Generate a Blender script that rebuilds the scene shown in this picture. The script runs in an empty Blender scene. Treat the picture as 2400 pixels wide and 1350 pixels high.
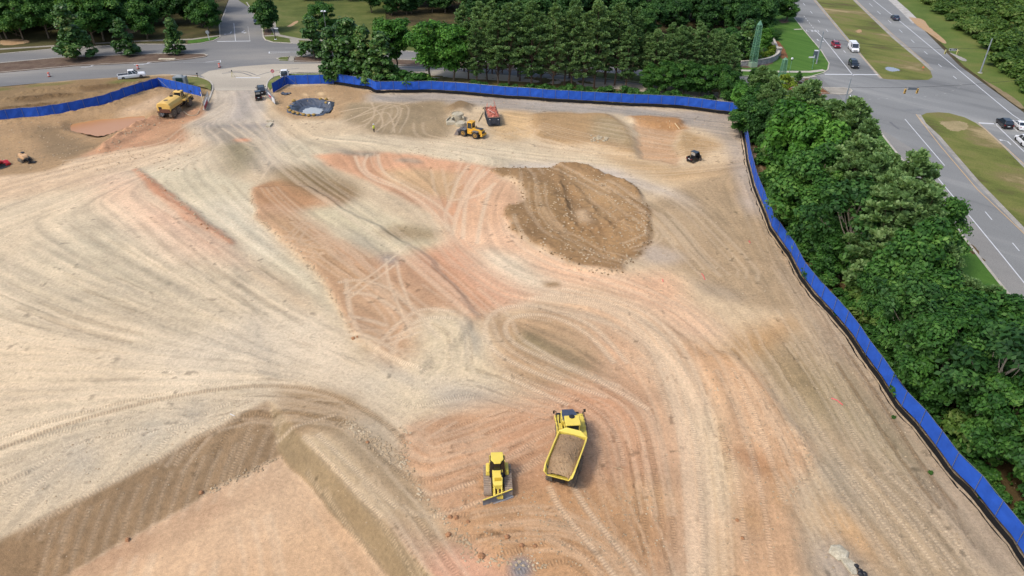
import bpy, bmesh, math, random
import numpy as np
from mathutils import Vector, Matrix
from mathutils.geometry import tessellate_polygon
random.seed(7); RNG = np.random.default_rng(11)
SC = bpy.context.scene; COL = SC.collection
R = math.radians
# ------------------------------------------------------------------ camera model (metres; drone 54 m up looking north, tilted down)
H, F, TH = 54.0, 1680.0, R(33.0)
CS, SN = math.cos(TH), math.sin(TH)
def G(px, py, z=0.0):
    """point of the photograph (2400 x 1350) on the level z -> world"""
    v = (py-675.0)/F; zc = (H-z)/(SN+v*CS)
    return Vector(((px-1200.0)/F*zc, zc*(CS-v*SN), z))
def top_height(p, ytop):
    v = (ytop-675.0)/F
    return H-(v*p.y*CS+p.y*SN)/(CS-v*SN)
def head(a, b, z=0.0):
    d = G(*b, z)-G(*a, z); return math.atan2(d.y, d.x)
# ------------------------------------------------------------------ colour
def s2l(c): return tuple((x/255/12.92 if x/255 <= .04045 else ((x/255+.055)/1.055)**2.4) for x in c)
KD = 1.5                                   # picture value of a white level surface
def alb(c): return tuple(min(.85, v/KD) for v in s2l(c))   # what the photo shows lit -> base colour
# ------------------------------------------------------------------ materials
def newmat(name):
    m = bpy.data.materials.new(name); m.use_nodes = True
    nt = m.node_tree; b = nt.nodes['Principled BSDF']
    return m, nt, b
def N(nt, t, **kw):
    n = nt.nodes.new(t)
    for k, v in kw.items(): setattr(n, k, v)
    return n
def mix_rgb(nt, typ, fac, a, b):
    n = nt.nodes.new('ShaderNodeMix'); n.data_type = 'RGBA'; n.blend_type = typ
    for s, v in ((n.inputs[0], fac), (n.inputs[6], a), (n.inputs[7], b)):
        if hasattr(v, 'is_linked') or isinstance(v, bpy.types.NodeSocket): nt.links.new(v, s)
        elif isinstance(v, (int, float)): s.default_value = v
        else: s.default_value = (*v, 1) if len(v) == 3 else v
    return n.outputs[2]
def noise(nt, scale, detail=4, coord='Object', vec=None, rough=.6):
    n = nt.nodes.new('ShaderNodeTexNoise'); n.inputs['Scale'].default_value = scale
    n.inputs['Detail'].default_value = detail; n.inputs['Roughness'].default_value = rough
    if vec is None:
        tc = nt.nodes.new('ShaderNodeTexCoord'); vec = tc.outputs[coord]
    nt.links.new(vec, n.inputs['Vector'])
    return n
def ramp(nt, fac, stops):
    r = nt.nodes.new('ShaderNodeValToRGB'); el = r.color_ramp.elements
    while len(el) < len(stops): el.new(.5)
    for e, (p, c) in zip(el, stops): e.position = p; e.color = (*c, 1) if len(c) == 3 else c
    nt.links.new(fac, r.inputs[0]); return r.outputs[0]
def bump(nt, b, h, strength=.4, dist=.05):
    n = nt.nodes.new('ShaderNodeBump'); n.inputs['Strength'].default_value = strength; n.inputs['Distance'].default_value = dist
    nt.links.new(h, n.inputs['Height']); nt.links.new(n.outputs[0], b.inputs['Normal'])
MATS = {}
def paint(name, col, rough=.45, metal=0.0, dirt=.0, dirtcol=(176, 146, 108), scale=2.2, var=.12, spec=.4):
    if name in MATS: return MATS[name]
    m, nt, b = newmat(name); c = alb(col)
    b.inputs['Roughness'].default_value = rough; b.inputs['Metallic'].default_value = metal
    b.inputs['Specular IOR Level'].default_value = spec
    n = noise(nt, scale, 5)
    o = ramp(nt, n.outputs[0], [(.3, tuple(x*(1-var) for x in c)), (.7, tuple(min(.9, x*(1+var)) for x in c))])
    if dirt > 0:
        n2 = noise(nt, scale*1.7+.6, 6); f = ramp(nt, n2.outputs[0], [(.62-dirt*.5, (0, 0, 0)), (.78, (1, 1, 1))])
        mm = N(nt, 'ShaderNodeMath', operation='MULTIPLY'); nt.links.new(f, mm.inputs[0]); mm.inputs[1].default_value = min(1, dirt*1.6)
        o = mix_rgb(nt, 'MIX', mm.outputs[0], o, alb(dirtcol))
        rr = N(nt, 'ShaderNodeMapRange'); nt.links.new(mm.outputs[0], rr.inputs[0]); rr.inputs[3].default_value = rough; rr.inputs[4].default_value = .9
        nt.links.new(rr.outputs[0], b.inputs['Roughness'])
    nt.links.new(o, b.inputs['Base Color'])
    MATS[name] = m; return m
def ground_mat(name, cols, scale=.25, fine=6.0, rough=.95, bstr=.5, bdist=.06, streak=None, span=.4):
    """patchy ground: cols = list of picture colours from dark to light"""
    if name in MATS: return MATS[name]
    m, nt, b = newmat(name); b.inputs['Roughness'].default_value = rough; b.inputs['Specular IOR Level'].default_value = .15
    tc = nt.nodes.new('ShaderNodeTexCoord'); vec = tc.outputs['Object']
    if streak:
        mp = nt.nodes.new('ShaderNodeMapping'); mp.vector_type = 'TEXTURE'
        mp.inputs['Rotation'].default_value[2] = streak[0]; mp.inputs['Scale'].default_value = (streak[1], 1, 1)
        nt.links.new(vec, mp.inputs[0]); vec = mp.outputs[0]
    a = noise(nt, scale, 8, vec=vec, rough=.62)
    k = len(cols)
    o = ramp(nt, a.outputs[0], [(.5-span/2+span*i/(k-1), alb(c)) for i, c in enumerate(cols)])
    f = noise(nt, fine, 5, vec=tc.outputs['Object'], rough=.7)
    g = ramp(nt, f.outputs[0], [(.25, (.62,)*3), (.75, (1.35,)*3)])
    o = mix_rgb(nt, 'MULTIPLY', 1.0, o, g)
    nt.links.new(o, b.inputs['Base Color']); bump(nt, b, f.outputs[0], bstr, bdist)
    MATS[name] = m; return m
def leaf_mat(name, cols, rough=.6, trans=.3):
    m, nt, b = newmat(name)
    geo = nt.nodes.new('ShaderNodeNewGeometry'); oi = nt.nodes.new('ShaderNodeObjectInfo')
    at = N(nt, 'ShaderNodeAttribute', attribute_name='tint')
    ad = N(nt, 'ShaderNodeMath', operation='MULTIPLY_ADD'); nt.links.new(geo.outputs['Random Per Island'], ad.inputs[0]); ad.inputs[1].default_value = .45
    nt.links.new(at.outputs['Fac'], ad.inputs[2])
    ad2 = N(nt, 'ShaderNodeMath', operation='MULTIPLY_ADD'); nt.links.new(oi.outputs['Random'], ad2.inputs[0]); ad2.inputs[1].default_value = .22
    nt.links.new(ad.outputs[0], ad2.inputs[2])
    k = len(cols)
    o = ramp(nt, ad2.outputs[0], [(.12+.9*i/(k-1), alb(c)) for i, c in enumerate(cols)])
    nt.links.new(o, b.inputs['Base Color']); b.inputs['Roughness'].default_value = rough
    b.inputs['Specular IOR Level'].default_value = .25
    tr = nt.nodes.new('ShaderNodeBsdfTranslucent'); nt.links.new(mix_rgb(nt, 'MULTIPLY', 1.0, o, (1.3, 1.25, .6)), tr.inputs[0])
    mx = nt.nodes.new('ShaderNodeMixShader'); mx.inputs[0].default_value = trans
    out = nt.nodes['Material Output']
    nt.links.new(b.outputs[0], mx.inputs[1]); nt.links.new(tr.outputs[0], mx.inputs[2]); nt.links.new(mx.outputs[0], out.inputs[0])
    MATS[name] = m; return m
def glass(name='dark_glass', col=(40, 50, 60)):
    return paint(name, col, rough=.08, var=.05, spec=.8)
# ------------------------------------------------------------------ tagging
def tag(o, label=None, cat=None, group=None, kind=None):
    if label: o['label'] = label
    if cat: o['category'] = cat
    if group: o['group'] = group
    if kind: o['kind'] = kind
    return o
def thing(name, label, cat, loc=(0, 0, 0), rz=0.0, group=None):
    o = bpy.data.objects.new(name, None); COL.objects.link(o); o.empty_display_size = .3
    o.location = loc; o.rotation_euler = (0, 0, rz); return tag(o, label, cat, group)
def copy_tree(o, parent=None):
    c = o.copy(); COL.objects.link(c)
    if parent: c.parent = parent
    for ch in list(o.children): copy_tree(ch, c)
    return c
# ------------------------------------------------------------------ mesh builder
class MB:
    def __init__(s, M=None): s.v = []; s.f = []; s.M = M or Matrix()
    def add(s, vs, fs):
        k = len(s.v); s.v += [s.M @ Vector(p) for p in vs]; s.f += [tuple(i+k for i in f) for f in fs]; return s
    def box(s, x0, x1, y0, y1, z0, z1, taper=None):
        t = taper or (0, 0)
        vs = [(x0, y0, z0), (x1, y0, z0), (x1, y1, z0), (x0, y1, z0),
              (x0+t[0], y0+t[1], z1), (x1-t[0], y0+t[1], z1), (x1-t[0], y1-t[1], z1), (x0+t[0], y1-t[1], z1)]
        return s.add(vs, [(3, 2, 1, 0), (4, 5, 6, 7), (0, 1, 5, 4), (1, 2, 6, 5), (2, 3, 7, 6), (3, 0, 4, 7)])
    def loft(s, rings, cap=True, closed=True):
        n = len(rings[0]); vs = [p for r in rings for p in r]; fs = []
        for i in range(len(rings)-1):
            for j in range(n if closed else n-1):
                a = i*n+j; b = i*n+(j+1) % n; fs.append((a, b, b+n, a+n))
        if cap: fs += [tuple(range(n))[::-1], tuple(range((len(rings)-1)*n, len(rings)*n))]
        return s.add(vs, fs)
    def prism_y(s, poly, y0, y1):           # poly in (x, z)
        return s.loft([[(x, y0, z) for x, z in poly], [(x, y1, z) for x, z in poly]])
    def prism_z(s, poly, z0, z1):
        return s.loft([[(x, y, z0) for x, y in poly], [(x, y, z1) for x, y in poly]])
    def tube(s, pts, r, n=6, r2=None, cap=True):
        pts = [Vector(p) for p in pts]; rings = []
        for i, p in enumerate(pts):
            d = (pts[min(i+1, len(pts)-1)]-pts[max(i-1, 0)]).normalized()
            a = d.cross(Vector((0, 0, 1)) if abs(d.z) < .95 else Vector((1, 0, 0))).normalized(); b = d.cross(a)
            t = i/max(1, len(pts)-1)
            rr = (r[i] if isinstance(r, (list, tuple)) else (r if r2 is None else r+(r2-r)*t))
            rings.append([p+(a*math.cos(q*2*math.pi/n)+b*math.sin(q*2*math.pi/n))*rr for q in range(n)])
        return s.loft(rings, cap)
    def cyl_y(s, cx, cz, y0, y1, r, n=20):
        return s.tube([(cx, y0, cz), (cx, y1, cz)], r, n)
    def lathe(s, prof, n=16, c=(0, 0, 0)):   # prof: (r, z)
        return s.loft([[(c[0]+r*math.cos(q*2*math.pi/n), c[1]+r*math.sin(q*2*math.pi/n), c[2]+z) for q in range(n)] for r, z in prof])
    def quad(s, a, b, c, d): return s.add([a, b, c, d], [(0, 1, 2, 3)])
    def rock(s, c, r, rng, flat=.7):
        ph = [rng.uniform(.75, 1.25) for _ in range(14)]; rings = []
        for i, (zz, k) in enumerate(((-1, .3), (-.5, .9), (.15, 1), (.7, .72), (1, .25))):
            rings.append([(c[0]+r*k*ph[(i*3+q) % 14]*math.cos(q*1.0472), c[1]+r*k*ph[(i*5+q) % 14]*math.sin(q*1.0472), c[2]+r*zz*flat) for q in range(6)])
        return s.loft(rings)
    def build(s, name, mat, parent=None, smooth=False, bevel=0.0, **t):
        me = bpy.data.meshes.new(name); me.from_pydata([tuple(p) for p in s.v], [], s.f); me.update()
        bm = bmesh.new(); bm.from_mesh(me); bmesh.ops.recalc_face_normals(bm, faces=bm.faces); bm.to_mesh(me); bm.free()
        if smooth: me.polygons.foreach_set('use_smooth', [True]*len(me.polygons))
        me.materials.append(mat); o = bpy.data.objects.new(name, me); COL.objects.link(o)
        if parent: o.parent = parent
        if bevel:
            b = o.modifiers.new('bevel', 'BEVEL'); b.width = bevel; b.segments = 2; b.limit_method = 'ANGLE'; b.angle_limit = R(35)
        tag(o, **t) if t else None
        return o
def fast_mesh(name, V, Q, mat, attrs=None, smooth=False):
    """numpy vertices (n,3) and quads or tris (m,k)"""
    me = bpy.data.meshes.new(name); k = Q.shape[1]
    me.vertices.add(len(V)); me.vertices.foreach_set('co', np.ascontiguousarray(V, dtype=np.float32).ravel())
    me.loops.add(Q.size); me.loops.foreach_set('vertex_index', np.ascontiguousarray(Q, dtype=np.int32).ravel())
    me.polygons.add(len(Q)); me.polygons.foreach_set('loop_start', np.arange(0, Q.size, k, dtype=np.int32))
    if smooth: me.polygons.foreach_set('use_smooth', np.ones(len(Q), dtype=bool))
    me.update(calc_edges=True)
    for nm, (typ, arr) in (attrs or {}).items():
        a = me.attributes.new(nm, typ, 'POINT'); a.data.foreach_set('color' if 'COLOR' in typ else 'value', np.ascontiguousarray(arr, dtype=np.float32).ravel())
    me.materials.append(mat); return me
def link(name, me, **t):
    o = bpy.data.objects.new(name, me); COL.objects.link(o); tag(o, **t); return o
# flat sheets, kerbs and painted lines from photo outlines
def ragged(P):
    P = smooth_line(P+[P[0]], 2)[:-1]; r = random.Random(len(P)); Q = []; c = sum(P, Vector())/len(P)
    for a, b in zip(P, P[1:]+P[:1]):
        for k in range(3): p = a.lerp(b, k/3); Q.append(p+(p-c).normalized()*r.uniform(-.35, .25))
    return Q
def sheet(name, px, z, mat, skirt=0.0, world=False, **t):
    P = [Vector((p[0], p[1], z)) if world else G(p[0], p[1], z) for p in px]
    if name in ('clay_patch', 'clay_bank', 'puddle', 'pond', 'mulch_bed'): P = ragged(P)
    tri = tessellate_polygon([P]); m = MB(); m.add(P, [tuple(x) for x in tri])
    if skirt:
        n = len(P); m.add(P+[p-Vector((0, 0, skirt)) for p in P], [(i, (i+1) % n, (i+1) % n+n, i+n) for i in range(n)])
    return m.build(name, mat, kind='structure', **t)
def ribbon_pts(P, w, closed=False):
    L, Rr = [], []
    for i, p in enumerate(P):
        a = P[i-1] if (i or closed) else P[i]; b = P[(i+1) % len(P)] if (i+1 < len(P) or closed) else P[i]
        d = (b-a); d.z = 0; d.normalize(); nn = Vector((-d.y, d.x, 0))*w/2
        L.append(p+nn); Rr.append(p-nn)
    return L, Rr
def smooth_line(P, it=2):
    for _ in range(it):
        Q = [P[0]]
        for a, b in zip(P, P[1:]): Q += [a*.75+b*.25, a*.25+b*.75]
        P = Q+[P[-1]]
    return P
def ribbon(m, px, w, z, h=0.0, curve=False):
    P = [G(p[0], p[1], z) for p in px]
    if curve: P = smooth_line(P)
    L, Rr = ribbon_pts(P, w); n = len(P)
    m.add(L+Rr, [(i, i+1, n+i+1, n+i) for i in range(n-1)])
    if h:
        for S in (L, Rr): m.add(S+[p-Vector((0, 0, h)) for p in S], [(i, i+1, n+i+1, n+i) for i in range(n-1)])
        m.add([L[0], Rr[0], Rr[0]-Vector((0, 0, h)), L[0]-Vector((0, 0, h))], [(0, 1, 2, 3)])
        m.add([L[-1], Rr[-1], Rr[-1]-Vector((0, 0, h)), L[-1]-Vector((0, 0, h))], [(0, 1, 2, 3)])
    return m
# ================================================================== SITE TERRAIN (0.2 m grid, soil colours per vertex)
GX0, GX1, GY0, GY1, GS = -152.0, 104.0, 14.0, 184.0, .2
nx, ny = int((GX1-GX0)/GS)+1, int((GY1-GY0)/GS)+1
gx = np.linspace(GX0, GX1, nx); gy = np.linspace(GY0, GY1, ny)
X, Y = np.meshgrid(gx, gy)
_tab = RNG.random((256, 256)).astype(np.float32)
def vnoise(x, y, seed=0):
    x = x+seed*17.31; y = y+seed*9.77
    xi = np.floor(x).astype(int); yi = np.floor(y).astype(int); fx = x-xi; fy = y-yi
    fx = fx*fx*(3-2*fx); fy = fy*fy*(3-2*fy); a = xi & 255; b = (xi+1) & 255; c = yi & 255; d = (yi+1) & 255
    return (_tab[c, a]*(1-fx)+_tab[c, b]*fx)*(1-fy)+(_tab[d, a]*(1-fx)+_tab[d, b]*fx)*fy
def fbm(x, y, s, oc=4, seed=0):
    t = 0; a = .5; n = 0
    for o in range(oc):
        t = t+a*vnoise(x/s, y/s, seed+o*3); n += a; a *= .55; s *= .5
    return t/n-.5
NB = fbm(X, Y, 9.0, 5, 1); NM = fbm(X, Y, 3.0, 4, 2); NF = fbm(X, Y, .9, 3, 3); NL = fbm(X, Y, 30., 4, 4)
WX = X+fbm(X, Y, 5, 4, 5)*3.2; WY = Y+fbm(X, Y, 5, 4, 6)*3.2
def blur(a, r):
    k = int(round(r/GS))
    if k < 1: return a
    for ax in (0, 1):
        p = np.pad(a, [(k+1, k) if i == ax else (0, 0) for i in range(2)], mode='edge'); c = np.cumsum(p, axis=ax, dtype=np.float64)
        sl = [slice(None)]*2; s2 = [slice(None)]*2; sl[ax] = slice(2*k+1, None); s2[ax] = slice(0, -(2*k+1))
        a = (c[tuple(sl)]-c[tuple(s2)])/(2*k+1)
    return a
def wpoly(px, z=0.0): return np.array([[*G(p[0], p[1], z)][:2] for p in px])
def pmask(px, soft=.6, warp=1.0, z=0.0):
    """0..1 mask of a photo outline laid on the ground, in a sub-window"""
    P = wpoly(px, z); pad = soft*2+3.5
    i0 = max(0, int((P[:, 0].min()-pad-GX0)/GS)); i1 = min(nx, int((P[:, 0].max()+pad-GX0)/GS)+1)
    j0 = max(0, int((P[:, 1].min()-pad-GY0)/GS)); j1 = min(ny, int((P[:, 1].max()+pad-GY0)/GS)+1)
    if i1 <= i0 or j1 <= j0: return None
    w = (slice(j0, j1), slice(i0, i1)); x = X[w]*(1-warp)+WX[w]*warp; y = Y[w]*(1-warp)+WY[w]*warp
    m = np.zeros(x.shape, bool); n = len(P)
    for a in range(n):
        (xa, ya), (xb, yb) = P[a], P[(a+1) % n]
        if ya == yb: continue
        m ^= ((ya > y) != (yb > y)) & (x < (xb-xa)*(y-ya)/(yb-ya)+xa)
    m = m.astype(np.float64)
    if soft > .15: m = blur(blur(m, soft), soft*.6)
    return w, m
def lin(c):
    c = np.array(c, float); c = c+(np.array([213, 183, 150])-c)*(.3 if c[0] > 188 and c[0]-c[2] > 74 else .06); return np.array(alb(c))*np.array([1.02, .975, .925])
COLR = np.zeros((ny, nx, 3)); COLR[:] = lin((212, 193, 162))
STRK = np.full((ny, nx), .5)            # how strongly streaks show
HZ = np.zeros((ny, nx))
def zone(px, c, soft=.8, warp=1.0, a=1.0, streak=None, z=0.0):
    r = pmask(px, soft, warp, z)
    if r is None: return
    w, m = r; m = m*a; COLR[w] = COLR[w]*(1-m[..., None])+lin(c)*m[..., None]
    if streak is not None: STRK[w] = STRK[w]*(1-m)+streak*m
Z = zone
# --- surroundings inside the grid: verge, wood floor
Z([(1700, 255), (1752, 340), (1800, 505), (1880, 650), (2030, 845), (2110, 955), (2230, 1105), (2400, 1310), (2700, 1600), (3300, 900), (2400, 100), (1700, 180)], (92, 78, 52), .3, .1, streak=.1)
Z([(620, 200), (680, 168), (1720, 185), (1725, 262), (1600, 250), (1300, 235), (1000, 213), (870, 208), (780, 193), (672, 197)], (104, 98, 58), .3, .1, streak=.1)
# --- left field, pale sand
Z([(-700, 1500), (-700, 430), (0, 395), (120, 385), (420, 330), (560, 285), (640, 330), (560, 420), (545, 570), (830, 790), (950, 1010), (930, 1060), (700, 920), (640, 925), (300, 1080), (0, 1250)], (221, 204, 174), 2.5, streak=1.)
Z([(-300, 500), (0, 395), (250, 340), (430, 318), (520, 330), (330, 395), (100, 460), (0, 480)], (220, 195, 163), 2.5, streak=.8)
Z([(40, 640), (240, 520), (420, 620), (580, 760), (480, 800), (250, 740), (60, 760)], (208, 194, 165), 4., a=.8, streak=1.6)
Z([(200, 420), (330, 400), (380, 520), (520, 620), (430, 610), (280, 520)], (222, 193, 165), 3.)
Z([(560, 760), (760, 740), (850, 830), (930, 960), (800, 910), (620, 860), (420, 880), (300, 830)], (229, 214, 187), 3., streak=.5)
Z([(-200, 1110), (0, 1085), (330, 955), (640, 912), (655, 922), (330, 1070), (0, 1250), (-200, 1350)], (206, 190, 162), 1., streak=.8)
for q in ([(140, 1040), (200, 1020), (215, 1100), (160, 1110)], [(330, 985), (380, 975), (360, 1040), (300, 1040)], [(60, 1100), (110, 1080), (110, 1140), (60, 1150)], [(440, 950), (520, 945), (470, 985), (400, 1000)]): Z(q, (188, 178, 158), 1.2)
# --- red berm, grey-green wedge
Z([(325, 395), (480, 398), (600, 435), (620, 520), (760, 660), (835, 790), (560, 580), (450, 500)], (214, 203, 174), 1.2, streak=.9)
Z([(500, 460), (590, 470), (680, 580), (640, 610), (560, 560), (470, 500)], (222, 212, 186), 2.)
Z([(560, 600), (700, 690), (760, 740), (700, 720), (600, 650)], (190, 165, 134), 1.5)
Z([(330, 470), (545, 570), (575, 630), (480, 600), (350, 520)], (222, 186, 157), 2., streak=1.)
Z([(308, 398), (322, 396), (380, 435), (450, 500), (553, 568), (545, 580), (430, 520), (345, 440)], (190, 134, 104), .5, .5)
# --- entrance, gravel
Z([(430, 270), (500, 255), (640, 280), (660, 320), (720, 340), (720, 400), (620, 400), (530, 350), (460, 320)], (186, 177, 160), 2., streak=1.2)
Z([(460, 283), (630, 283), (640, 300), (560, 300), (480, 300)], (160, 155, 148), 1.5)
Z([(490, 300), (560, 310), (580, 350), (640, 400), (600, 400), (530, 350)], (158, 150, 136), 1.5)
Z([(505, 340), (590, 330), (600, 400), (540, 410)], (148, 139, 112), 2.5)
Z([(545, 325), (575, 325), (578, 334), (550, 334)], (214, 140, 105), .6)
Z([(640, 330), (870, 312), (1060, 328), (1300, 358), (1480, 378), (1500, 400), (1320, 388), (1180, 390), (1000, 372), (860, 350), (700, 335)], (214, 200, 171), 2.2, streak=1.3)
Z([(620, 340), (700, 330), (800, 360), (760, 440), (860, 480), (960, 560), (1000, 610), (930, 600), (820, 520), (700, 430)], (196, 187, 162), 2., streak=1.2)
# --- red-brown strip
Z([(588, 440), (640, 425), (720, 470), (790, 560), (930, 600), (990, 612), (1090, 715), (1130, 745), (990, 880), (905, 865), (835, 795), (760, 655), (690, 585), (605, 512)], (194, 158, 126), .5, .45, streak=.9)
Z([(600, 500), (680, 510), (830, 640), (940, 700), (860, 730), (760, 640), (690, 580)], (188, 156, 120), 2.)
Z([(588, 440), (640, 420), (740, 425), (820, 450), (800, 490), (700, 492), (610, 480)], (182, 142, 106), 1.)
Z([(730, 455), (790, 452), (800, 475), (750, 488)], (208, 170, 136), 1.)
Z([(640, 388), (740, 392), (850, 448), (815, 486), (740, 462), (650, 425)], (128, 110, 80), 2.2)
Z([(700, 500), (840, 472), (1000, 540), (1070, 540), (1000, 612), (900, 600), (760, 540)], (207, 197, 166), 1.5, streak=1.2)
Z([(868, 548), (940, 525), (1062, 545), (1010, 560), (900, 560)], (164, 148, 118), 1.3)
Z([(780, 520), (860, 560), (920, 600), (900, 610), (830, 570)], (172, 165, 146), 1.3)
Z([(895, 600), (935, 605), (940, 625), (905, 625)], (150, 146, 140), 1.)
# --- red clay, upper
Z([(735, 362), (830, 352), (960, 362), (1110, 383), (1175, 395), (1120, 520), (1050, 530), (980, 480), (880, 430), (760, 388)], (209, 157, 122), .8, .7, streak=1.)
Z([(890, 398), (1090, 400), (1070, 470), (985, 452), (910, 425)], (205, 172, 132), 1.2)
Z([(770, 344), (885, 354), (880, 366), (790, 358)], (163, 153, 136), .8)
Z([(925, 370), (1000, 377), (990, 385), (935, 380)], (168, 152, 132), .8)
Z([(1150, 400), (1215, 440), (1220, 500), (1190, 530), (1210, 580), (1100, 600), (1050, 540), (1100, 480)], (217, 176, 142), 1.2, streak=1.)
# --- pink field
Z([(1040, 540), (1190, 530), (1250, 580), (1350, 620), (1430, 650), (1560, 640), (1640, 720), (1720, 800), (1560, 800), (1440, 690), (1300, 680), (1180, 720), (1060, 620)], (224, 188, 156), 1.8, streak=1.1)
Z([(970, 590), (1080, 560), (1200, 655), (1215, 705), (1130, 745), (1060, 690), (960, 620)], (207, 156, 126), 1.8, streak=.8)
Z([(1090, 630), (1160, 625), (1260, 680), (1200, 715), (1120, 690)], (214, 168, 138), 1.5)
Z([(1010, 620), (1080, 640), (1160, 720), (1100, 740), (1040, 690)], (200, 150, 118), 1.5)
Z([(1110, 578), (1210, 600), (1340, 685), (1250, 690), (1150, 625)], (221, 207, 181), 1.8, streak=1.2)
Z([(1278, 660), (1315, 660), (1318, 672), (1285, 676)], (150, 128, 98), .5)
# --- wedge of pale soil and its greys
Z([(800, 790), (900, 770), (990, 742), (1070, 735), (1110, 760), (1135, 835), (1215, 905), (1190, 940), (1100, 972), (985, 992), (950, 1015), (880, 900)], (214, 199, 168), 1.2, streak=1.1)
Z([(1075, 738), (1112, 760), (1122, 842), (1095, 840), (1080, 780)], (182, 175, 157), 1.)
Z([(990, 900), (1100, 895), (1185, 900), (1190, 932), (1050, 968)], (192, 184, 167), 1.5)
Z([(860, 820), (940, 860), (1000, 910), (960, 920), (890, 880)], (186, 180, 164), 1.3)
Z([(800, 860), (880, 890), (930, 960), (870, 930)], (204, 198, 178), 1.5)
Z([(820, 700), (900, 660), (990, 740), (980, 860), (900, 850), (840, 790)], (190, 158, 126), 1.5, streak=1.)
# --- olive ellipse, pale arc
Z([(1130, 745), (1300, 722), (1410, 760), (1450, 860), (1390, 915), (1230, 912), (1160, 835)], (186, 158, 124), 1.5, streak=1.2)
Z([(1205, 778), (1270, 790), (1340, 832), (1290, 838), (1225, 815)], (152, 137, 105), 1.)
Z([(1310, 840), (1380, 855), (1370, 875), (1310, 860)], (160, 142, 110), 1.)
Z([(1180, 702), (1300, 690), (1440, 682), (1590, 780), (1690, 960), (1735, 1120), (1720, 1380), (1560, 1380), (1580, 1100), (1525, 935), (1425, 800), (1300, 728)], (214, 183, 150), 2.6, streak=1.2)
Z([(1380, 760), (1470, 800), (1540, 930), (1570, 1080), (1500, 1000), (1440, 900)], (206, 163, 128), 2.)
Z([(1500, 720), (1580, 790), (1660, 930), (1690, 1100), (1650, 1100), (1590, 940), (1530, 840)], (222, 193, 159), 1.6, streak=1.3)
# --- red fill round the machines
Z([(945, 1000), (1090, 972), (1200, 932), (1300, 918), (1420, 880), (1530, 935), (1600, 1100), (1590, 1380), (1240, 1380), (1130, 1312), (1062, 1242), (1000, 1172), (945, 1100)], (198, 157, 124), 2.6, .8, streak=.9)
Z([(945, 1000), (1090, 972), (1160, 985), (1200, 1200), (1190, 1350), (1130, 1312), (1062, 1242), (1000, 1172), (945, 1100)], (196, 154, 119), .5, .6)
Z([(1050, 1235), (1130, 1170), (1300, 1130), (1500, 1150), (1570, 1240), (1520, 1380), (1240, 1380), (1130, 1312)], (190, 146, 103), 1.5, streak=.7)
Z([(1230, 920), (1330, 905), (1440, 930), (1430, 990), (1320, 950)], (199, 144, 108), 2.)
Z([(1440, 1160), (1570, 1150), (1590, 1190), (1480, 1200)], (202, 164, 120), 1.5)
# --- between pit and fill
Z([(660, 925), (735, 925), (840, 940), (945, 1075), (1000, 1180), (1120, 1312), (1200, 1380), (925, 1380), (700, 1030), (640, 990)], (176, 156, 126), 1., streak=.8)
Z([(640, 916), (720, 922), (800, 942), (850, 985), (800, 1012), (725, 1008), (690, 1060), (655, 1060)], (166, 141, 108), 1.2)
Z([(800, 975), (880, 1000), (945, 1080), (930, 1090), (850, 1040)], (165, 152, 130), .8)
Z([(700, 1025), (760, 1020), (930, 1190), (905, 1215), (830, 1150)], (196, 176, 143), .8, .4)
Z([(955, 1345), (1050, 1262), (1130, 1312), (1250, 1355), (1200, 1400), (960, 1400)], (206, 156, 130), 1.)
Z([(900, 1215), (1010, 1250), (1060, 1310), (960, 1310)], (196, 165, 140), 1.5)
Z([(1205, 1325), (1230, 1310), (1250, 1335), (1245, 1360), (1212, 1360)], (148, 148, 152), .4)
# --- lower right
Z([(1575, 800), (1660, 800), (1720, 830), (1800, 880), (1880, 1010), (1905, 1100), (1840, 1180), (1890, 1310), (1910, 1400), (1700, 1400), (1730, 1150), (1690, 980)], (209, 169, 130), 1.2, streak=1.)
Z([(1660, 830), (1730, 775), (1850, 738), (1905, 762), (1860, 800), (1760, 855)], (188, 155, 114), 2.)
Z([(1640, 950), (1700, 1040), (1722, 1200), (1690, 1240), (1662, 1150), (1655, 1050)], (207, 186, 150), 1.3, streak=.8)
Z([(1668, 1225), (1695, 1225), (1725, 1400), (1680, 1400)], (172, 138, 96), 1.)
Z([(1700, 1060), (1740, 1060), (1800, 1085), (1840, 1125), (1800, 1120), (1730, 1095)], (184, 142, 106), .8)
for q in ([(1760, 1190), (1780, 1190), (1775, 1260), (1765, 1260)], [(1800, 1090), (1820, 1120), (1830, 1180), (1815, 1180)], [(1850, 1180), (1880, 1200), (1870, 1230), (1855, 1220)]): Z(q, (170, 132, 84), .9)
# --- right, grey olive
Z([(1480, 500), (1530, 470), (1720, 375), (1755, 400), (1800, 520), (1880, 655), (2010, 838), (2110, 960), (2210, 1085), (2420, 1350), (2420, 1400), (1900, 1400), (1880, 1200), (1905, 1100), (1860, 960), (1760, 850), (1880, 770), (1850, 738), (1720, 705), (1600, 640), (1520, 600)], (178, 159, 130), 1.2, streak=1.)
Z([(1820, 570), (1900, 690), (2010, 840), (2110, 960), (2210, 1085), (2420, 1350), (2400, 1400), (2280, 1320), (2100, 1080), (1960, 860), (1840, 640)], (170, 155, 134), 2., streak=1.)
Z([(1860, 870), (1960, 850), (2060, 960), (2160, 1100), (2160, 1160), (2000, 1000), (1900, 980)], (172, 158, 128), 2., streak=1.)
Z([(1760, 815), (1830, 810), (1960, 900), (1980, 970), (1900, 945), (1830, 880)], (152, 134, 100), 3.)
Z([(1900, 1050), (1930, 1060), (2000, 1180), (2060, 1290), (2030, 1280), (1950, 1180)], (150, 140, 120), 1.)
Z([(1890, 1190), (1950, 1180), (2060, 1300), (2080, 1340), (1960, 1280)], (198, 160, 112), 1.5)
Z([(1905, 1265), (1980, 1290), (2040, 1380), (1930, 1380)], (172, 162, 150), 1.5)
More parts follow.
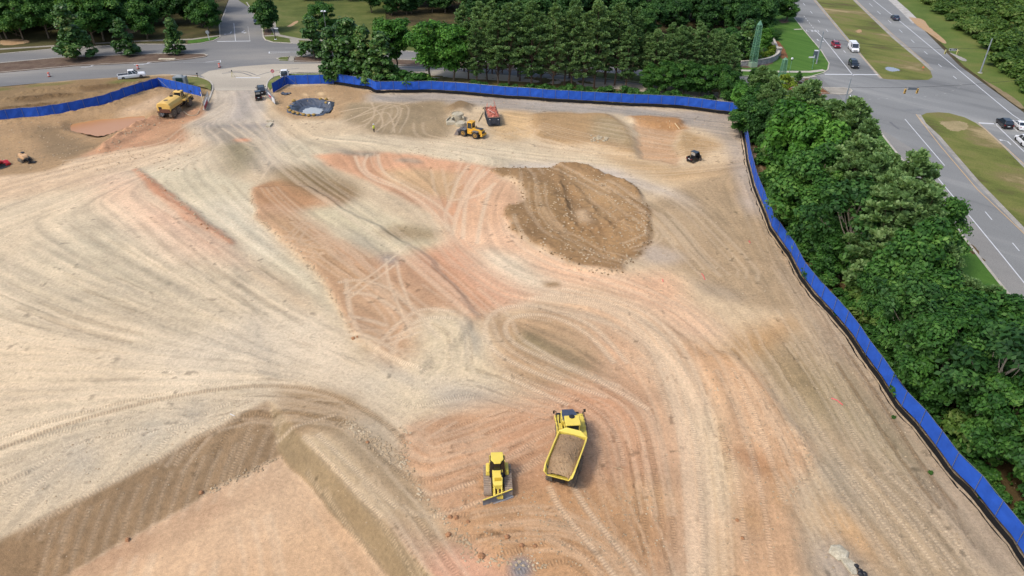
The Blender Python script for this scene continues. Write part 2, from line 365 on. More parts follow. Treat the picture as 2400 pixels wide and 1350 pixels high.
Z([(1600, 652), (1650, 658), (1735, 690), (1720, 702), (1650, 685)], (166, 156, 140), 1.2, a=.6)
Z([(1500, 560), (1600, 590), (1560, 620), (1500, 610)], (190, 180, 166), 1.2)
Z([(1730, 380), (1760, 430), (1790, 500), (1770, 510), (1735, 440)], (186, 180, 174), 1.5)
# --- far yard
Z([(640, 205), (800, 198), (880, 215), (840, 250), (800, 282), (690, 282), (640, 255)], (178, 151, 116), 1.)
for q in ([(740, 215), (760, 215), (762, 222), (742, 222)], [(700, 222), (712, 218), (716, 226), (704, 228)], [(748, 228), (780, 228), (765, 234)], [(690, 235), (702, 233), (704, 239)]): Z(q, (220, 192, 150), .35)
Z([(860, 222), (1000, 216), (1300, 238), (1720, 268), (1740, 350), (1762, 430), (1725, 425), (1690, 330), (1640, 300), (1580, 290), (1480, 275), (1440, 265), (1250, 266), (1150, 252), (1000, 240), (860, 240)], (171, 165, 156), 1.5, streak=1.)
Z([(815, 242), (1040, 236), (1062, 285), (1050, 332), (880, 312), (800, 275)], (160, 144, 116), 1.3)
Z([(1040, 250), (1070, 235), (1110, 245), (1100, 262), (1050, 268)], (142, 122, 94), 1.)
Z([(1175, 255), (1250, 262), (1260, 320), (1190, 330), (1150, 310)], (212, 182, 138), 1.5, streak=1.)
Z([(1245, 270), (1300, 262), (1420, 268), (1472, 300), (1495, 372), (1400, 348), (1260, 335), (1238, 300)], (178, 149, 110), .8, streak=.3)
Z([(1390, 275), (1460, 290), (1480, 350), (1390, 330)], (170, 152, 118), 1.5)
Z([(1485, 275), (1580, 285), (1600, 300), (1580, 340), (1600, 388), (1500, 372), (1490, 320)], (200, 162, 124), .7, streak=.6)
Z([(1465, 270), (1590, 278), (1600, 300), (1570, 305), (1490, 290)], (180, 138, 96), .6)
Z([(1595, 303), (1690, 340), (1640, 372), (1585, 362)], (182, 156, 118), 1.)
Z([(1380, 350), (1600, 390), (1700, 400), (1600, 430), (1440, 390)], (196, 168, 128), 2.)
Z([(1155, 388), (1330, 378), (1440, 398), (1570, 440), (1650, 500), (1560, 455), (1420, 420), (1200, 397)], (204, 196, 184), 1.5, streak=1.2)
# --- stockpile
PILE = [(1150, 400), (1180, 396), (1300, 396), (1310, 386), (1370, 388), (1420, 410), (1480, 432), (1500, 455), (1520, 490), (1522, 570), (1490, 605), (1450, 640), (1420, 643), (1355, 632), (1325, 610), (1265, 580), (1235, 560), (1200, 540), (1187, 510), (1192, 480), (1228, 470), (1222, 440), (1195, 418)]
Z(PILE, (150, 122, 88), .5, 1.0, streak=.15)
Z([(1310, 400), (1480, 440), (1495, 490), (1420, 530), (1340, 440)], (164, 136, 100), .8, streak=.4)
Z([(1230, 430), (1310, 440), (1330, 520), (1400, 570), (1380, 610), (1280, 570), (1240, 500)], (152, 124, 88), 1.)
Z([(1350, 490), (1380, 490), (1390, 520), (1355, 525)], (196, 172, 140), .8)
Z([(1440, 530), (1520, 500), (1515, 570), (1440, 620), (1390, 580)], (168, 138, 100), 1.)
# --- left: bank, ramp, verge, driveway
Z([(-300, 330), (0, 285), (100, 280), (380, 205), (480, 230), (460, 275), (370, 285), (250, 342), (120, 398), (-300, 460)], (172, 146, 112), .8, streak=.4)
Z([(70, 300), (150, 300), (200, 340), (240, 335), (160, 375), (90, 360)], (140, 122, 96), 1.5)
Z([(330, 250), (380, 225), (400, 250), (330, 270), (260, 275)], (196, 172, 142), 1.)
Z([(230, 345), (330, 290), (372, 272), (470, 250), (480, 268), (430, 290), (440, 335), (300, 348), (180, 372)], (194, 152, 120), .8, streak=.8)
Z([(470, 268), (430, 290), (400, 340), (330, 340), (380, 290)], (190, 152, 120), 1.5)
Z([(-300, 250), (0, 200), (290, 178), (480, 174), (496, 195), (488, 250), (474, 226), (376, 203), (280, 242), (100, 277), (-300, 330)], (146, 124, 92), .8, streak=.3)
for q in ([(30, 236), (150, 222), (190, 228), (60, 248)], [(180, 212), (280, 200), (300, 208), (200, 220)], [(0, 262), (120, 246), (130, 256), (0, 274)]): Z(q, (112, 92, 66), .9)
for q in ([(60, 200), (170, 190), (160, 198), (60, 208)], [(255, 195), (320, 183), (330, 200), (270, 205)], [(440, 180), (485, 184), (492, 215), (470, 205)], [(-50, 212), (0, 205), (30, 212)]): Z(q, (116, 118, 66), 1.2)
Z([(505, 195), (520, 160), (650, 165), (640, 195), (625, 215), (622, 288), (500, 292), (482, 268)], (196, 187, 171), .8, .3, streak=1.)
Z([(560, 210), (580, 190), (600, 200), (590, 280), (540, 285)], (176, 172, 166), 2.)
# ------------------------------------------------------------------ direction field for streaks and tracks
T = []   # track: (points, gauge, wheel width, strength, tread)
def trk(px, gauge=0.0, w=.55, s=.5, tread=1.0): T.append((px, gauge, w, s, tread))
for q in ([(862, 362), (850, 385), (862, 408), (920, 432), (975, 462), (1015, 495), (1050, 535)], [(886, 362), (888, 385), (905, 412), (960, 440), (1030, 480), (1065, 518)], [(832, 365), (845, 400), (880, 425), (950, 446)]): trk(q, 0, .7, .45, .3)
for q in ([(1098, 388), (1072, 420), (1057, 470), (1040, 502), (1052, 540)], [(1122, 392), (1090, 440), (1072, 500), (1060, 550)], [(1146, 400), (1110, 430), (1090, 470), (1085, 560)], [(1150, 440), (1130, 500), (1118, 570)], [(1135, 395), (1100, 440), (1062, 520)], [(1050, 470), (1120, 462), (1160, 430)]): trk(q, 0, .8, .42, .3)
for q in ([(795, 668), (850, 660), (912, 680), (962, 722), (1002, 765), (1030, 800)], [(808, 692), (870, 695), (930, 730), (965, 768)], [(870, 840), (915, 780), (985, 725), (1065, 738)], [(915, 845), (935, 790), (990, 750), (1060, 752)], [(812, 660), (820, 740), (850, 800), (930, 850), (990, 870)], [(800, 780), (860, 790), (930, 830)], [(820, 745), (880, 760), (905, 770)]): trk(q, 0, .75, .4, 1)
for q in ([(810, 695), (905, 625), (960, 575)], [(820, 705), (925, 628)], [(906, 612), (908, 660), (930, 712), (965, 790)], [(930, 618), (940, 670), (968, 735)], [(905, 815), (985, 785)], [(912, 800), (1010, 760)]): trk(q, 0, .4, .5, .2)
for q in ([(1470, 850), (1400, 768), (1330, 735), (1240, 712), (1160, 725), (1132, 765), (1150, 820), (1210, 855), (1310, 895), (1420, 930)], [(1450, 905), (1350, 872), (1260, 832), (1195, 802), (1180, 765), (1205, 740), (1290, 735), (1380, 780), (1440, 850)], [(1180, 880), (1290, 930), (1330, 950)], [(1230, 800), (1330, 860), (1420, 900), (1520, 960)]): trk(q, 0, .8, .35, 1)
for d in (0, 14, 34, 52, 78): trk([(1240+d, 700-d*.3), (1420+d, 715), (1520+d, 800), (1580+d, 940), (1610+d, 1120), (1620+d, 1400)], 0, .8, .35, .7)
trk([(1288, 1140), (1310, 1190), (1380, 1272), (1470, 1390)], 0, .7, .38, 1); trk([(1345, 1140), (1372, 1190), (1432, 1262), (1530, 1390)], 0, .7, .38, 1)
trk([(-80, 1090), (0, 1058), (200, 985), (400, 935), (600, 905), (700, 906), (790, 925), (900, 985), (950, 1040)], 0, .8, -.3, 1)
trk([(-80, 1060), (200, 970), (400, 922), (600, 893), (700, 895)], 0, .7, -.18, 1)
for a, b in (((712, 1022), (895, 1212)), ((745, 1018), (930, 1190))): trk([a, b], 0, .7, .24, 1)
_lr = random.Random(12)
for k in range(46):
    ex, ey = _lr.choice(((_lr.uniform(-60, 40), _lr.uniform(520, 960)), (_lr.uniform(40, 320), _lr.uniform(440, 620)))); bx, by = _lr.uniform(760, 900), _lr.uniform(840, 930); f0, f1 = _lr.uniform(0, .45), _lr.uniform(.55, 1.0)
    q = [(ex+(bx-ex)*f, ey+(by-ey)*f+14*math.sin(f*3.14)) for f in (f0, (f0+f1)/2, f1)]; trk(q, 0, _lr.choice((.3, .5, .9)), _lr.choice((.2, .26, -.1, -.15, .18)), .2)
for k in range(11):
    a = _lr.uniform(0, 1); q = [(1180+a*120, 705+a*20), (1400+a*60, 720+a*50), (1540+a*70, 850), (1590+a*90, 1000), (1600+a*110, 1180), (1600+a*120, 1400)]; trk(q, 0, _lr.choice((.3, .5)), _lr.choice((.3, -.22, .36)), .4)
for k in range(16):
    a = _lr.uniform(-40, 60); q = [(620+a, 330+a*.3), (680+a, 400), (860+a*1.2, 520), (1010+a, 640), (1120+a, 740)]; trk(q, 0, _lr.choice((.3, .45)), _lr.choice((.28, -.2, .34)), .2)
for k in range(15):
    a = _lr.uniform(0, 1); b_ = _lr.uniform(-30, 30); q = [(1720+a*60, 420+b_), (1780+a*70, 600+b_), (1880+a*90, 780+b_), (2000+a*110, 980+b_), (2150+a*130, 1220+b_)]; i0 = _lr.randint(0, 2); trk(q[i0:i0+3], 0, _lr.choice((.3, .5)), _lr.choice((.2, -.18, -.14)), .7)
trk([(1975, 810), (2045, 910), (2110, 1010), (2175, 1110), (2240, 1190)], 0, .4, -.5, .8); trk([(1960, 850), (2030, 955), (2120, 1090), (2200, 1190)], 0, .4, -.45, .8)
for k in range(5): trk([(1930+k*36, 1090+k*4), (2010+k*42, 1200), (2100+k*48, 1330)], 0, .5, .28, 1)
for q in ([(830, 275), (900, 242), (935, 250), (930, 275), (890, 300)], [(850, 285), (905, 258), (920, 280), (925, 310)], [(800, 262), (860, 250), (890, 262), (900, 290), (880, 310)], [(870, 240), (880, 262), (870, 285), (830, 300)], [(790, 290), (850, 268), (960, 240)]): trk(q, 0, .35, .4, 0)
for q in ([(540, 290), (600, 340), (680, 380), (720, 400)], [(560, 290), (640, 350), (720, 380)], [(600, 285), (640, 330), (620, 400)], [(700, 340), (640, 380), (610, 420)], [(520, 300), (580, 340), (610, 345)]): trk(q, 0, .5, .35, .1)
for q in ([(1700, 392), (1560, 405), (1480, 402)], [(1690, 398), (1560, 412), (1470, 410)]): trk(q, 0, .35, .3, 0)
for k in range(15):                                                 # stripes up the pit's side
    x0 = 70+k*38; y0 = 1335-k*17.5
    trk([(x0, y0), (x0+34, y0-75), (x0+62, y0-120)], 0, .45, .15, .7)
trk([(60, 1240), (250, 1135), (400, 1060), (560, 975)], 0, .55, .16, .7); trk([(640, 1010), (690, 1000), (790, 970)], 0, .5, .3, 1.2)
FLOW = [[(0, 520), (300, 410), (500, 340)], [(-100, 590), (150, 500), (260, 450)], [(230, 470), (500, 660), (860, 890)], [(100, 520), (400, 720), (840, 890)], [(-20, 600), (300, 770), (820, 890)], [(-60, 720), (300, 820), (800, 890)],
        [(0, 860), (400, 830), (800, 850)], [(0, 950), (400, 880), (700, 870)], [(-300, 900), (0, 880)], [(400, 560), (600, 740), (820, 880)], [(480, 470), (620, 590), (760, 700)], [(600, 480), (760, 620), (960, 780)], [(700, 480), (900, 590), (1060, 690)],
        [(650, 330), (900, 330), (1200, 365), (1450, 385)], [(900, 225), (1300, 250), (1700, 300)], [(1500, 420), (1640, 480), (1740, 560)], [(1750, 420), (1800, 560), (1880, 700)], [(1880, 700), (2010, 900), (2180, 1120), (2360, 1340)], [(1780, 830), (1900, 1000), (2060, 1240)],
        [(1560, 620), (1700, 700), (1800, 800)], [(1720, 900), (1800, 1100), (1820, 1360)], [(1000, 1060), (1150, 1000), (1300, 940)], [(1010, 1160), (1180, 1080), (1300, 1020)], [(1100, 1230), (1300, 1200), (1500, 1190)], [(1180, 1330), (1330, 1280), (1480, 1270)], [(1450, 960), (1480, 1080), (1500, 1200)],
        [(1000, 900), (1080, 820), (1100, 760)], [(960, 960), (1080, 900), (1170, 930)], [(850, 900), (940, 980), (990, 1000)], [(720, 960), (900, 1160), (1000, 1330)], [(300, 330), (420, 290), (480, 270)], [(0, 420), (200, 370), (330, 345)], [(1320, 410), (1420, 470), (1500, 540)], [(1240, 440), (1260, 520), (1380, 600)], [(1420, 590), (1500, 560)]]
sp, sd = [], []
for q in FLOW+[t[0] for t in T]:
    P = smooth_line([G(*p) for p in q], 1)
    for a, b in zip(P, P[1:]):
        d = b-a; L = d.length
        if L < .05: continue
        th = 2*math.atan2(d.y, d.x)
        for k in range(max(1, int(L/4))):
            p = a+d*((k+.5)/max(1, int(L/4))); sp.append((p.x, p.y)); sd.append((math.cos(th), math.sin(th)))
sp = np.array(sp); sd = np.array(sd)
cs = 10                                                            # coarse cell = 2 m
cxs, cys = X[::cs, ::cs], Y[::cs, ::cs]; acc = np.zeros(cxs.shape+(2,)); 
for k in range(len(sp)):
    w = 1/((cxs-sp[k, 0])**2+(cys-sp[k, 1])**2+4)**1.6; acc += w[..., None]*sd[k]
def upsample(a):
    iy = np.arange(ny)/cs; ix = np.arange(nx)/cs; y0 = np.minimum(iy.astype(int), a.shape[0]-2); x0 = np.minimum(ix.astype(int), a.shape[1]-2)
    fy = np.clip(iy-y0, 0, 1)[:, None]; fx = np.clip(ix-x0, 0, 1)[None]
    r0 = a[y0]; r1 = a[y0+1]
    return (r0[:, x0]*(1-fx)+r0[:, x0+1]*fx)*(1-fy)+(r1[:, x0]*(1-fx)+r1[:, x0+1]*fx)*fy
acc /= np.linalg.norm(acc, axis=2, keepdims=True)+1e-9
A2 = np.arctan2(upsample(acc[..., 1]), upsample(acc[..., 0])); ANG = A2/2
ANG = ANG+NL*.12
DX, DY = np.cos(ANG), np.sin(ANG)
def lic(src, steps, sgn):
    out = np.zeros_like(src); fx = np.broadcast_to(np.arange(nx)[None], src.shape).astype(np.float32).copy(); fy = np.broadcast_to(np.arange(ny)[:, None], src.shape).astype(np.float32).copy()
    px_, py_ = sgn*DX, sgn*DY; px_ = px_.astype(np.float32); py_ = py_.astype(np.float32)
    for k in range(steps):
        ix = np.clip(fx, 0, nx-1).astype(np.int32); iy = np.clip(fy, 0, ny-1).astype(np.int32)
        out += src[iy, ix]
        dx = DX[iy, ix]; dy = DY[iy, ix]; s = np.where(dx*px_+dy*py_ < 0, -1, 1)
        px_ = (dx*s).astype(np.float32); py_ = (dy*s).astype(np.float32); fx += px_*1.6; fy += py_*1.6
    return out/steps
src = RNG.random((ny, nx)).astype(np.float32)
src2 = np.repeat(np.repeat(RNG.random((ny//4+1, nx//4+1)), 4, 0), 4, 1)[:ny, :nx].astype(np.float32)
def norm(a): a = a-a.mean(); return a/(a.std()+1e-9)
L1 = norm((lic(src, 22, 1)+lic(src, 22, -1))); L2 = norm(lic(src2, 40, 1)+lic(src2, 40, -1))
STREAK = np.clip(L1*.30+L2*.72, -2.2, 2.2)
# ------------------------------------------------------------------ machine passes that follow the field
def stream(x, y, n, st):
    pts = []; px_ = py_ = None
    for k in range(n):
        i = int((x-GX0)/GS); j = int((y-GY0)/GS)
        if not (0 <= i < nx and 0 <= j < ny): break
        dx, dy = DX[j, i], DY[j, i]
        if px_ is not None and dx*px_+dy*py_ < 0: dx, dy = -dx, -dy
        px_, py_ = dx, dy; pts.append(Vector((x, y, 0))); x += dx*st; y += dy*st
    return pts
TREAD = np.zeros((ny, nx)); ALONG = np.zeros((ny, nx)); TD = np.zeros((ny, nx))
def raster(P, w, s, tread):
    al = 0.0
    for a, b in zip(P, P[1:]):
        d = b-a; L = d.length
        if L < 1e-4: continue
        ux, uy = d.x/L, d.y/L; m = w+.3
        i0 = max(0, int((min(a.x, b.x)-m-GX0)/GS)); i1 = min(nx, int((max(a.x, b.x)+m-GX0)/GS)+2)
        j0 = max(0, int((min(a.y, b.y)-m-GY0)/GS)); j1 = min(ny, int((max(a.y, b.y)+m-GY0)/GS)+2)
        if i1 > i0 and j1 > j0:
            W = (slice(j0, j1), slice(i0, i1)); rx = X[W]-a.x; ry = Y[W]-a.y
            t = rx*ux+ry*uy; c = np.abs(-rx*uy+ry*ux); k = np.clip((w*.5+.12-c)/.24, 0, 1)*((t > -.15) & (t < L+.15))
            TD[W] = np.where(k*abs(s) > np.abs(TD[W])*.8, k*s, TD[W]); TREAD[W] = np.where(k > .3, np.maximum(TREAD[W]*.5, k*tread), TREAD[W]); ALONG[W] = np.where(k > .3, t+al, ALONG[W])
        al += L
rs = random.Random(5)
SITE = np.array([[*G(*p)][:2] for p in [(-300, 420), (480, 300), (900, 235), (1690, 280), (1790, 540), (2020, 850), (2380, 1330), (2300, 1400), (-400, 1400)]])
def inside(x, y, P):
    r = False
    for a in range(len(P)):
        (xa, ya), (xb, yb) = P[a], P[(a+1) % len(P)]
        if (ya > y) != (yb > y) and x < (xb-xa)*(y-ya)/(yb-ya)+xa: r = not r
    return r
cnt = 0
while cnt < 130:
    x, y = rs.uniform(-95, 62), rs.uniform(38, 150)**1.0
    if rs.random() < .45: y = rs.uniform(38, 85)
    if not inside(x, y, SITE): continue
    cnt += 1; P = stream(x, y, rs.randint(6, 26), 1.0)
    if len(P) < 4: continue
    g = rs.choice((1.9, 2.1, 2.5)); s = rs.choice((.2, .26, .14, -.12, -.18)); ww = rs.choice((.5, .65, .55))
    A, B = ribbon_pts(P, g); raster(A, ww, s, 1); raster(B, ww, s, 1)
fine = 0
while fine < 90:
    x, y = rs.uniform(-95, 62), rs.uniform(38, 150)
    if not inside(x, y, SITE): continue
    fine += 1; P = stream(x, y, rs.randint(14, 40), 1.2)
    if len(P) < 6: continue
    bend = rs.uniform(-.035, .035); n_ = len(P)
    for i in range(n_): d = (P[min(i+1, n_-1)]-P[max(i-1, 0)]).normalized(); P[i] = P[i]+Vector((-d.y, d.x, 0))*bend*(i-n_/2)**2*.35
    for g in (1.7, rs.choice((1.7, 2.6))):
        off = rs.uniform(-1.5, 1.5); Q_ = ribbon_pts(P, abs(off)*2+.01)[0 if off > 0 else 1]; A, B = ribbon_pts(Q_, g); s = rs.uniform(.16, .34); raster(A, .36, s, .25); raster(B, .36, s, .25)
for px, g, w, s, tr in T:
    P = smooth_line([G(*p) for p in px], 3); raster(P, w*.9, s*1.2, tr)
TD = TD*.7+blur(TD, .2)*.3
# ------------------------------------------------------------------ heights
def addh(px, h, soft, warp=.6, z=0.0):
    r = pmask(px, soft, warp, z)
    if r: HZ[r[0]] += r[1]*h
rough = pmask(PILE, .5, .3); W_, M_ = rough; HZ[W_] += M_*(.4+NB[W_]*.6+NM[W_]*.22+np.maximum(NF[W_], -.05)*.25)
def ridge(px, w, h, jag=.5):
    P = smooth_line([G(*p) for p in px], 2); D = None
    lo = [min(p[k] for p in P)-w*3 for k in (0, 1)]; hi = [max(p[k] for p in P)+w*3 for k in (0, 1)]
    i0, i1 = max(0, int((lo[0]-GX0)/GS)), min(nx, int((hi[0]-GX0)/GS)+1); j0, j1 = max(0, int((lo[1]-GY0)/GS)), min(ny, int((hi[1]-GY0)/GS)+1)
    if i1 <= i0 or j1 <= j0: return
    q = (slice(j0, j1), slice(i0, i1)); x, y = X[q], Y[q]
    for a, b in zip(P, P[1:]):
        d = b-a; L2_ = max(1e-6, d.x**2+d.y**2); t = np.clip(((x-a.x)*d.x+(y-a.y)*d.y)/L2_, 0, 1); r = np.hypot(x-a.x-d.x*t, y-a.y-d.y*t); D = r if D is None else np.minimum(D, r)
    HZ[q] += h*np.exp(-(D/w)**2)*(1+jag*(NF[q]*3+NM[q]*2))
for q in ([(1310, 394), (1345, 392), (1400, 410), (1478, 440), (1500, 462)], [(1310, 404), (1312, 440), (1322, 480), (1338, 520)], [(1340, 440), (1400, 500), (1432, 535)], [(1340, 525), (1360, 555), (1400, 545)], [(1400, 545), (1440, 540), (1490, 505)]): ridge(q, .7, .26, .7)

ridge([(240, 352), (310, 305), (374, 274), (470, 262)], 1.0, .45); ridge([(0, 292), (100, 284), (240, 258), (370, 214)], 1.0, .4)
for q in ([(20, 240), (120, 232), (230, 225)], [(60, 222), (200, 210), (330, 200)], [(0, 262), (150, 248), (290, 224)]): ridge(q, 1.2, .45)
addh([(1312, 440), (1420, 470), (1495, 495), (1410, 560), (1345, 545)], -.7, 1.1); addh([(1345, 520), (1420, 520), (1450, 555), (1380, 580)], .3, .9)
addh([(1300, 396), (1370, 394), (1490, 450), (1470, 460), (1380, 420)], .3, .8); addh([(1345, 490), (1385, 485), (1400, 530), (1350, 530)], .35, .9)
addh([(1225, 430), (1310, 440), (1330, 500), (1300, 520), (1250, 500)], .4, 1.)
addh([(312, 396), (330, 396), (455, 495), (553, 566), (545, 574), (430, 512)], .28, .4); addh([(-300, 500), (310, 400), (545, 573), (640, 900), (-300, 1200)], .35, 1.)
addh([(590, 440), (720, 440), (1000, 600), (1130, 745), (990, 880), (835, 795), (760, 655), (690, 585), (605, 512)], .45, .5)
addh([(945, 1000), (1060, 980), (1120, 1100), (1200, 1250), (1240, 1380), (1130, 1312), (1000, 1172)], .25, .8)
addh([(1690, 980), (1640, 830), (1720, 830), (1880, 1010), (1905, 1100), (1840, 1180), (1890, 1310), (1910, 1400), (1700, 1400)], .45, .6)
addh([(1245, 270), (1420, 268), (1472, 300), (1495, 372), (1400, 348), (1260, 335)], .7, 1.); addh([(1485, 290), (1590, 300), (1600, 380), (1500, 370)], -.5, .7); addh([(1465, 272), (1600, 284), (1580, 298), (1480, 288)], .6, .5)
addh([(1045, 255), (1075, 238), (1105, 250), (1095, 265), (1060, 270)], 1.0, .8)
addh([(-300, 330), (0, 285), (376, 203), (470, 235), (380, 262), (250, 300), (0, 330)], .5, 1.2); addh([(230, 345), (330, 290), (372, 275), (380, 285), (300, 330), (240, 355)], .6, .6)
addh([(160, 286), (230, 274), (352, 264), (350, 272), (300, 296), (236, 318), (205, 312), (160, 305)], -1.0, .8)
addh([(690, 240), (740, 236), (775, 245), (770, 262), (720, 265), (688, 256)], -1.3, .6)
addh([(-200, 300), (0, 215), (280, 185), (360, 195), (250, 235), (0, 275)], .5, 1.5)
# pit: two planes meeting a flat floor
PD = 2.2
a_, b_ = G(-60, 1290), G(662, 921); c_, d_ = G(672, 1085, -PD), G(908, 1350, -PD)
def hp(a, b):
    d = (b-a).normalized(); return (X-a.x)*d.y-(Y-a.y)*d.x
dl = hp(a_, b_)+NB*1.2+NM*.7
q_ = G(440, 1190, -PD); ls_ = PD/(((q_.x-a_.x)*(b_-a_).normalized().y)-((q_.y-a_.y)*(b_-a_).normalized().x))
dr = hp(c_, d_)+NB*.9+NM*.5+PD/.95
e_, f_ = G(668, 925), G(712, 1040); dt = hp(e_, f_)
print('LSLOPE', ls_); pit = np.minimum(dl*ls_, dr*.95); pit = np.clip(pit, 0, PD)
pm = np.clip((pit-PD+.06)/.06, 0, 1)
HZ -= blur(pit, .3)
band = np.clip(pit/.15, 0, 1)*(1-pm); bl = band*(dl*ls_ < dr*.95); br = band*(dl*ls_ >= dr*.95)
def mixc(mask, c):
    global COLR
    COLR = COLR*(1-mask[..., None])+lin(c)*mask[..., None]
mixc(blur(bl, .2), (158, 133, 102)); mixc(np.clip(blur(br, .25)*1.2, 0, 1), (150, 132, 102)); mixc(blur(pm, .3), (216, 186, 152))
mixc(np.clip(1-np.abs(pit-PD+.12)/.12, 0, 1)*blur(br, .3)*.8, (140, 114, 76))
STRK = STRK*(1-pm)+.15*pm
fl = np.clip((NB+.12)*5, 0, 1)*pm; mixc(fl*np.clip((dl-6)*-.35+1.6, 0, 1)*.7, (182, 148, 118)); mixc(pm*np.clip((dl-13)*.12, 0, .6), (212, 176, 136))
# micro relief
flat = pmask([(-300, 205), (480, 172), (500, 160), (1720, 170), (1720, 60), (-300, 60)], .8, 0)
calm = np.ones((ny, nx))
for q in ([(-500, 212), (280, 187), (470, 178), (505, 195), (500, 270), (620, 280), (630, 190), (680, 170), (1720, 190), (1900, 180), (1900, -60), (-500, -60)], [(1880, 160), (1960, 268), (2060, 300), (2110, 365), (2400, 720), (2800, 1000), (2800, 0), (1880, 0)]):
    r = pmask(q, .6, 0)
    if r: calm[r[0]] *= 1-r[1]
HZ *= calm
HZ += calm*(NB*.28+NM*.11+NF*.06+STREAK*.006*STRK*(1-pm)-np.abs(TD)*.035*(1-pm))*np.where(pm > .5, .25, 1)
HZ -= (1-calm)*.01
# colour variation
v = 1+.10*STREAK*STRK+NB*.26+NM*.24+NF*.17
COLR *= np.clip(v, .45, 1.5)[..., None]
warm = np.clip(NL*1.2+L2*.06*STRK, -.5, .5)[..., None]; COLR *= 1+warm*np.array([.10, .0, -.10])
dust = lin((232, 214, 186)); mud = lin((132, 106, 76))
tp = np.clip(TD, 0, 1)[..., None]; tn = np.clip(-TD, 0, 1)[..., None]
COLR = COLR*(1-tp)+dust*tp; COLR = COLR*(1-tn)+mud*tn
clod = np.clip((NF-.2)*9, 0, 1)*np.clip(NM*5+.3, 0, 1)*.45; COLR *= (1-clod*(1-pm)*calm)[..., None]
COLR = np.clip(COLR, .01, .8)
def hs(x, y):
    fx = (x-GX0)/GS; fy = (y-GY0)/GS
    if not (0 <= fx < nx-1 and 0 <= fy < ny-1): return 0.0
    i, j = int(fx), int(fy); u, w = fx-i, fy-j
    return float((HZ[j, i]*(1-u)+HZ[j, i+1]*u)*(1-w)+(HZ[j+1, i]*(1-u)+HZ[j+1, i+1]*u)*w)
def P3(px, py, dz=0.0):
    p = G(px, py)
    for _ in range(3): p = G(px, py, hs(p.x, p.y))
    p.z = hs(p.x, p.y)+dz; return p
# mesh
m, nt, b = newmat('site_soil'); b.inputs['Roughness'].default_value = .97; b.inputs['Specular IOR Level'].default_value = .1
ca = N(nt, 'ShaderNodeAttribute', attribute_name='soil'); tcn = nt.nodes.new('ShaderNodeTexCoord')
n1 = noise(nt, 2.6, 6, vec=tcn.outputs['Object'], rough=.7); n2 = noise(nt, 11., 4, vec=tcn.outputs['Object'], rough=.65)
o = mix_rgb(nt, 'MULTIPLY', 1.0, ca.outputs['Color'], ramp(nt, n1.outputs[0], [(.25, (.74,)*3), (.5, (1.,)*3), (.75, (1.22,)*3)]))
o = mix_rgb(nt, 'MULTIPLY', 1.0, o, ramp(nt, n2.outputs[0], [(.28, (.8,)*3), (.5, (1.,)*3), (.72, (1.14,)*3)]))
vo = N(nt, 'ShaderNodeTexVoronoi'); vo.inputs['Scale'].default_value = 1.5; nt.links.new(tcn.outputs['Object'], vo.inputs['Vector'])
sp1 = ramp(nt, vo.outputs['Distance'], [(.05, (1, 1, 1)), (.10, (0, 0, 0))])
o = mix_rgb(nt, 'MIX', sp1, o, mix_rgb(nt, 'MIX', vo.outputs['Color'], alb((120, 98, 72)), alb((225, 205, 175))))
ta = N(nt, 'ShaderNodeAttribute', attribute_name='tread'); aa = N(nt, 'ShaderNodeAttribute', attribute_name='along')
ml = N(nt, 'ShaderNodeMath', operation='MULTIPLY'); nt.links.new(aa.outputs['Fac'], ml.inputs[0]); ml.inputs[1].default_value = 2*math.pi/.30
sn = N(nt, 'ShaderNodeMath', operation='SINE'); nt.links.new(ml.outputs[0], sn.inputs[0])
mt = N(nt, 'ShaderNodeMath', operation='MULTIPLY'); nt.links.new(sn.outputs[0], mt.inputs[0]); nt.links.new(ta.outputs['Fac'], mt.inputs[1])
bars = N(nt, 'ShaderNodeMapRange'); nt.links.new(mt.outputs[0], bars.inputs[0]); bars.inputs[1].default_value = -1; bars.inputs[2].default_value = 1; bars.inputs[3].default_value = .86; bars.inputs[4].default_value = 1.16
cmb = N(nt, 'ShaderNodeCombineColor'); [nt.links.new(bars.outputs[0], cmb.inputs[i]) for i in range(3)]
o = mix_rgb(nt, 'MULTIPLY', 1.0, o, cmb.outputs[0])
nt.links.new(o, b.inputs['Base Color'])
hh = N(nt, 'ShaderNodeMath', operation='ADD'); nt.links.new(n1.outputs[0], hh.inputs[0])
h2 = N(nt, 'ShaderNodeMath', operation='MULTIPLY_ADD'); nt.links.new(mt.outputs[0], h2.inputs[0]); h2.inputs[1].default_value = .22; nt.links.new(n2.outputs[0], h2.inputs[2]); nt.links.new(h2.outputs[0], hh.inputs[1])
bump(nt, b, hh.outputs[0], .55, .12)
V = np.stack([X.ravel(), Y.ravel(), HZ.ravel()], 1); ii = np.arange(nx*ny).reshape(ny, nx)
Q = np.stack([ii[:-1, :-1].ravel(), ii[:-1, 1:].ravel(), ii[1:, 1:].ravel(), ii[1:, :-1].ravel()], 1)
rgba = np.concatenate([COLR.reshape(-1, 3), np.ones((nx*ny, 1))], 1)
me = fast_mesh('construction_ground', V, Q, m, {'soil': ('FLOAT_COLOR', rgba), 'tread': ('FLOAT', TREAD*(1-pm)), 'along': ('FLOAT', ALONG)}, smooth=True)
link('construction_ground', me, kind='structure')
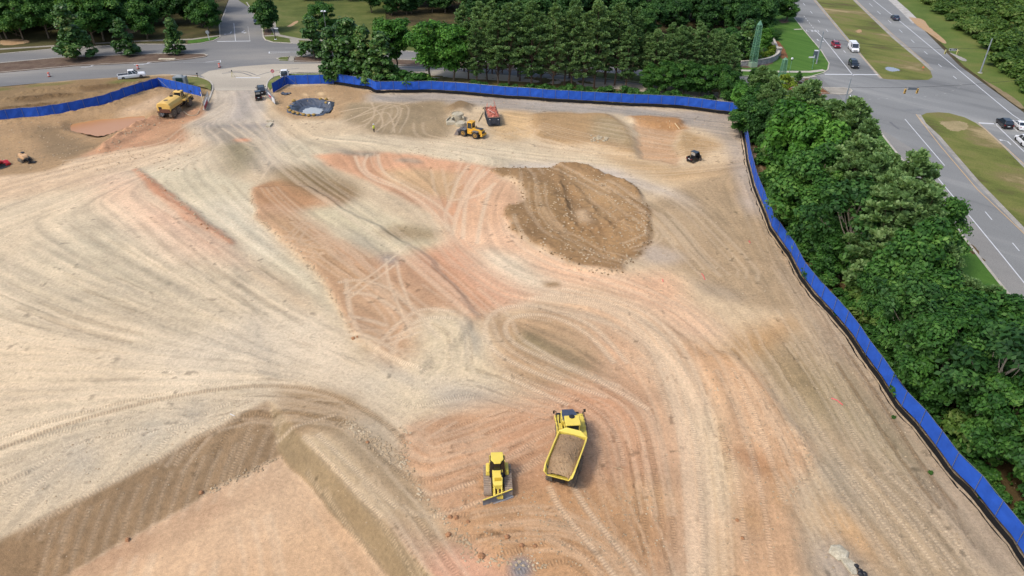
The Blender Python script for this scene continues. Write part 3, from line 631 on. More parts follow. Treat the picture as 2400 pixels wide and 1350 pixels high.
# ================================================================== OUTER GROUND, ROADS, LAWNS
g_wood = ground_mat('forest_floor', [(58, 52, 34), (80, 72, 46), (102, 90, 60)], .18, 3.0)
g_grass = ground_mat('rough_grass', [(80, 92, 44), (98, 108, 54), (122, 122, 72)], .12, 5.0)
g_lawn = ground_mat('mown_lawn', [(66, 100, 38), (80, 118, 46), (94, 128, 56)], .5, 7.0, streak=(R(-52), 14))
g_median = ground_mat('median_grass', [(98, 88, 58), (104, 112, 54), (122, 124, 66), (130, 120, 78), (170, 152, 112)], .11, 5.0, streak=(R(-45), 2.5), span=.3)
g_mulch = ground_mat('mulch', [(92, 76, 66), (112, 94, 80), (126, 110, 94)], .4, 6.0)
g_bark = ground_mat('bark_mulch', [(104, 70, 48), (130, 90, 60), (150, 108, 74)], .8, 6.0)
g_asph = ground_mat('asphalt', [(120, 121, 120), (139, 140, 138), (143, 144, 142), (162, 162, 158)], .09, 9.0, rough=.85, bstr=.15, streak=(R(-48), 9), span=.34)
g_asph2 = ground_mat('street_asphalt', [(120, 120, 120), (136, 135, 132), (162, 157, 148)], .08, 9.0, rough=.85, bstr=.15, streak=(R(4), 5))
g_dust = ground_mat('dusty_road', [(174, 165, 150), (190, 180, 162), (202, 192, 174)], .12, 8.0, rough=.9, bstr=.2, streak=(R(-4), 5))
g_conc = ground_mat('concrete', [(178, 172, 160), (194, 187, 174), (206, 200, 188)], .4, 8.0, rough=.85, bstr=.15)
g_pave = ground_mat('concrete_pavement', [(150, 144, 132), (166, 160, 148), (178, 172, 158)], .4, 8.0, rough=.9, bstr=.15)
g_gravel = ground_mat('shoulder_gravel', [(150, 146, 138), (168, 163, 154), (184, 178, 168)], .4, 9.0, rough=.95)
g_clay = ground_mat('bare_clay', [(168, 136, 100), (190, 158, 120), (178, 158, 128)], .3, 6.0)
w_line = paint('road_white', (222, 224, 226), .7, var=.08, scale=1.5); y_line = paint('road_yellow', (214, 176, 120), .7, var=.08, scale=1.5)
w_worn = paint('worn_white', (190, 188, 184), .8, var=.18, scale=1.0)
pond_m, nt, b = newmat('muddy_water'); b.inputs['Base Color'].default_value = (*alb((196, 142, 92)), 1); b.inputs['Roughness'].default_value = .22; b.inputs['Specular IOR Level'].default_value = .3
n = noise(nt, .5, 3); bump(nt, b, n.outputs[0], .04, .05)
# far ground: one sheet with a window where the site grid lies
def far_ground():
    xs = [-1500, -600, GX0+.05, GX1-.05, 700, 1800]; ys = [-400, GY0+.05, GY1-.05, 900, 2500]; m = MB()
    for i in range(5):
        for j in range(4):
            if i == 2 and j == 1: continue
            m.quad((xs[i], ys[j], -.06), (xs[i+1], ys[j], -.06), (xs[i+1], ys[j+1], -.06), (xs[i], ys[j+1], -.06))
    return m.build('ground', g_wood, kind='structure')
far_ground()
Z0 = .02
# --- highway (one asphalt body), side road and street
HW_L = [(1700, -200), (1812, -30), (1850, 21), (1859, 39), (1881, 68), (1925, 120), (1943, 149), (1940, 165), (1930, 172), (1903, 180), (1874, 183)]
HW_L2 = [(1975, 269), (2010, 276), (2037, 285), (2063, 307), (2090, 341), (2106, 360), (2210, 490), (2307, 615), (2393, 722), (2600, 985), (2800, 1240)]
HW_R = [(3000, 610), (2400, 264), (2330, 213), (2250, 155), (2170, 75), (2090, 0), (1960, -130), (1880, -210)]
sheet('highway', HW_L+[(1800, 182), (1800, 268)]+HW_L2+[(3100, 1240), (3100, 680)]+HW_R, Z0, g_asph)
sheet('side_road', [(-500, 178), (0, 126), (150, 112), (330, 103), (440, 104), (470, 101), (500, 95), (515, 87), (514, 60), (528, 20), (536, 0), (560, -60), (600, -60), (575, 0), (591, 28), (612, 48), (617, 86), (622, 93), (639, 98), (687, 101), (710, 101), (1210, 138), (1720, 178), (1874, 183), (1920, 178), (1975, 232), (1975, 269), (1720, 240), (1486, 212), (1300, 196), (1030, 180), (765, 169), (702, 169), (668, 172), (640, 180), (624, 200), (624, 210), (500, 210), (489, 190), (462, 176), (385, 174), (290, 180), (178, 187), (0, 203), (-500, 252)], Z0+.004, g_asph2)
sheet('dusty_lane', [(560, 156), (640, 150), (765, 149), (1030, 164), (1486, 198), (1880, 226), (1975, 240), (1975, 269), (1720, 240), (1486, 212), (1300, 196), (1030, 180), (765, 169), (702, 169), (668, 172), (640, 180), (624, 200), (624, 212), (505, 212), (492, 190), (470, 176), (490, 166)], Z0+.008, g_dust, skirt=.06)
0 and sheet('dust_trail', [(420, 122), (470, 116), (530, 120), (565, 135), (580, 158), (560, 158), (545, 140), (510, 126), (470, 121)], Z0+.010, g_dust)
sheet('dusty_lane', [(1978, 266), (2000, 232), (2044, 285), (2040, 287), (2010, 278)], Z0+.006, g_dust)
sheet('road_shoulder', [(2063, 309), (2110, 366), (2310, 618), (2393, 724), (2600, 988), (2680, 988), (2400, 664), (2290, 530), (2212, 437), (2140, 350), (2046, 290)], Z0+.006, ground_mat('worn_asphalt', [(138, 136, 132), (150, 148, 143), (160, 157, 151)], .1, 9.0, rough=.9, bstr=.15, streak=(R(-48), 6)))
# --- raised islands with kerbs
def island(name, px, mat, z=.13, kerb=True, curve=False, sk=.16):
    sheet(name, px, z, mat, skirt=sk)
    if kerb:
        m = MB(); P = [G(*p) for p in px]; P.append(P[0]); L, Rr = ribbon_pts(P, .3)
        n = len(P); up = [p+Vector((0, 0, z+.006)) for p in L], [p+Vector((0, 0, z+.006)) for p in Rr]
        m.add(up[0]+up[1], [(i, i+1, n+i+1, n+i) for i in range(n-1)])
        for S in up: m.add(S+[p-Vector((0, 0, z)) for p in S], [(i, i+1, n+i+1, n+i) for i in range(n-1)])
        m.build('kerb', g_conc, kind='structure')
island('planted_median', [(-500, 200), (0, 148), (142, 135), (367, 126), (440, 126), (478, 127), (487, 130), (480, 133), (444, 138), (370, 145), (178, 154), (0, 170), (-500, 224)], g_mulch)
island('grass_island', [(649, 137), (660, 134), (678, 133), (675, 142), (655, 141)], g_grass)
island('concrete_crossing', [(678.5, 133), (692, 133), (688, 143), (675.5, 142)], g_pave)
island('planted_median', [(692.5, 133), (775, 132), (1000, 143), (1210, 153), (1210, 164), (1000, 155), (775, 146.5), (688.5, 143.3)], g_mulch)
island('grass_median', [(1210.5, 153), (1486, 176), (1700, 196), (1700, 210), (1486, 192), (1210.5, 164)], g_grass)
island('planted_median', [(1700.5, 197), (1830, 205), (1926, 206), (1945, 219), (1922, 219), (1700.5, 212)], g_bark)
island('concrete_nose', [(1926.5, 206), (1975, 206), (1992, 209), (1997, 214), (1990, 220), (1970, 221), (1945.5, 219)], g_pave)
# far side verges, pavement and lawns
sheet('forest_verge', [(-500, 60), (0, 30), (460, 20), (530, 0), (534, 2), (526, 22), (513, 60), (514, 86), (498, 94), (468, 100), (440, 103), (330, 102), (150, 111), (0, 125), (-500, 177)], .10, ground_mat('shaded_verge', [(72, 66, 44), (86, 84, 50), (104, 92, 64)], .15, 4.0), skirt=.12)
m = MB(); ribbon(m, [(-300, 140), (0, 115), (150, 106), (330, 96), (450, 92), (515, 83)], 1.6, .115); m.build('pavement', g_pave, kind='structure')
sheet('grass_corner', [(440, 95), (510, 86), (513, 88), (498, 93.5), (470, 99.5), (440, 102)], .12, g_lawn)
sheet('clay_bank', [(255, 72), (290, 64), (325, 68), (320, 78), (265, 80)], .12, g_clay); sheet('clay_bank', [(0, 95), (40, 90), (75, 96), (60, 103), (0, 108)], .12, g_clay)
sheet('grass_slope', [(593, 22), (553, -4), (600, -30), (900, -30), (905, 60), (1080, 62), (1080, 128), (710, 100.5), (687, 100.5), (639, 97.5), (622, 92.5), (617.5, 86), (613, 48)], .12, g_grass, skirt=.14)
sheet('clay_bank', [(672, 62), (690, 50), (700, 48), (698, 54), (680, 64)], .13, g_clay)
sheet('mulch_bed', [(618.5, 83), (638, 82), (636, 68), (618, 66)], .128, g_mulch)
m = MB(); ribbon(m, [(634, 25), (641, 66), (650, 82), (700, 92), (760, 95)], 1.8, .135); ribbon(m, [(619, 84), (650, 83)], 1.4, .139); ribbon(m, [(688, 91), (692, 101)], 2.4, .143); m.build('pavement', g_pave, kind='structure')
m = MB(); ribbon(m, [(529, 22), (514, 60), (516, 86), (500, 94.5), (470, 100.5), (440, 103.5), (330, 102.5), (150, 111.5), (0, 125.5), (-400, 167)], .35, .15, .14); m.build('kerb', g_conc, kind='structure')
m = MB(); ribbon(m, [(578, 5), (592, 28), (612.5, 48), (617, 86), (622, 93), (639, 98), (687, 101), (710, 101), (1080, 128)], .35, .155, .14); m.build('kerb', g_conc, kind='structure')
m = MB(); ribbon(m, [(474, 262), (486, 240), (498, 212), (499, 196), (488, 186), (462, 178), (400, 174.5)], .4, .16, .16, curve=True); ribbon(m, [(624, 208), (625, 194), (634, 182), (655, 174.5), (702, 170.5), (765, 170.5), (1030, 182)], .4, .16, .16, curve=True); m.build('kerb', g_conc, kind='structure')
sheet('grass_corner', [(626, 200), (632, 188), (645, 180), (672, 173), (765, 172), (1000, 182), (1000, 190), (780, 188), (690, 187), (655, 195), (632, 210)], .10, ground_mat('corner_grass', [(98, 112, 56), (112, 126, 64), (150, 142, 100)], .12, 5.0))
sheet('grass_corner', [(420, 180), (462, 180), (486, 189), (495, 198), (494, 212), (484, 206), (440, 196)], .42, ground_mat('dry_grass', [(128, 124, 78), (112, 118, 62), (156, 140, 102)], .3, 5.0))
# north-east corner: forest edge, lawn, bed
island('lawn', [(1820, 8), (1850, 21), (1859, 39), (1881, 68), (1925, 120), (1943, 149), (1940, 164), (1930, 171), (1903, 179), (1874, 182), (1800, 180), (1720, 177), (1720, 140), (1760, 60)], g_lawn)
m = MB(); ribbon(m, [(1640, 158), (1720, 164), (1830, 168), (1900, 168), (1932, 164)], 1.5, .145); ribbon(m, [(1861, 69), (1880, 68)], .9, .147); m.build('pavement', g_conc, kind='structure')
sheet('mulch_bed', [(1811, 96), (1827, 95), (1848, 132), (1846, 137), (1828, 139)], .142, g_bark)
sheet('mulch_bed', [(1735, 150), (1760, 146), (1820, 143), (1800, 154), (1770, 159), (1735, 160)], .142, g_mulch)
sheet('mulch_bed', [(1826, 47), (1838, 44), (1850, 48), (1848, 53), (1834, 55), (1827, 52)], .142, g_mulch)
m = MB(); ribbon(m, [(1873, 182.5), (1892, 181.5), (1912, 178)], .7, .17, .17); m.build('drain_inlet_edge', g_conc, kind='structure')
# highway medians
sheet('highway_median', [(1800, -120), (1913, 0), (1991, 93), (2035, 146), (2069, 184), (2080, 185.5), (2125, 187), (2175, 187), (2186, 181), (2181, 166), (2157, 144), (2090, 88), (1999, 0), (1890, -120)], .05, g_median, skirt=.06)
sheet('highway_median', [(2160, 270), (2172, 264.5), (2200, 263), (2225, 265), (2261, 275), (2287, 288), (2310, 305), (2357, 349), (2400, 393), (2800, 790), (2800, 985), (2400, 532), (2293, 422), (2204, 319), (2170, 288)], .05, g_median, skirt=.06)
m = MB(); ribbon(m, [(1850, -78), (1908, -5), (1989, 92), (2066, 184)], 1.1, .034); ribbon(m, [(1940, -62), (2003, 0), (2093, 88), (2159, 143), (2183, 164)], 1.3, .034); ribbon(m, [(2152, 268), (2166, 289), (2200, 320), (2290, 424), (2400, 538), (2700, 880)], 1.0, .034); ribbon(m, [(2285, 286), (2310, 305), (2359, 349), (2402, 393), (2800, 785)], .8, .034); m.build('gravel_shoulder', g_gravel, kind='structure')
sheet('puddle', [(2073, 159), (2080, 156), (2094, 158), (2112, 164), (2106, 166), (2094, 168), (2080, 166)], .056, paint('puddle_water', (150, 152, 158), .07, var=.05))
sheet('clay_patch', [(2005, 72), (2016, 67), (2022, 74), (2010, 78)], .056, g_clay); sheet('clay_patch', [(2200, 285), (2260, 282), (2275, 300), (2230, 312)], .056, ground_mat('dry_patch', [(150, 138, 98), (178, 160, 122)], .3, 5.0))
# east verge
sheet('grass_verge', [(1890, -210), (1970, -130), (2100, 0), (2180, 75), (2260, 155), (2340, 213), (2410, 264), (3000, 600), (3400, 600), (3400, -300), (2000, -300)], .01, ground_mat('east_verge', [(74, 96, 40), (98, 116, 52), (122, 124, 68)], .08, 4.0))
m = MB(); ribbon(m, [(1950, -140), (2092, 0), (2120, 25), (2150, 55)], 3.0, .032); m.build('gravel_shoulder', ground_mat('pale_gravel', [(160, 156, 148), (190, 186, 178), (206, 202, 196)], .5, 7.0), kind='structure')
sheet('clay_patch', [(2130, 40), (2165, 44), (2176, 62), (2192, 75), (2222, 100), (2212, 104), (2180, 80), (2150, 62)], .036, g_clay)
sheet('clay_patch', [(2224, 122), (2262, 136), (2268, 144), (2250, 142)], .036, g_gravel); sheet('clay_patch', [(2300, 184), (2340, 205), (2400, 245), (2400, 262), (2335, 213)], .036, ground_mat('verge_dirt', [(132, 118, 88), (156, 138, 106)], .4, 6.0))
# near verge of the highway
sheet('lawn', [(1985, 280), (2010, 279), (2036, 288), (2061, 309), (2088, 343), (2105, 363), (2209, 493), (2306, 618), (2392, 726), (2600, 990), (2800, 1245), (2700, 1245), (2380, 930), (2215, 770), (2110, 610), (2010, 450), (1940, 335), (1960, 290)], .05, g_lawn, skirt=.07)
m = MB(); ribbon(m, [(1975, 270), (2010, 277.5), (2037, 286), (2062, 308), (2089, 342), (2105, 362), (2210, 492), (2307, 617), (2393, 725), (2600, 989)], .4, .08, .08); m.build('kerb', g_conc, kind='structure')
# --- painted markings
ZM = Z0+.018
def dash(m, a, b, n, frac=.35, w=.15, z=ZM):
    A, B = G(*a, z), G(*b, z)
    for i in range(n):
        p, q = A.lerp(B, i/n), A.lerp(B, (i+frac)/n); L, Rr = ribbon_pts([p, q], w); m.quad(L[0], L[1], Rr[1], Rr[0])
def line(m, px, w=.15, z=ZM, curve=False): ribbon(m, px, w, z, curve=curve)
wm = MB(); ym = MB(); wn = MB()
line(wm, [(1933, 174), (2059, 175)], .6); line(wm, [(1910.5, 70), (1930, 90), (2000, 177)], .2); dash(wm, (1884, 37), (1909, 69), 6, .5, .15)
for k in ((1882, 7), (1899, 26), (1917, 47), (1936, 69), (1955, 92), (1977, 118)): line(wm, [k, (k[0]+5, k[1]+5.6)], .16)
line(ym, [(1840, -80), (1903, -5), (1984, 92), (2059, 176), (2066, 183)], .13)
line(wm, [(1994, 223), (2043, 288)], .7); line(wm, [(2294, 288), (2400, 294)], .6); line(wm, [(2331, 289), (2400, 355), (2700, 640)], .2); line(ym, [(2294, 289), (2346, 336), (2400, 384), (2700, 650)], .13)
line(wm, [(1990, -60), (2047, 0), (2117, 56), (2223, 144), (2303, 211), (2373, 269), (2420, 300)], .2); line(ym, [(1950, -55), (2005, 0), (2095, 83), (2178, 153)], .13)
for k in ((2037, 8), (2056, 26), (2081, 47), (2107, 69), (2135, 93), (2166, 120), (2199, 150), (2234, 178)): line(wm, [k, (k[0]+8, k[1]+7)], .16)
line(ym, [(2147, 268), (2204, 342), (2290, 443), (2400, 547), (2700, 880)], .15)
line(wm, [(2121, 279), (2160, 325), (2214, 388)], .16); line(wm, [(2146, 354), (2217, 440), (2294, 532), (2349, 599), (2400, 662), (2600, 920)], .18)
for k in ((2309, 496), (2373, 569), (2440, 645)): line(wm, [k, (k[0]+16, k[1]+19)], .16)
line(wm, [(2373, 297), (2386, 308)], .16)
for k in ((1974, 233), (1996, 233.5), (2016, 233), (2036, 232.5), (2056, 232), (2076, 231), (2112, 230), (2140, 228), (2165, 226), (2192, 223), (2212, 219), (2230, 213), (2243, 206), (2249, 198)): line(wn, [k, (k[0]+6, k[1]-.3)], .14)
line(wn, [(1930, 232), (1972, 233)], .14, ZM+.004); line(wn, [(1950, 245), (2010, 246)], .14, ZM+.004)
# side road
line(wm, [(509, 97), (587, 96)], .5); line(wm, [(548, 54), (552, 96)], .14); line(wn, [(581, 62), (586, 96)], .12); line(wm, [(553, 182), (610, 182)], .5, ZM+.01)
line(wm, [(516, 141.5), (480, 146), (430, 146)], .2); line(wm, [(516.5, 141), (516.5, 146)], .2); line(wn, [(300, 150), (430, 146), (516, 146)], .12)
line(wm, [(631, 121), (631, 125)], .3); line(wm, [(631, 121.5), (720, 121.5), (860, 127)], .14); line(wm, [(631, 125), (680, 121.8)], .14); line(wn, [(668, 112.5), (695, 112.5)], .14)
line(wn, [(1790, 188.5), (1810, 189)], .15); line(wn, [(1880, 193), (1925, 194)], .12)
def arrow(m, px, py, rot, sc=1.0, turn=1, z=ZM+.012, both=False):
    M = Matrix.Translation(G(px, py, z)) @ Matrix.Rotation(rot, 4, 'Z') @ Matrix.Scale(sc, 4); o = MB(M)
    o.quad((-1.3, -.1, 0), (.1, -.1, 0), (.1, .1, 0), (-1.3, .1, 0)); o.quad((.1, -.1, 0), (.55, .5*turn-.1, 0), (.55, .5*turn+.12, 0), (.1, .1, 0)) if turn else None
    o.add([(.5, .45*turn-.1, .002), (.95, .95*turn, .002), (.25, .95*turn+.1*turn, .002)], [(0, 1, 2)])
    m.add(o.v, o.f)
arrow(wm, 2362, 332, head((2380, 350), (2346, 318)), 1.25, 1); arrow(wm, 540, 78, R(-80), 1.6, -1); arrow(wm, 567, 75, R(-95), 1.6, 1); arrow(wm, 335, 151, R(5), 1.8, 1); arrow(wm, 205, 157, R(4), 1.3, 1)
arrow(wm, 1918, 95, head((1900, 75), (1930, 110)), 1.35, 1); 
# the word ONLY for traffic coming down the turning lane
def letters(word, px, py, rot, hgt=2.4, w=.75, gap=.28, st=.16):
    S = {'O': [[(0, 0), (1, 0), (1, 1), (0, 1), (0, 0)]], 'N': [[(0, 0), (0, 1), (1, 0), (1, 1)]], 'L': [[(0, 1), (0, 0), (1, 0)]], 'Y': [[(0, 1), (.5, .5), (1, 1)], [(.5, .5), (.5, 0)]]}
    M = Matrix.Translation(G(px, py, ZM+.004)) @ Matrix.Rotation(rot, 4, 'Z'); x = -(len(word)*(w+gap)-gap)/2; m = MB()
    for c in word:
        for s in S[c]:
            P = [Vector((x+a*w, (b-.5)*hgt, 0)) for a, b in s]
            for p, q in zip(P, P[1:]):
                d = (q-p).normalized()*st*.5; L, Rr = ribbon_pts([p-d, q+d], st); o = [M @ v for v in (L[0], L[1], Rr[1], Rr[0])]; m.quad(*o)
        x += w+gap
    return m
lt = letters('ONLY', 1903, 72, head((1925, 110), (1890, 60))-R(90)+R(180)); wm.add(lt.v, lt.f)
wm.build('road_markings', w_line, kind='structure'); ym.build('road_edge_lines', y_line, kind='structure'); wn.build('worn_markings', w_worn, kind='structure')
# tyre marks and darker wheel lanes
dm = paint('tyre_marks', (112, 112, 114), .85, var=.1)
m = MB(); ribbon(m, [(520, 172), (560, 168), (590, 178)], .35, Z0+.016, curve=True); ribbon(m, [(535, 168), (575, 166), (600, 176)], .3, Z0+.016, curve=True); ribbon(m, [(600, 178), (640, 166), (700, 160)], .3, Z0+.016, curve=True); ribbon(m, [(2086, 286), (2100, 298), (2108, 303)], .5, Z0+.016, curve=True); m.build('tyre_marks', dm, kind='structure')
# ponds
sheet('pond', [(150, 290), (230, 272), (354, 262), (352, 274), (302, 298), (238, 322), (205, 315), (150, 305)], -.35, pond_m)
# lumps of weeds on bare ground
# ================================================================== TREES
bark = paint('bark', (120, 106, 88), .9, var=.25, scale=3); bark_d = paint('pine_bark', (104, 84, 68), .9, var=.25, scale=3); bark_p = paint('pale_bark', (168, 158, 140), .9, var=.2, scale=3)
LM = {'broad': leaf_mat('leaf_broad', [(36, 76, 30), (58, 104, 40), (82, 130, 52), (122, 162, 74)]),
      'maple': leaf_mat('leaf_bright', [(52, 98, 34), (74, 126, 44), (98, 152, 54), (130, 178, 78)]),
      'dark': leaf_mat('leaf_dark', [(34, 70, 32), (52, 94, 42), (72, 116, 52), (100, 142, 66)], trans=.3),
      'magnolia': leaf_mat('leaf_magnolia', [(46, 80, 38), (68, 106, 48), (92, 130, 62), (132, 140, 80)], rough=.4, trans=.15),
      'pine': leaf_mat('needles', [(78, 112, 68), (106, 142, 84), (134, 168, 102), (160, 186, 124)], trans=.35),
      'scrub': leaf_mat('leaf_scrub', [(54, 88, 30), (80, 114, 44), (108, 138, 60), (140, 154, 88)]),
      'yellow': leaf_mat('leaf_yellow', [(80, 110, 22), (112, 142, 34), (140, 166, 50), (168, 180, 80)])}
def quads(C, Nn, S, asp=.62, rng=RNG):
    n = len(C); Nn = Nn/(np.linalg.norm(Nn, axis=1, keepdims=True)+1e-9); r = rng.normal(size=(n, 3))
    U = np.cross(Nn, r); U /= np.linalg.norm(U, axis=1, keepdims=True)+1e-9; W = np.cross(Nn, U)
    U = U*S[:, None]; W = W*S[:, None]*asp; D = Nn*S[:, None]*.25
    V = np.stack([C-U, C-W+D, C+U, C+W+D], 1).reshape(-1, 3)
    return V, np.arange(n*4).reshape(n, 4)
def merge(parts):
    V = np.concatenate([p[0] for p in parts]); Q = []; k = 0
    for p in parts: Q.append(p[1]+k); k += len(p[0])
    return V, np.concatenate(Q)
def crown_blobs(name, mat, seed, h, w, z0, nb, per, br, leaf, shape='round', flowers=0, droop=0.0):
    rng = np.random.default_rng(seed); C = []; parts = []; tint = []
    while len(C) < nb:
        u = rng.uniform(-1, 1, 3)
        if shape == 'cone':
            t = rng.random()**1.25; rad = (1-t)**.8*w+.25; a = rng.uniform(0, 6.283); q = rng.uniform(.45, 1)
            C.append((math.cos(a)*rad*q, math.sin(a)*rad*q, z0+t*(h-z0)))
        else:
            l = np.linalg.norm(u)
            if l > 1 or l < .42: continue
            zz = u[2]; k = 1-.25*max(0, zz)**2 if shape == 'round' else (.75+.25*zz)
            C.append((u[0]*w*k*(1-br/w*.5), u[1]*w*k*(1-br/w*.5), z0+(zz+1)/2*(h-z0-br*.6)))
    C = np.array(C); lim = []
    for i, c in enumerate(C):
        r = br*rng.uniform(.65, 1.3); d = rng.normal(size=(per, 3)); d /= np.linalg.norm(d, axis=1, keepdims=True)
        d[:, 2] = np.where(d[:, 2] < -.35, -d[:, 2]*.6, d[:, 2]); rr = r*(1-.55*rng.random(per)**2.0)
        p = c+d*rr[:, None]*np.array([1, 1, .78])+rng.normal(size=(per, 3))*r*.12
        p[:, 2] -= droop*np.hypot(d[:, 0], d[:, 1])*r
        parts.append(quads(p, d+np.array([0, 0, .55])+rng.normal(size=(per, 3))*.5, leaf*rng.uniform(.6, 1.3, per), rng=rng)); tint.append(np.full(per*4, rng.uniform(0, .42)))
    V, Q = merge(parts)
    return fast_mesh(name, V, Q, mat, {'tint': ('FLOAT', np.concatenate(tint))}), C
def trunk_mesh(name, mat, h, r, tips, seed, lean=.02, nl=12):
    rng = random.Random(seed); m = MB(); P = [(0, 0, -.3)]; 
    for i in range(1, 6): P.append((rng.gauss(0, lean)*h, rng.gauss(0, lean)*h, h*i/5))
    m.tube(P, r, 7, r2=r*.25)
    for t in rng.sample(list(map(tuple, tips)), min(nl, len(tips))):
        zb = max(.12*h, min(t[2]*rng.uniform(.35, .75), h*.85)); k = min(4, int(zb/h*5)); f = zb/h*5-k; a = Vector(P[k]).lerp(Vector(P[k+1]), f); e = Vector(t)
        mid = a.lerp(e, .5)+Vector((0, 0, -.06*(e-a).length)); m.tube([a, mid, e], r*.38, 5, r2=r*.08)
    o = m.build(name, mat); me = o.data; bpy.data.objects.remove(o); return me
def pine_mesh(seed, h=17., w=3.1, z0=.34):
    rng = np.random.default_rng(seed); parts = []; tint = []; tips = []
    nw = 22
    for i in range(nw):
        t = i/(nw-1); z = h*(z0+(1-z0)*t*.985); ln = w*(1-t)**.62*rng.uniform(.8, 1.1)+.35; ln *= min(1, .55+t*2.2)
        nbr = 7 if t < .85 else 5
        for k in range(nbr):
            if rng.random() < .12*(1-t): continue
            a = rng.uniform(0, 6.283); up = -.05+.55*t; L = ln*rng.uniform(.65, 1.15); tip = np.array([math.cos(a)*L, math.sin(a)*L, z+L*up]); tips.append(tip)
            nt_ = max(3, int(L*2.3)); tn = rng.uniform(0, .4)
            for q in range(nt_):
                f = .35+.65*(q+1)/nt_; c = np.array([0, 0, z])+(tip-np.array([0, 0, z]))*f+rng.normal(size=3)*.16
                n = 22; d = rng.normal(size=(n, 3)); d[:, 2] = np.abs(d[:, 2])+.35; d /= np.linalg.norm(d, axis=1, keepdims=True)
                ll = rng.uniform(.32, .6, n); side = np.cross(d, rng.normal(size=(n, 3))); side /= np.linalg.norm(side, axis=1, keepdims=True)+1e-9; side *= .085
                p0 = c+d*.03; p1 = c+d*ll[:, None]
                V = np.stack([p0-side*.5, p0+side*.5, p1+side*1.3, p1-side*1.3], 1).reshape(-1, 3); parts.append((V, np.arange(n*4).reshape(n, 4))); tint.append(np.full(n*4, tn))
    V, Q = merge(parts)
    return fast_mesh('crown', V, Q, LM['pine'], {'tint': ('FLOAT', np.concatenate(tint))}), tips
SP = {}
def species(key, crown, trunk, h): SP.setdefault(key, []).append((crown, trunk, h))
for s in range(5):
    c, tips = pine_mesh(100+s, 17+s*.4, 3.0+.2*s, (.22, .26, .30, .18, .24)[s]); species('pine', c, trunk_mesh('trunk', bark_d, 16.3, .2, [t for t in tips if t[2] < 12], s, .006, 30), 17+s*.4)
for s in range(3):
    c, tips = pine_mesh(140+s, 12, 3.1, .14); species('low_pine', c, trunk_mesh('trunk', bark_d, 11.5, .17, tips, s, .006, 26), 12)
for s in range(5):
    c, C = crown_blobs('crown', LM['broad'], 200+s, 13, 4.4+.3*s, 1.9, 66, 250, 1.2, .25); species('broad', c, trunk_mesh('trunk', bark, 10.5, .24, C, s, .02, 16), 13)
for s in range(4):
    c, C = crown_blobs('crown', LM['maple'], 240+s, 11, 3.3+.2*s, 2.4, 52, 220, 1.05, .25, 'egg'); species('maple', c, trunk_mesh('trunk', bark, 9, .17, C, s, .015, 14), 11)
for s in range(4):
    c, C = crown_blobs('crown', LM['dark'], 260+s, 16, 5.8, 1.6, 64, 150, 1.6, .42); species('dark', c, trunk_mesh('trunk', bark, 12, .28, C, s, .02, 10), 16)
for s in range(3):
    c, C = crown_blobs('crown', LM['magnolia'], 280+s, 10, 2.6, .9, 70, 110, .75, .3, 'cone'); species('magnolia', c, trunk_mesh('trunk', bark, 8.5, .14, C, s, .01, 14), 10)
for s in range(3):
    c, C = crown_blobs('crown', LM['scrub'], 300+s, 3.2, 2.2, .1, 20, 90, .8, .26); species('scrub', c, trunk_mesh('trunk', bark, 2.2, .07, C, s, .05, 8), 3.2)
for s in range(2):
    c, C = crown_blobs('crown', LM['broad'], 320+s, 2.6, 1.7, .05, 16, 110, .65, .2); species('shrub', c, trunk_mesh('trunk', bark, 1.8, .05, C, s, .05, 8), 2.6)
for s in range(3):
    c, C = crown_blobs('crown', LM['dark'], 340+s, 13, 4.6, 4.5, 26, 120, 1.15, .26, droop=.2); species('open', c, trunk_mesh('trunk', bark_p, 11.5, .24, C, s+3, .035, 22), 13)
for s in range(2):
    c, C = crown_blobs('crown', LM['yellow'], 360+s, 8, 3.0, 1.6, 34, 130, .95, .28); species('yellow', c, trunk_mesh('trunk', bark, 6.5, .14, C, s, .02, 12), 8)
flower_m = paint('flower_white', (240, 238, 224), .6, var=.04)
TR = random.Random(21); TREES = []
def plant(kind, px, py, ytop=None, h=None, w=None, name='tree', label='', cat='tree', group=None, v=None, flowers=0, lean=0.0, world=None):
    var = SP[kind]; cr, tk, bh = var[TR.randrange(len(var)) if v is None else v % len(var)]
    p = Vector((*world, 0)) if world else G(px, py)
    p.z = hs(p.x, p.y)
    if h is None: h = max(1.0, top_height(p, ytop)-p.z)
    s = h/bh; sw = s*(w or 1)*TR.uniform(.94, 1.06)
    t = thing(name, label, cat, p, TR.uniform(0, 6.28), group); t.scale = (sw, sw, s)
    if lean: t.rotation_euler[1] = lean
    a = bpy.data.objects.new('trunk', tk); a.parent = t; COL.objects.link(a); c = bpy.data.objects.new('crown', cr); c.parent = t; COL.objects.link(c)
    if flowers:
        fr = random.Random(px); me = cr; n = len(me.vertices)
        for k in range(flowers):
            q = me.vertices[fr.randrange(n)].co; m = MB()
            for zz in range(6): a_ = zz*1.047; m.add([(q.x, q.y, q.z), (q.x*1.05+.16*math.cos(a_), q.y*1.05+.16*math.sin(a_), q.z+.12), (q.x*1.05+.16*math.cos(a_+.9), q.y*1.05+.16*math.sin(a_+.9), q.z+.12)], [(0, 1, 2)])
            m.build('flower', flower_m, t)
    TREES.append(p); return t
# --- street magnolias in the median
plant('magnolia', 182, 139, 18, w=1.25, name='magnolia_tree', label='largest conical magnolia with white flowers in the mulched median, leftmost of three', flowers=14, v=0)
plant('magnolia', 299, 130, 46, w=1.25, name='magnolia_tree', label='middle conical magnolia of three in the mulched median behind the white pickup', flowers=4, v=1)
plant('magnolia', 416, 127, 46, w=1.2, name='magnolia_tree', label='conical magnolia nearest the tip of the left mulched median', flowers=3, v=2)
plant('magnolia', 738, 136, 42, w=1.3, name='magnolia_tree', label='dark magnolia standing alone in the right median east of the junction', flowers=8, v=1)
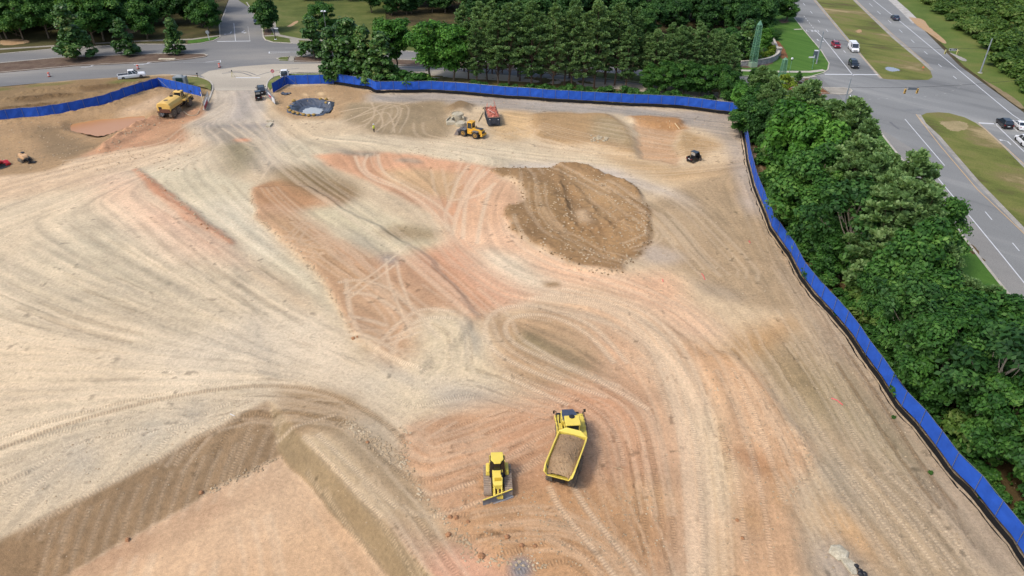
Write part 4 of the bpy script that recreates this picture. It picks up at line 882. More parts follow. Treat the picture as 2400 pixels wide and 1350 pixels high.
# --- leafy street trees round the junction
plant('broad', 345, 92, -6, w=1.25, name='street_tree', label='round green tree behind the middle and right median magnolias', v=0)
plant('broad', 493, 80, -18, w=1.15, name='street_tree', label='round green tree on the left corner of the street leading away', v=1)
plant('dark', 627, 74, -22, w=.95, name='street_tree', label='dark spreading tree beside the parked dark car on the street', v=2)
plant('broad', 760, 80, 0, w=1.25, name='street_tree', label='round green tree behind the tall lamp post on the grass slope', v=3)
plant('broad', 222, 104, -20, w=1.2, name='street_tree', label='tall leafy tree just behind the leftmost median magnolia', v=4)
# --- clump behind the fence
for k, (x, y, t, w, lb) in enumerate([(786, 187, 70, 1.1, 'slim magnolia with many white flowers behind the left end of the blue fence run'), (826, 190, 46, 1.25, 'tallest magnolia of the flowering clump behind the blue fence'), (862, 197, 68, 1.2, 'bushy magnolia in the middle of the flowering clump behind the blue fence'), (898, 200, 82, 1.35, 'dark magnolia at the right end of the flowering clump beside bright maples')]):
    plant('magnolia', x, y, t, w=w, name='magnolia_tree', label=lb, flowers=16-3*k, v=k)
plant('shrub', 835, 196, 172, w=1.2, name='shrub', label='low green shrub under the tallest flowering magnolia behind the fence', cat='shrub'); plant('shrub', 945, 204, 160, w=1.6, name='shrub', label='large leafy shrub between the flowering magnolias and the first maple trunk', cat='shrub'); plant('shrub', 985, 203, 168, w=1.6, name='shrub', label='grey green shrub left of the lone maple trunk at the fence', cat='shrub')
for k, (x, y, t, w, lb) in enumerate([(930, 168, 30, 1.25, 'bright green maple with the widest crown, left of the pines behind the fence'), (1010, 188, 42, 1.25, 'bright green maple with a bare dark trunk beside the pale lane'), (1062, 190, 52, 1.15, 'bright green maple pressed against the leftmost pines')]):
    plant('maple', x, y, t, w=w, name='maple_tree', label=lb, v=k)
# --- pine row
xs = [1098, 1118, 1142, 1168, 1192, 1218, 1245, 1268, 1296, 1322, 1340, 1366, 1392, 1418, 1440, 1466]
for k, x in enumerate(xs):
    yb = 193+(x-1098)*.042+TR.uniform(-9, 5); plant('pine', x, yb, TR.uniform(4, 52)+(18 if k in (0, 11, 13, 15) else 0), w=TR.uniform(.95, 1.3), name='pine_tree', label='tall dark pine in the row behind the blue fence, pale road showing between trunks', group='pines in the row behind the blue fence', v=k*3)
for k in range(14):
    x = 1090+k*30+TR.uniform(-8, 8); yb = 172+(x-1098)*.04+TR.uniform(-6, 6); plant('pine', x, yb, TR.uniform(2, 40), w=1.1, name='pine_tree', label='tall dark pine in the row behind the blue fence, pale road showing between trunks', group='pines in the row behind the blue fence', v=k)
for k in range(17):
    x = 1512+(k % 9)*23+TR.uniform(-7, 7); yb = 206+(x-1512)*.05+TR.uniform(-7, 5)-(18 if k > 8 else 0); plant('pine', x, yb, TR.uniform(48, 76)+abs(x-1600)*.18, w=1.1, name='pine_tree', label='dense pine in the rounded clump left of the tall green obelisk', group='pines in the clump left of the tall obelisk', v=k)
for k, (x, y, t, w) in enumerate([(1520, 216, 148, 1.0), (1556, 220, 140, 1.0), (1598, 224, 140, 1.05), (1640, 226, 146, 1.05), (1684, 230, 150, 1.05)]):
    plant('broad', x, y, t, w=w*1.15, name='broadleaf_tree', label='short broadleaf tree between the pine clump and the right half of the far blue fence', group='short broadleaf trees against the far blue fence', v=k)
plant('broad', 1706, 250, 165, w=1.0, name='broadleaf_tree', label='broadleaf tree hugging the right end of the far blue fence', v=2)
for k in range(26):
    x = 1110+k*22+TR.uniform(-6, 6); yb = 210+(x-1110)*.062; plant('shrub', x, yb, h=TR.uniform(1.6, 3.2), w=1.2, name='shrub', label='low undergrowth shrub just behind the blue fence below the pines', cat='shrub', group='undergrowth shrubs behind the blue fence')
# --- around the obelisks
plant('broad', 1764, 208, 158, w=1.0, name='small_tree', label='small round dark tree in the median below the tall obelisk', v=1); plant('magnolia', 1768, 222, 186, w=1.2, name='small_tree', label='low rusty leaved magnolia in the median in front of the small round tree', v=0); plant('yellow', 1838, 222, 172, w=1.25, name='small_tree', label='bright green bushy tree hiding the foot of the short obelisk', v=0); plant('broad', 1868, 196, 166, w=.9, name='small_tree', label='small dark tree right of the bushy tree under the short obelisk', v=2); plant('broad', 1714, 200, 148, w=1.0, name='small_tree', label='dark tree at the right edge of the pine clump near the tall obelisk', v=4)
for k, (x, y, t, w, kd, lb) in enumerate([(1742, 146, 52, 1.3, 'magnolia', 'rust tinged magnolia behind the tall obelisk'), (1716, 150, 78, 1.3, 'magnolia', 'grey green conical tree left of the tall obelisk'), (1790, 122, 62, 1.1, 'maple', 'bright bushy tree right of the tall obelisk behind the curved wall'), (1695, 140, 60, 1.2, 'broad', 'leafy tree behind the pine clump left of the tall obelisk')]): plant(kd, x, y, t, w=w, name='garden_tree', label=lb, v=k)
for k, (x, y) in enumerate([(1778, 141), (1793, 139), (1806, 134), (1811, 124), (1801, 122)]): plant('yellow', x, y, h=2.4, w=1.1, name='hedge_shrub', label='yellow green shrub inside the curved stone wall', cat='shrub', group='yellow green shrubs inside the curved wall', v=k)
plant('dark', 1815, 94, 70, w=1.5, name='shrub', label='broad dark shrub on the lawn at the far end of the curved wall', cat='shrub')
plant('broad', 1842, 50, -22, w=1.3, name='street_tree', label='lone round tree in a mulch ring at the highway edge of the lawn', v=0); plant('broad', 1806, 34, -40, w=1.0, name='street_tree', label='slim tree in a small mulch ring behind the lone round tree', v=1)
# --- wood along the top edge
wl = 'dark broadleaf tree in the dense wood along the top edge'; wg = 'trees of the wood along the top edge'
def wood(x0, x1, ya, yb, n, hh=(14, 19), kind='dark'):
    for k in range(n):
        x = x0+(x1-x0)*(k+TR.random())/n; y = TR.uniform(ya, yb); plant(kind, x, y, h=TR.uniform(*hh), w=1.0, name='woodland_tree', label=wl, group=wg)
wood(-120, 250, 80, 98, 9, (13, 18), 'broad'); wood(-100, 300, 66, 92, 9, (10, 15)); wood(-160, 500, 46, 74, 18); wood(-200, 480, 5, 40, 18); wood(-250, 520, -50, -5, 14)
wood(640, 870, -8, 4, 6, (8, 12)); wood(840, 1080, 26, 36, 6, (10, 14)); wood(870, 1560, 2, 20, 14); wood(1480, 1800, 60, 96, 10, (9, 13)); wood(1500, 1800, 30, 66, 13, (12, 16)); wood(1080, 1500, 50, 78, 12, (10, 14)); wood(1080, 1500, 25, 50, 11, (12, 16)); wood(840, 1800, -40, 0, 20); wood(600, 1780, -110, -50, 20)
plant('yellow', 6, 92, 8, w=1.2, name='woodland_tree', label='yellow green tree at the extreme left edge of the wood', v=0); plant('yellow', 1460, 100, 66, w=1.1, name='woodland_tree', label='light green tree showing between the pine row and the pine clump', v=1)
# --- belt of trees between fence and highway
FN = [(1740, 285), (1753, 350), (1800, 505), (1885, 655), (2030, 845), (2110, 957), (2230, 1108), (2400, 1317), (2520, 1460)]
HE = [(1800, 266), (1865, 345), (1970, 470), (2110, 615), (2200, 785), (2350, 935), (2560, 1080), (2720, 1260), (2800, 1400)]
def belt(t, u):
    k = min(len(FN)-2, int(t)); f = t-k; a = Vector((FN[k][0]+(FN[k+1][0]-FN[k][0])*f, FN[k][1]+(FN[k+1][1]-FN[k][1])*f)); b = Vector((HE[k][0]+(HE[k+1][0]-HE[k][0])*f, HE[k][1]+(HE[k+1][1]-HE[k][1])*f))
    q = a.lerp(b, u); return q.x, q.y
pl = 'dark pine in the belt between the blue fence and the highway'; pg = 'pines of the belt beside the highway'
bl_ = 'green broadleaf tree in the belt close behind the long right blue fence'; bg = 'broadleaf trees of the belt behind the right fence'
# pines on the highway side
for t, us in ((.2, (.3, .5)), (.45, (.3, .5, .65)), (.75, (.3, .5, .68)), (1.15, (.4, .58, .76)), (1.5, (.45, .65, .88)), (1.85, (.5, .7, .9)), (2.2, (.5, .7, .9)), (2.5, (.5, .68, .86)), (2.8, (.5, .66, .82)), (3.1, (.5, .66, .8)), (3.4, (.55, .72))):
    for u in us:
        x, y = belt(t+TR.uniform(-.12, .12), u+TR.uniform(-.05, .05)); plant('low_pine', x, y, h=TR.uniform(12.5, 17.)*(1 if t > 1.4 else (.7 if u < .6 else .52)), w=1.12, name='pine_tree', label=pl, group=pg)
for (t, u, h, w, kd, lb) in [(.1, .12, 9.5, 1.25, 'maple', 'light green round tree at the inner corner of the blue fence'), (-.0, .7, 6, 1.6, 'yellow', 'yellow green flat tree beside the concrete median nose'), (.55, .03, 8.5, 1.2, 'broad', 'bright leafy tree overhanging the fence corner'), (.05, 1.3, 5, 1.3, 'yellow', 'feathery light green tree beside the junction traffic pole'),
        (1.75, .24, 17.5, .85, 'maple', 'tallest bright green tree rising over the belt near the fence bend'), (2.0, .45, 16.5, .85, 'maple', 'bright green tree right of the tallest one in the belt'), (2.4, .28, 15, .95, 'broad', 'broad green tree below the tallest bright one in the belt'), (2.3, .16, 11.5, 1.0, 'broad', 'green tree leaning over the fence beside the grey soil'), (2.3, .52, 11, 1.0, 'maple', 'light green tree among pines in mid belt'),
        (2.62, .2, 12, 1.0, 'broad', 'green tree hanging low over the right fence'), (3.15, 1.05, 13, .8, 'broad', 'bright round tree standing out over the highway edge'), (3.05, .3, 15, 1.0, 'open', 'sparse tree with bare leaning pale trunk behind the fence'), (3.75, .55, 15.5, .9, 'broad', 'mid green tree behind the thin leaning trunk'), (3.3, .75, 11.5, 1.0, 'broad', 'green tree in front of the last highway pines'), (4.3, .2, 13, .9, 'open', 'thin ivy clad leaning tree crossing the fence'), (3.9, .75, 10, 1.0, 'open', 'sparse greyish tree beside the highway lawn'),
        (4.5, .5, 12, 1.1, 'broad', 'wide light crowned tree near the lower right'), (4.7, .95, 12, 1.0, 'broad', 'leafy tree beyond the wide light crowned one'), (5.6, .35, 15, .95, 'open', 'tree with forked pale branches at the lower right'), (5.6, .8, 13, 1.1, 'broad', 'large green tree at the right edge of the view'), (6.1, .5, 10, 1.0, 'broad', 'leafy tree by the lower end of the fence'), (6.6, .9, 12, 1.1, 'broad', 'green tree in the lower right corner of the view')]:
    x, y = belt(max(0, t), u); plant(kd, x, y, h=h, w=w*1.15, name='broadleaf_tree' if kd != 'open' else 'sparse_tree', label=lb)
for k in range(14):
    t = .3+k*.47+TR.uniform(-.1, .1); x, y = belt(min(t, 6.9), TR.uniform(.2, .42)); plant(('broad', 'dark', 'broad', 'broad')[k % 4], x, y, h=TR.uniform(9, 14.5), w=.95, name='broadleaf_tree', label=bl_, group=bg)
for k in range(16):
    t = 3.2+k*.23+TR.uniform(-.1, .1); x, y = belt(min(t, 6.9), TR.uniform(.5, .98)); plant(('low_pine', 'broad', 'low_pine')[k % 3], x, y, h=TR.uniform(9, 12), w=1.15, name='belt_tree', label='green tree deep in the lower part of the belt beside the highway', group='trees deep in the lower belt')
for k in range(34):
    t = .3+k*.19+TR.uniform(-.08, .08); x, y = belt(t, TR.uniform(.12, .24)); plant('shrub', x, y, h=TR.uniform(.9, 3.2)*(1 if t < 4.5 else .7), w=TR.uniform(.9, 1.6), name='shrub', label='leafy undergrowth shrub along the back of the right blue fence', cat='shrub', group='undergrowth along the right fence')
for k in range(30):
    t = 2.8+k*.14; x, y = belt(min(t, 6.95), TR.uniform(.3, .95)); plant('shrub' if k % 2 else 'scrub', x, y, h=TR.uniform(2.2, 4.5), w=1.2, name='shrub', label='understorey shrub in the shade of the belt trees', cat='shrub', group='understorey shrubs in the belt')
# --- scrub east of the highway
for k in range(430):
    t = TR.random()*1.1-.05; d = TR.random(); x = 2152+t*285+d*190; y = -8+t*245-d*150
    if x > 2560 or y < -50: continue
    if .25 < d < .42 and TR.random() < .6: continue
    plant('scrub', x, y, h=TR.uniform(1.6, 4.0)*(1+.5*d), w=1.5, name='roadside_bush', label='dense green bush in the scrub beyond the highway', cat='bush', group='bushes in the scrub beyond the highway')
for k in range(24): plant('dark', 2180+k*13+TR.uniform(-8, 8), -36+TR.uniform(-22, 10)+max(0, (k-16))*8, h=TR.uniform(8, 13), w=1.1, name='woodland_tree', label='dark tree in the far upper right wood beyond the highway scrub', group='trees of the upper right wood')
# weeds at the fence foot
for k, (x, y) in enumerate([(2094, 978), (2180, 1108)]): plant('shrub', x, y, h=TR.uniform(.25, .35), w=1.4, name='weed', label='small green weed clump on bare soil at the foot of the right fence', cat='weed', group='weeds at the fence foot')
# ================================================================== FENCES
mesh_blue = paint('blue_screen', (44, 94, 198), .75, var=.14, scale=.9, spec=.2); post_m = paint('galvanised', (150, 154, 156), .45, .6, var=.1); silt_m = paint('silt_fabric', (26, 26, 28), .8, var=.2, spec=.2)
pale_m = paint('banner_white', (226, 228, 232), .6, var=.05); red_m = paint('banner_red', (206, 70, 74), .6, var=.08)
def resample(P, st):
    out = [P[0]]; acc = 0
    for a, b in zip(P, P[1:]):
        L = (b-a).length; t = st-acc
        while t <= L: out.append(a.lerp(b, t/L)); t += st
        acc = (acc+L) % st
    if (out[-1]-P[-1]).length > .3: out.append(P[-1])
    return out
def wpts(px, st=1.0):
    P = resample([G(*p) for p in px], st)
    for p in P: p.z = hs(p.x, p.y)
    return P
def fence(px, h0, h1, label, every=3, group='blue screened fence runs'):
    P = wpts(px, 1.0); o = P[0].copy(); t = thing('construction_fence', label, 'fence', o, 0, group)
    rng = random.Random(3); m = MB(); rows = []
    for i, p in enumerate(P):
        d = (P[min(i+1, len(P)-1)]-P[max(0, i-1)]).normalized(); nn = Vector((-d.y, d.x, 0)); w = .05*math.sin(i*2.1)+rng.uniform(-.03, .03); sag = (.05 if i % every else 0)+rng.uniform(0, .03)
        rows.append([p-o+Vector((0, 0, h0)), p-o+nn*w+Vector((0, 0, (h0+h1)/2)), p-o+nn*w*.4+Vector((0, 0, h1-sag))])
    n = len(rows); m.add([r[j] for r in rows for j in range(3)], [(i*3+j, i*3+3+j, i*3+4+j, i*3+1+j) for i in range(n-1) for j in range(2)])
    s = m.build('mesh_screen', mesh_blue, t); k = s.modifiers.new('thickness', 'SOLIDIFY'); k.thickness = .015
    r = MB(); r.tube([p-o+Vector((0, 0, h1+.03)) for p in P[::every]]+[P[-1]-o+Vector((0, 0, h1+.03))], .022, 5); r.build('top_rail', post_m, t)
    for i in range(0, n, every):
        q = P[i]-o; d = (P[min(i+1, n-1)]-P[max(0, i-1)]).normalized(); nn = Vector((-d.y, d.x, 0))*-.07
        MB().tube([q+nn+Vector((0, 0, -.3)), q+nn+Vector((0, 0, h1+.18))], .03, 6).build('post', post_m, t)
    return t
FR = [(640, 218), (656, 208), (673, 198), (730, 197), (784, 196), (868, 209), (880, 217), (1000, 215), (1049, 217), (1200, 229), (1296, 237), (1450, 245), (1598, 252), (1717, 267), (1738, 290), (1749, 345), (1753, 378), (1768, 437), (1795, 502), (1807, 537), (1852, 600), (1878, 652), (1911, 696), (1955, 744), (1996, 793), (2030, 845), (2070, 900), (2107, 957), (2144, 994), (2193, 1057), (2230, 1109), (2278, 1157), (2322, 1213), (2367, 1265), (2400, 1317), (2500, 1450)]
fence(FR[:5], .05, 2.3, 'short blue screened fence turning the corner right of the site gate')
fence(FR[4:14], .6, 2.6, 'long straight blue fence along the pines at the far side of the site')
fence(FR[13:], .6, 2.6, 'long curving blue fence running down the right side of the site')
fence([(-260, 330), (-100, 303), (0, 287), (58, 280), (104, 277), (153, 270), (197, 262), (237, 253), (278, 243), (317, 232), (346, 217), (375, 204)], 0, 2.1, 'blue fence above the muddy pond at the left')
fence([(375, 204), (425, 214), (474, 226)], 0, 2.2, 'blue fence behind the tanker by the left gate leaf', every=2)
def silt(px, label, h=.68):
    P = wpts(px, 1.0); rng = random.Random(9); m = MB(); A, B, D = [], [], []
    L, Rr = ribbon_pts(P, .34)
    for p, q, c in zip(L, Rr, P): A.append(q+Vector((0, 0, -.1))); B.append(c*.55+q*.45+Vector((0, 0, h*rng.uniform(.85, 1.1)))); D.append(q+(q-p)*1.1+Vector((rng.uniform(-.15, .15), rng.uniform(-.15, .15), .03)))
    n = len(P); m.add(A+B+D, [(i, i+1, n+i+1, n+i) for i in range(n-1)]+[(2*n+i, 2*n+i+1, i+1, i) for i in range(n-1)])
    o = m.build('silt_fence', silt_m, label=label, cat='silt fence', group='black silt fence strips'); k = o.modifiers.new('t', 'SOLIDIFY'); k.thickness = .02
def toward(px, k=.22): return px
silt([(784, 197), (868, 210.5), (880, 218.5), (1000, 216.5), (1049, 218.5), (1200, 230.5), (1296, 238.5), (1450, 246.5), (1598, 253.5), (1717, 268.5)], 'black silt fabric strip along the foot of the far blue fence')
silt([(1736, 292), (1747, 346), (1751, 380), (1766, 439), (1793, 504), (1805, 539), (1850, 602), (1876, 654), (1909, 698), (1953, 746), (1994, 795), (2028, 847), (2068, 902), (2105, 959), (2142, 997), (2191, 1060), (2228, 1112), (2276, 1160), (2320, 1216), (2365, 1268), (2398, 1320), (2498, 1453)], 'black silt fabric strip along the foot of the right blue fence', .6)
chain_m = paint('chain_link', (150, 160, 172), .5, .3)
def gate(a, b, label, h=2.0, panels=()):
    A, B = P3(*a), P3(*b); d = B-A; L = d.length; t = thing('gate_leaf', label, 'gate', A, math.atan2(d.y, d.x), 'site gate leaves')
    f = MB(); [f.tube(q, .035, 6) for q in ([(0, 0, .1), (0, 0, h)], [(L, 0, .1), (L, 0, h)], [(0, 0, h), (L, 0, h)], [(0, 0, .12), (L, 0, .12)], [(0, 0, h*.55), (L, 0, h*.55)])]; f.build('gate_frame', post_m, t)
    w = MB()
    for k in range(int(L/.16)): w.tube([(k*.16, 0, .12), (min(L, k*.16+.9), 0, h)], .008, 3); w.tube([(k*.16, .01, h), (min(L, k*.16+.9), .01, .12)], .008, 3)
    w.build('wire_mesh', chain_m, t)
    for (x0, x1, z0, z1, mt) in panels: MB().box(x0*L, x1*L, -.05, .05, z0*h, z1*h).build('gate_sign', mt, t)
gate((491, 233), (480, 259), 'open wire gate leaf with red and white banner beside the tanker', panels=((.35, .95, .12, .5, red_m), (.3, .6, .52, .66, pale_m), (.62, .9, .55, .66, pale_m)))
gate((624, 224), (646, 246), 'open wire gate leaf with white signs beside the parked black vehicles', panels=((.68, .98, .12, .62, pale_m), (.35, .6, .34, .55, red_m), (.3, .58, .57, .72, pale_m)))
def brace(a, za, b, label):
    p, q = P3(*a), P3(*b); MB().tube([p+Vector((0, 0, za)), q+Vector((0, 0, .05))], .04, 6).build('brace_pole', post_m, label=label, cat='brace', group='fence brace poles')
brace((375, 205), 2.1, (405, 215), 'pale brace pole at the left fence corner behind the tanker'); brace((673, 199), 2.2, (660, 207), 'left brace pole at the fence corner right of the gate'); brace((673, 199), 2.2, (698, 199), 'right brace pole at the fence corner right of the gate')
# ================================================================== WHEELS AND CARS
rub = paint('rubber', (58, 58, 60), .85, var=.15, dirt=.3, dirtcol=(120, 108, 92), spec=.2); rim_g = paint('rim_grey', (150, 150, 152), .35, .6); dk = paint('black_plastic', (34, 34, 37), .5, var=.15); chrome = paint('chrome', (190, 192, 196), .2, .8)
gl = glass(); hl = paint('headlight', (225, 228, 232), .15); tl = paint('tail_light', (160, 30, 32), .25)
def wheel(par, x, y, r, w, rimmat, rimr=.6, lug=0, dirtm=None):
    m = MB(); prof = [(r*.58, -w/2), (r*.9, -w/2), (r, -w*.32), (r, w*.32), (r*.9, w/2), (r*.58, w/2)]; n = 24
    m.loft([[(x+q*math.cos(k*2*math.pi/n), y+z, r+q*math.sin(k*2*math.pi/n)) for k in range(n)] for q, z in prof])
    if lug:
        for k in range(lug):
            a = k*2*math.pi/lug; c, s = math.cos(a), math.sin(a)
            for sg, y0, y1 in ((1, -w*.5, -.02), (-1, .02, w*.5)):
                b = a+(.12 if sg > 0 else -.12); m.add([(x+(r-.02)*c, y+y0, r+(r-.02)*s), (x+(r+.05)*c, y+y0, r+(r+.05)*s), (x+(r+.05)*math.cos(b), y+y1, r+(r+.05)*math.sin(b)), (x+(r-.02)*math.cos(b), y+y1, r+(r-.02)*math.sin(b)),
                        (x+(r-.02)*math.cos(a+.09), y+y0, r+(r-.02)*math.sin(a+.09)), (x+(r+.05)*math.cos(a+.09), y+y0, r+(r+.05)*math.sin(a+.09)), (x+(r+.05)*math.cos(b+.09), y+y1, r+(r+.05)*math.sin(b+.09)), (x+(r-.02)*math.cos(b+.09), y+y1, r+(r-.02)*math.sin(b+.09))], [(0, 1, 2, 3), (4, 5, 6, 7), (1, 5, 6, 2), (0, 1, 5, 4), (3, 2, 6, 7)])
    o = m.build('wheel', dirtm or rub, par, smooth=False)
    q = MB(); s = 1 if y > 0 else -1
    q.loft([[(x+a*math.cos(k*2*math.pi/16), y+s*b, r+a*math.sin(k*2*math.pi/16)) for k in range(16)] for a, b in ((r*rimr, w*.36), (r*rimr, w*.505), (r*rimr*.8, w*.5), (r*rimr*.45, w*.40), (r*rimr*.3, w*.52), (.01, w*.52))]); q.build('rim', rimmat, o)
    return o
def car(name, label, cat, a, b, L, W, Hh, col, kind='suv', off=0.0, rimc=None, group=None):
    """a, b: rear and front ground points in the photo; centred between them"""
    A, B = P3(*a), P3(*b); c = (A+B)/2; c.z = max(c.z, off); t = thing(name, label, cat, c, math.atan2(B.y-A.y, B.x-A.x), group)
    pm = paint('paint_'+'_'.join(map(str, col)), col, .28, .0, var=.03, spec=.6); h = L/2; r = .115*Hh+.16; w = W/2
    if kind == 'sedan': top = [(-h, .55), (-h+.08, .92), (-h*.62, 1.0), (-h*.05, .98), (h*.42, .93), (h*.86, .74), (h-.04, .6), (h, .45)]; cab = (-h*.68, -h*.32, h*.10, h*.46)
    elif kind == 'hatch': top = [(-h, .5), (-h+.05, .95), (-h*.7, 1.0), (0, .98), (h*.5, .95), (h*.85, .78), (h-.05, .62), (h, .45)]; cab = (-h*.93, -h*.62, h*.12, h*.56)
    elif kind == 'van': top = [(-h, .55), (-h, 1.15), (-h*.5, 1.15), (h*.3, 1.15), (h*.62, 1.12), (h*.9, .98), (h-.03, .8), (h, .5)]; cab = (-h*.985, -h*.95, h*.42, h*.66)
    elif kind == 'pickup': top = [(-h, .6), (-h, 1.08), (-h*.5, 1.1), (h*.1, 1.1), (h*.45, 1.12), (h*.9, 1.02), (h-.05, .85), (h, .55)]; cab = (-h*.24, -h*.19, h*.2, h*.46)
    else: top = [(-h, .55), (-h, 1.05), (-h*.6, 1.08), (0, 1.06), (h*.45, 1.04), (h*.88, .92), (h-.04, .75), (h, .5)]; cab = (-h*.96, -h*.82, h*.08, h*.44)
    zb = .27
    rings = [[(x, -w*k*.94, zb), (x, -w*k, zb+.2), (x, -w*k, z*.82), (x, -w*k*.93, z), (x, w*k*.93, z), (x, w*k, z*.82), (x, w*k, zb+.2), (x, w*k*.94, zb)] for (x, z), k in zip(top, (.9, .96, 1, 1, 1, .97, .93, .86))]
    m = MB(); m.loft(rings)
    x0, x1, x2, x3 = cab; z0 = top[3][1]-.02; wb, wt = w*.92, w*(.74 if kind != 'van' else .86)
    # roof and pillars belong to the body, panes are their own parts
    rz = Hh
    m.box(x1-.05, x2+.08, -wt, wt, rz-.05, rz, taper=(.06, .06))
    for s in (1, -1):
        for p, q in (((x0, z0), (x1, rz-.03)), ((x3, z0), (x2, rz-.03)), ((x0*.45+x3*.55, z0), ((x1+x2)/2+.05, rz-.03))): m.tube([(p[0], s*wb, p[1]), (q[0], s*wt, q[1])], .05, 5)
        if kind == 'van': m.quad((x0, s*(wb+.01), z0), (h*.1, s*(wb+.01), z0), (h*.1, s*(wt+.01), rz-.03), (x1, s*(wt+.01), rz-.03))
    if kind == 'pickup':
        for yy in (-w*.93, w*.84): m.box(-h, x0, yy, yy+w*.09, 1.05, 1.14)
        m.box(-h, -h+.1, -w*.9, w*.9, 1.05, 1.14)
    m.build('body', pm, t, smooth=False, bevel=.05)
    if kind == 'pickup': MB().box(-h+.1, x0-.03, -w*.82, w*.82, 1.085, 1.105).build('cargo_bed', dk, t)
    e = .012
    MB().quad((x3+e, -wb+.06, z0+.03), (x3+e, wb-.06, z0+.03), (x2+e, wt-.05, rz-.06), (x2+e, -wt+.05, rz-.06)).build('windshield', gl, t)
    MB().quad((x0-e, wb-.06, z0+.05), (x0-e, -wb+.06, z0+.05), (x1-e, -wt+.05, rz-.08), (x1-e, wt-.05, rz-.08)).build('rear_window', gl, t)
    for s in (1, -1):
        xa = x0+.1 if kind != 'van' else h*.12; xb = x1+.1 if kind != 'van' else h*.14
        MB().quad((xa, s*wb, z0+.04), (x3-.12, s*wb, z0+.04), (x2-.04, s*wt, rz-.07), (xb, s*wt, rz-.07)).build('side_window', gl, t)
        MB().box(h-.16, h-.02, s*w*.82-.2, s*w*.82+.02 if s > 0 else s*w*.82+.2, .62, .78).build('headlight', hl, t)
        MB().box(-h-.015, -h+.08, s*w*.84-.12, s*w*.84+.1, .78, 1.0 if kind != 'sedan' else .9).build('tail_light', tl, t)
        MB().box(x3-.35, x3-.2, s*(w+.02)-.02 if s > 0 else s*(w+.02)-.2, s*(w+.02)+.2 if s > 0 else s*(w+.02)+.02, z0, z0+.16).build('side_mirror', pm if kind != 'pickup' else dk, t)
    MB().box(h-.06, h+.02, -w*.55, w*.55, .42, .68).build('grille', dk, t); MB().box(-h-.02, -h+.03, -.26, .26, .6, .74).build('number_plate', hl, t)
    for x in (-h*.62, h*.64):
        for s in (1, -1): wheel(t, x, s*(w-.11), r, .24, rimc or rim_g)
    return t
WH = (250, 251, 252); BK = (24, 26, 30)
pk = car('pickup_truck', 'white crew cab pickup parked half on the verge beside the left road', 'pickup', (279, 186.5), (342, 181), 6.4, 2.05, 2.0, WH, 'pickup', .25)
car('pickup_truck', 'white pickup facing away behind the blue fence corner right of the gate', 'pickup', (668, 190), (668.5, 176), 5.8, 2.0, 1.92, WH, 'pickup', .1)
car('parked_suv', 'black SUV parked in front of the black utility vehicle at the gate', 'car', (616, 228), (611, 207), 4.8, 1.95, 1.8, (30, 34, 40), 'suv', .04)
car('parked_car', 'dark car with bright windshield standing under the dark tree on the street', 'car', (602, 50), (603, 59.5), 4.7, 1.85, 1.5, (46, 54, 66), 'hatch', .04)
car('hatchback', 'red hatchback in the middle lane of the highway', 'car', (1952, 104.5), (1964, 116), 4.3, 1.76, 1.5, (158, 34, 54), 'hatch', .04)
car('cargo_van', 'white van with a row of side windows beside the median', 'van', (1993, 111), (2005, 125.5), 5.7, 2.02, 2.15, WH, 'van', .04)
car('suv', 'black SUV closest to the stop line ahead of the white van', 'car', (1994, 150), (2005, 163), 4.7, 1.88, 1.7, (28, 32, 38), 'suv', .04)
car('sedan', 'dark sedan driving away alone on the far carriageway', 'car', (2103, 51), (2091, 40.7), 4.7, 1.85, 1.42, (40, 48, 66), 'sedan', .04)
car('suv', 'black SUV waiting at the right stop line with a white sedan beside it', 'car', (2360, 303), (2344, 288), 4.7, 1.92, 1.7, (26, 22, 26), 'suv', .04)
car('sedan', 'white sedan cut by the right edge of the view at the stop line', 'car', (2397, 307), (2381, 292), 4.8, 1.85, 1.42, WH, 'sedan', .04)
car('off_road_car', 'white four wheel drive behind the black SUV at the right edge of the view', 'car', (2405, 344), (2389, 329), 4.7, 1.9, 1.85, WH, 'suv', .04, rimc=dk)
# ================================================================== HEAVY MACHINES
Y1 = paint('machine_yellow', (242, 216, 96), .42, var=.05, dirt=.14, dirtcol=(200, 172, 120)); Y2 = paint('loader_yellow', (228, 172, 52), .42, var=.06, dirt=.2); Y3 = paint('tanker_yellow', (236, 194, 104), .5, var=.06, dirt=.15, dirtcol=(190, 150, 104))
navy = paint('dark_hood', (66, 80, 104), .5, var=.08, dirt=.15); steel = paint('worn_steel', (128, 130, 134), .6, .0, var=.12, dirt=.25); rust = paint('rusty_steel', (112, 70, 50), .75, var=.25); tread_m = paint('track_steel', (160, 144, 130), .7, .0, var=.2, dirt=.5, dirtcol=(178, 152, 124))
mudrub = paint('muddy_rubber', (96, 88, 78), .9, var=.2, dirt=.5, dirtcol=(146, 128, 106)); mudrim = paint('muddy_rim', (150, 136, 112), .8, var=.15)
def rails(m, P, r=.025, drop=.0):
    m.tube(P, r, 5)
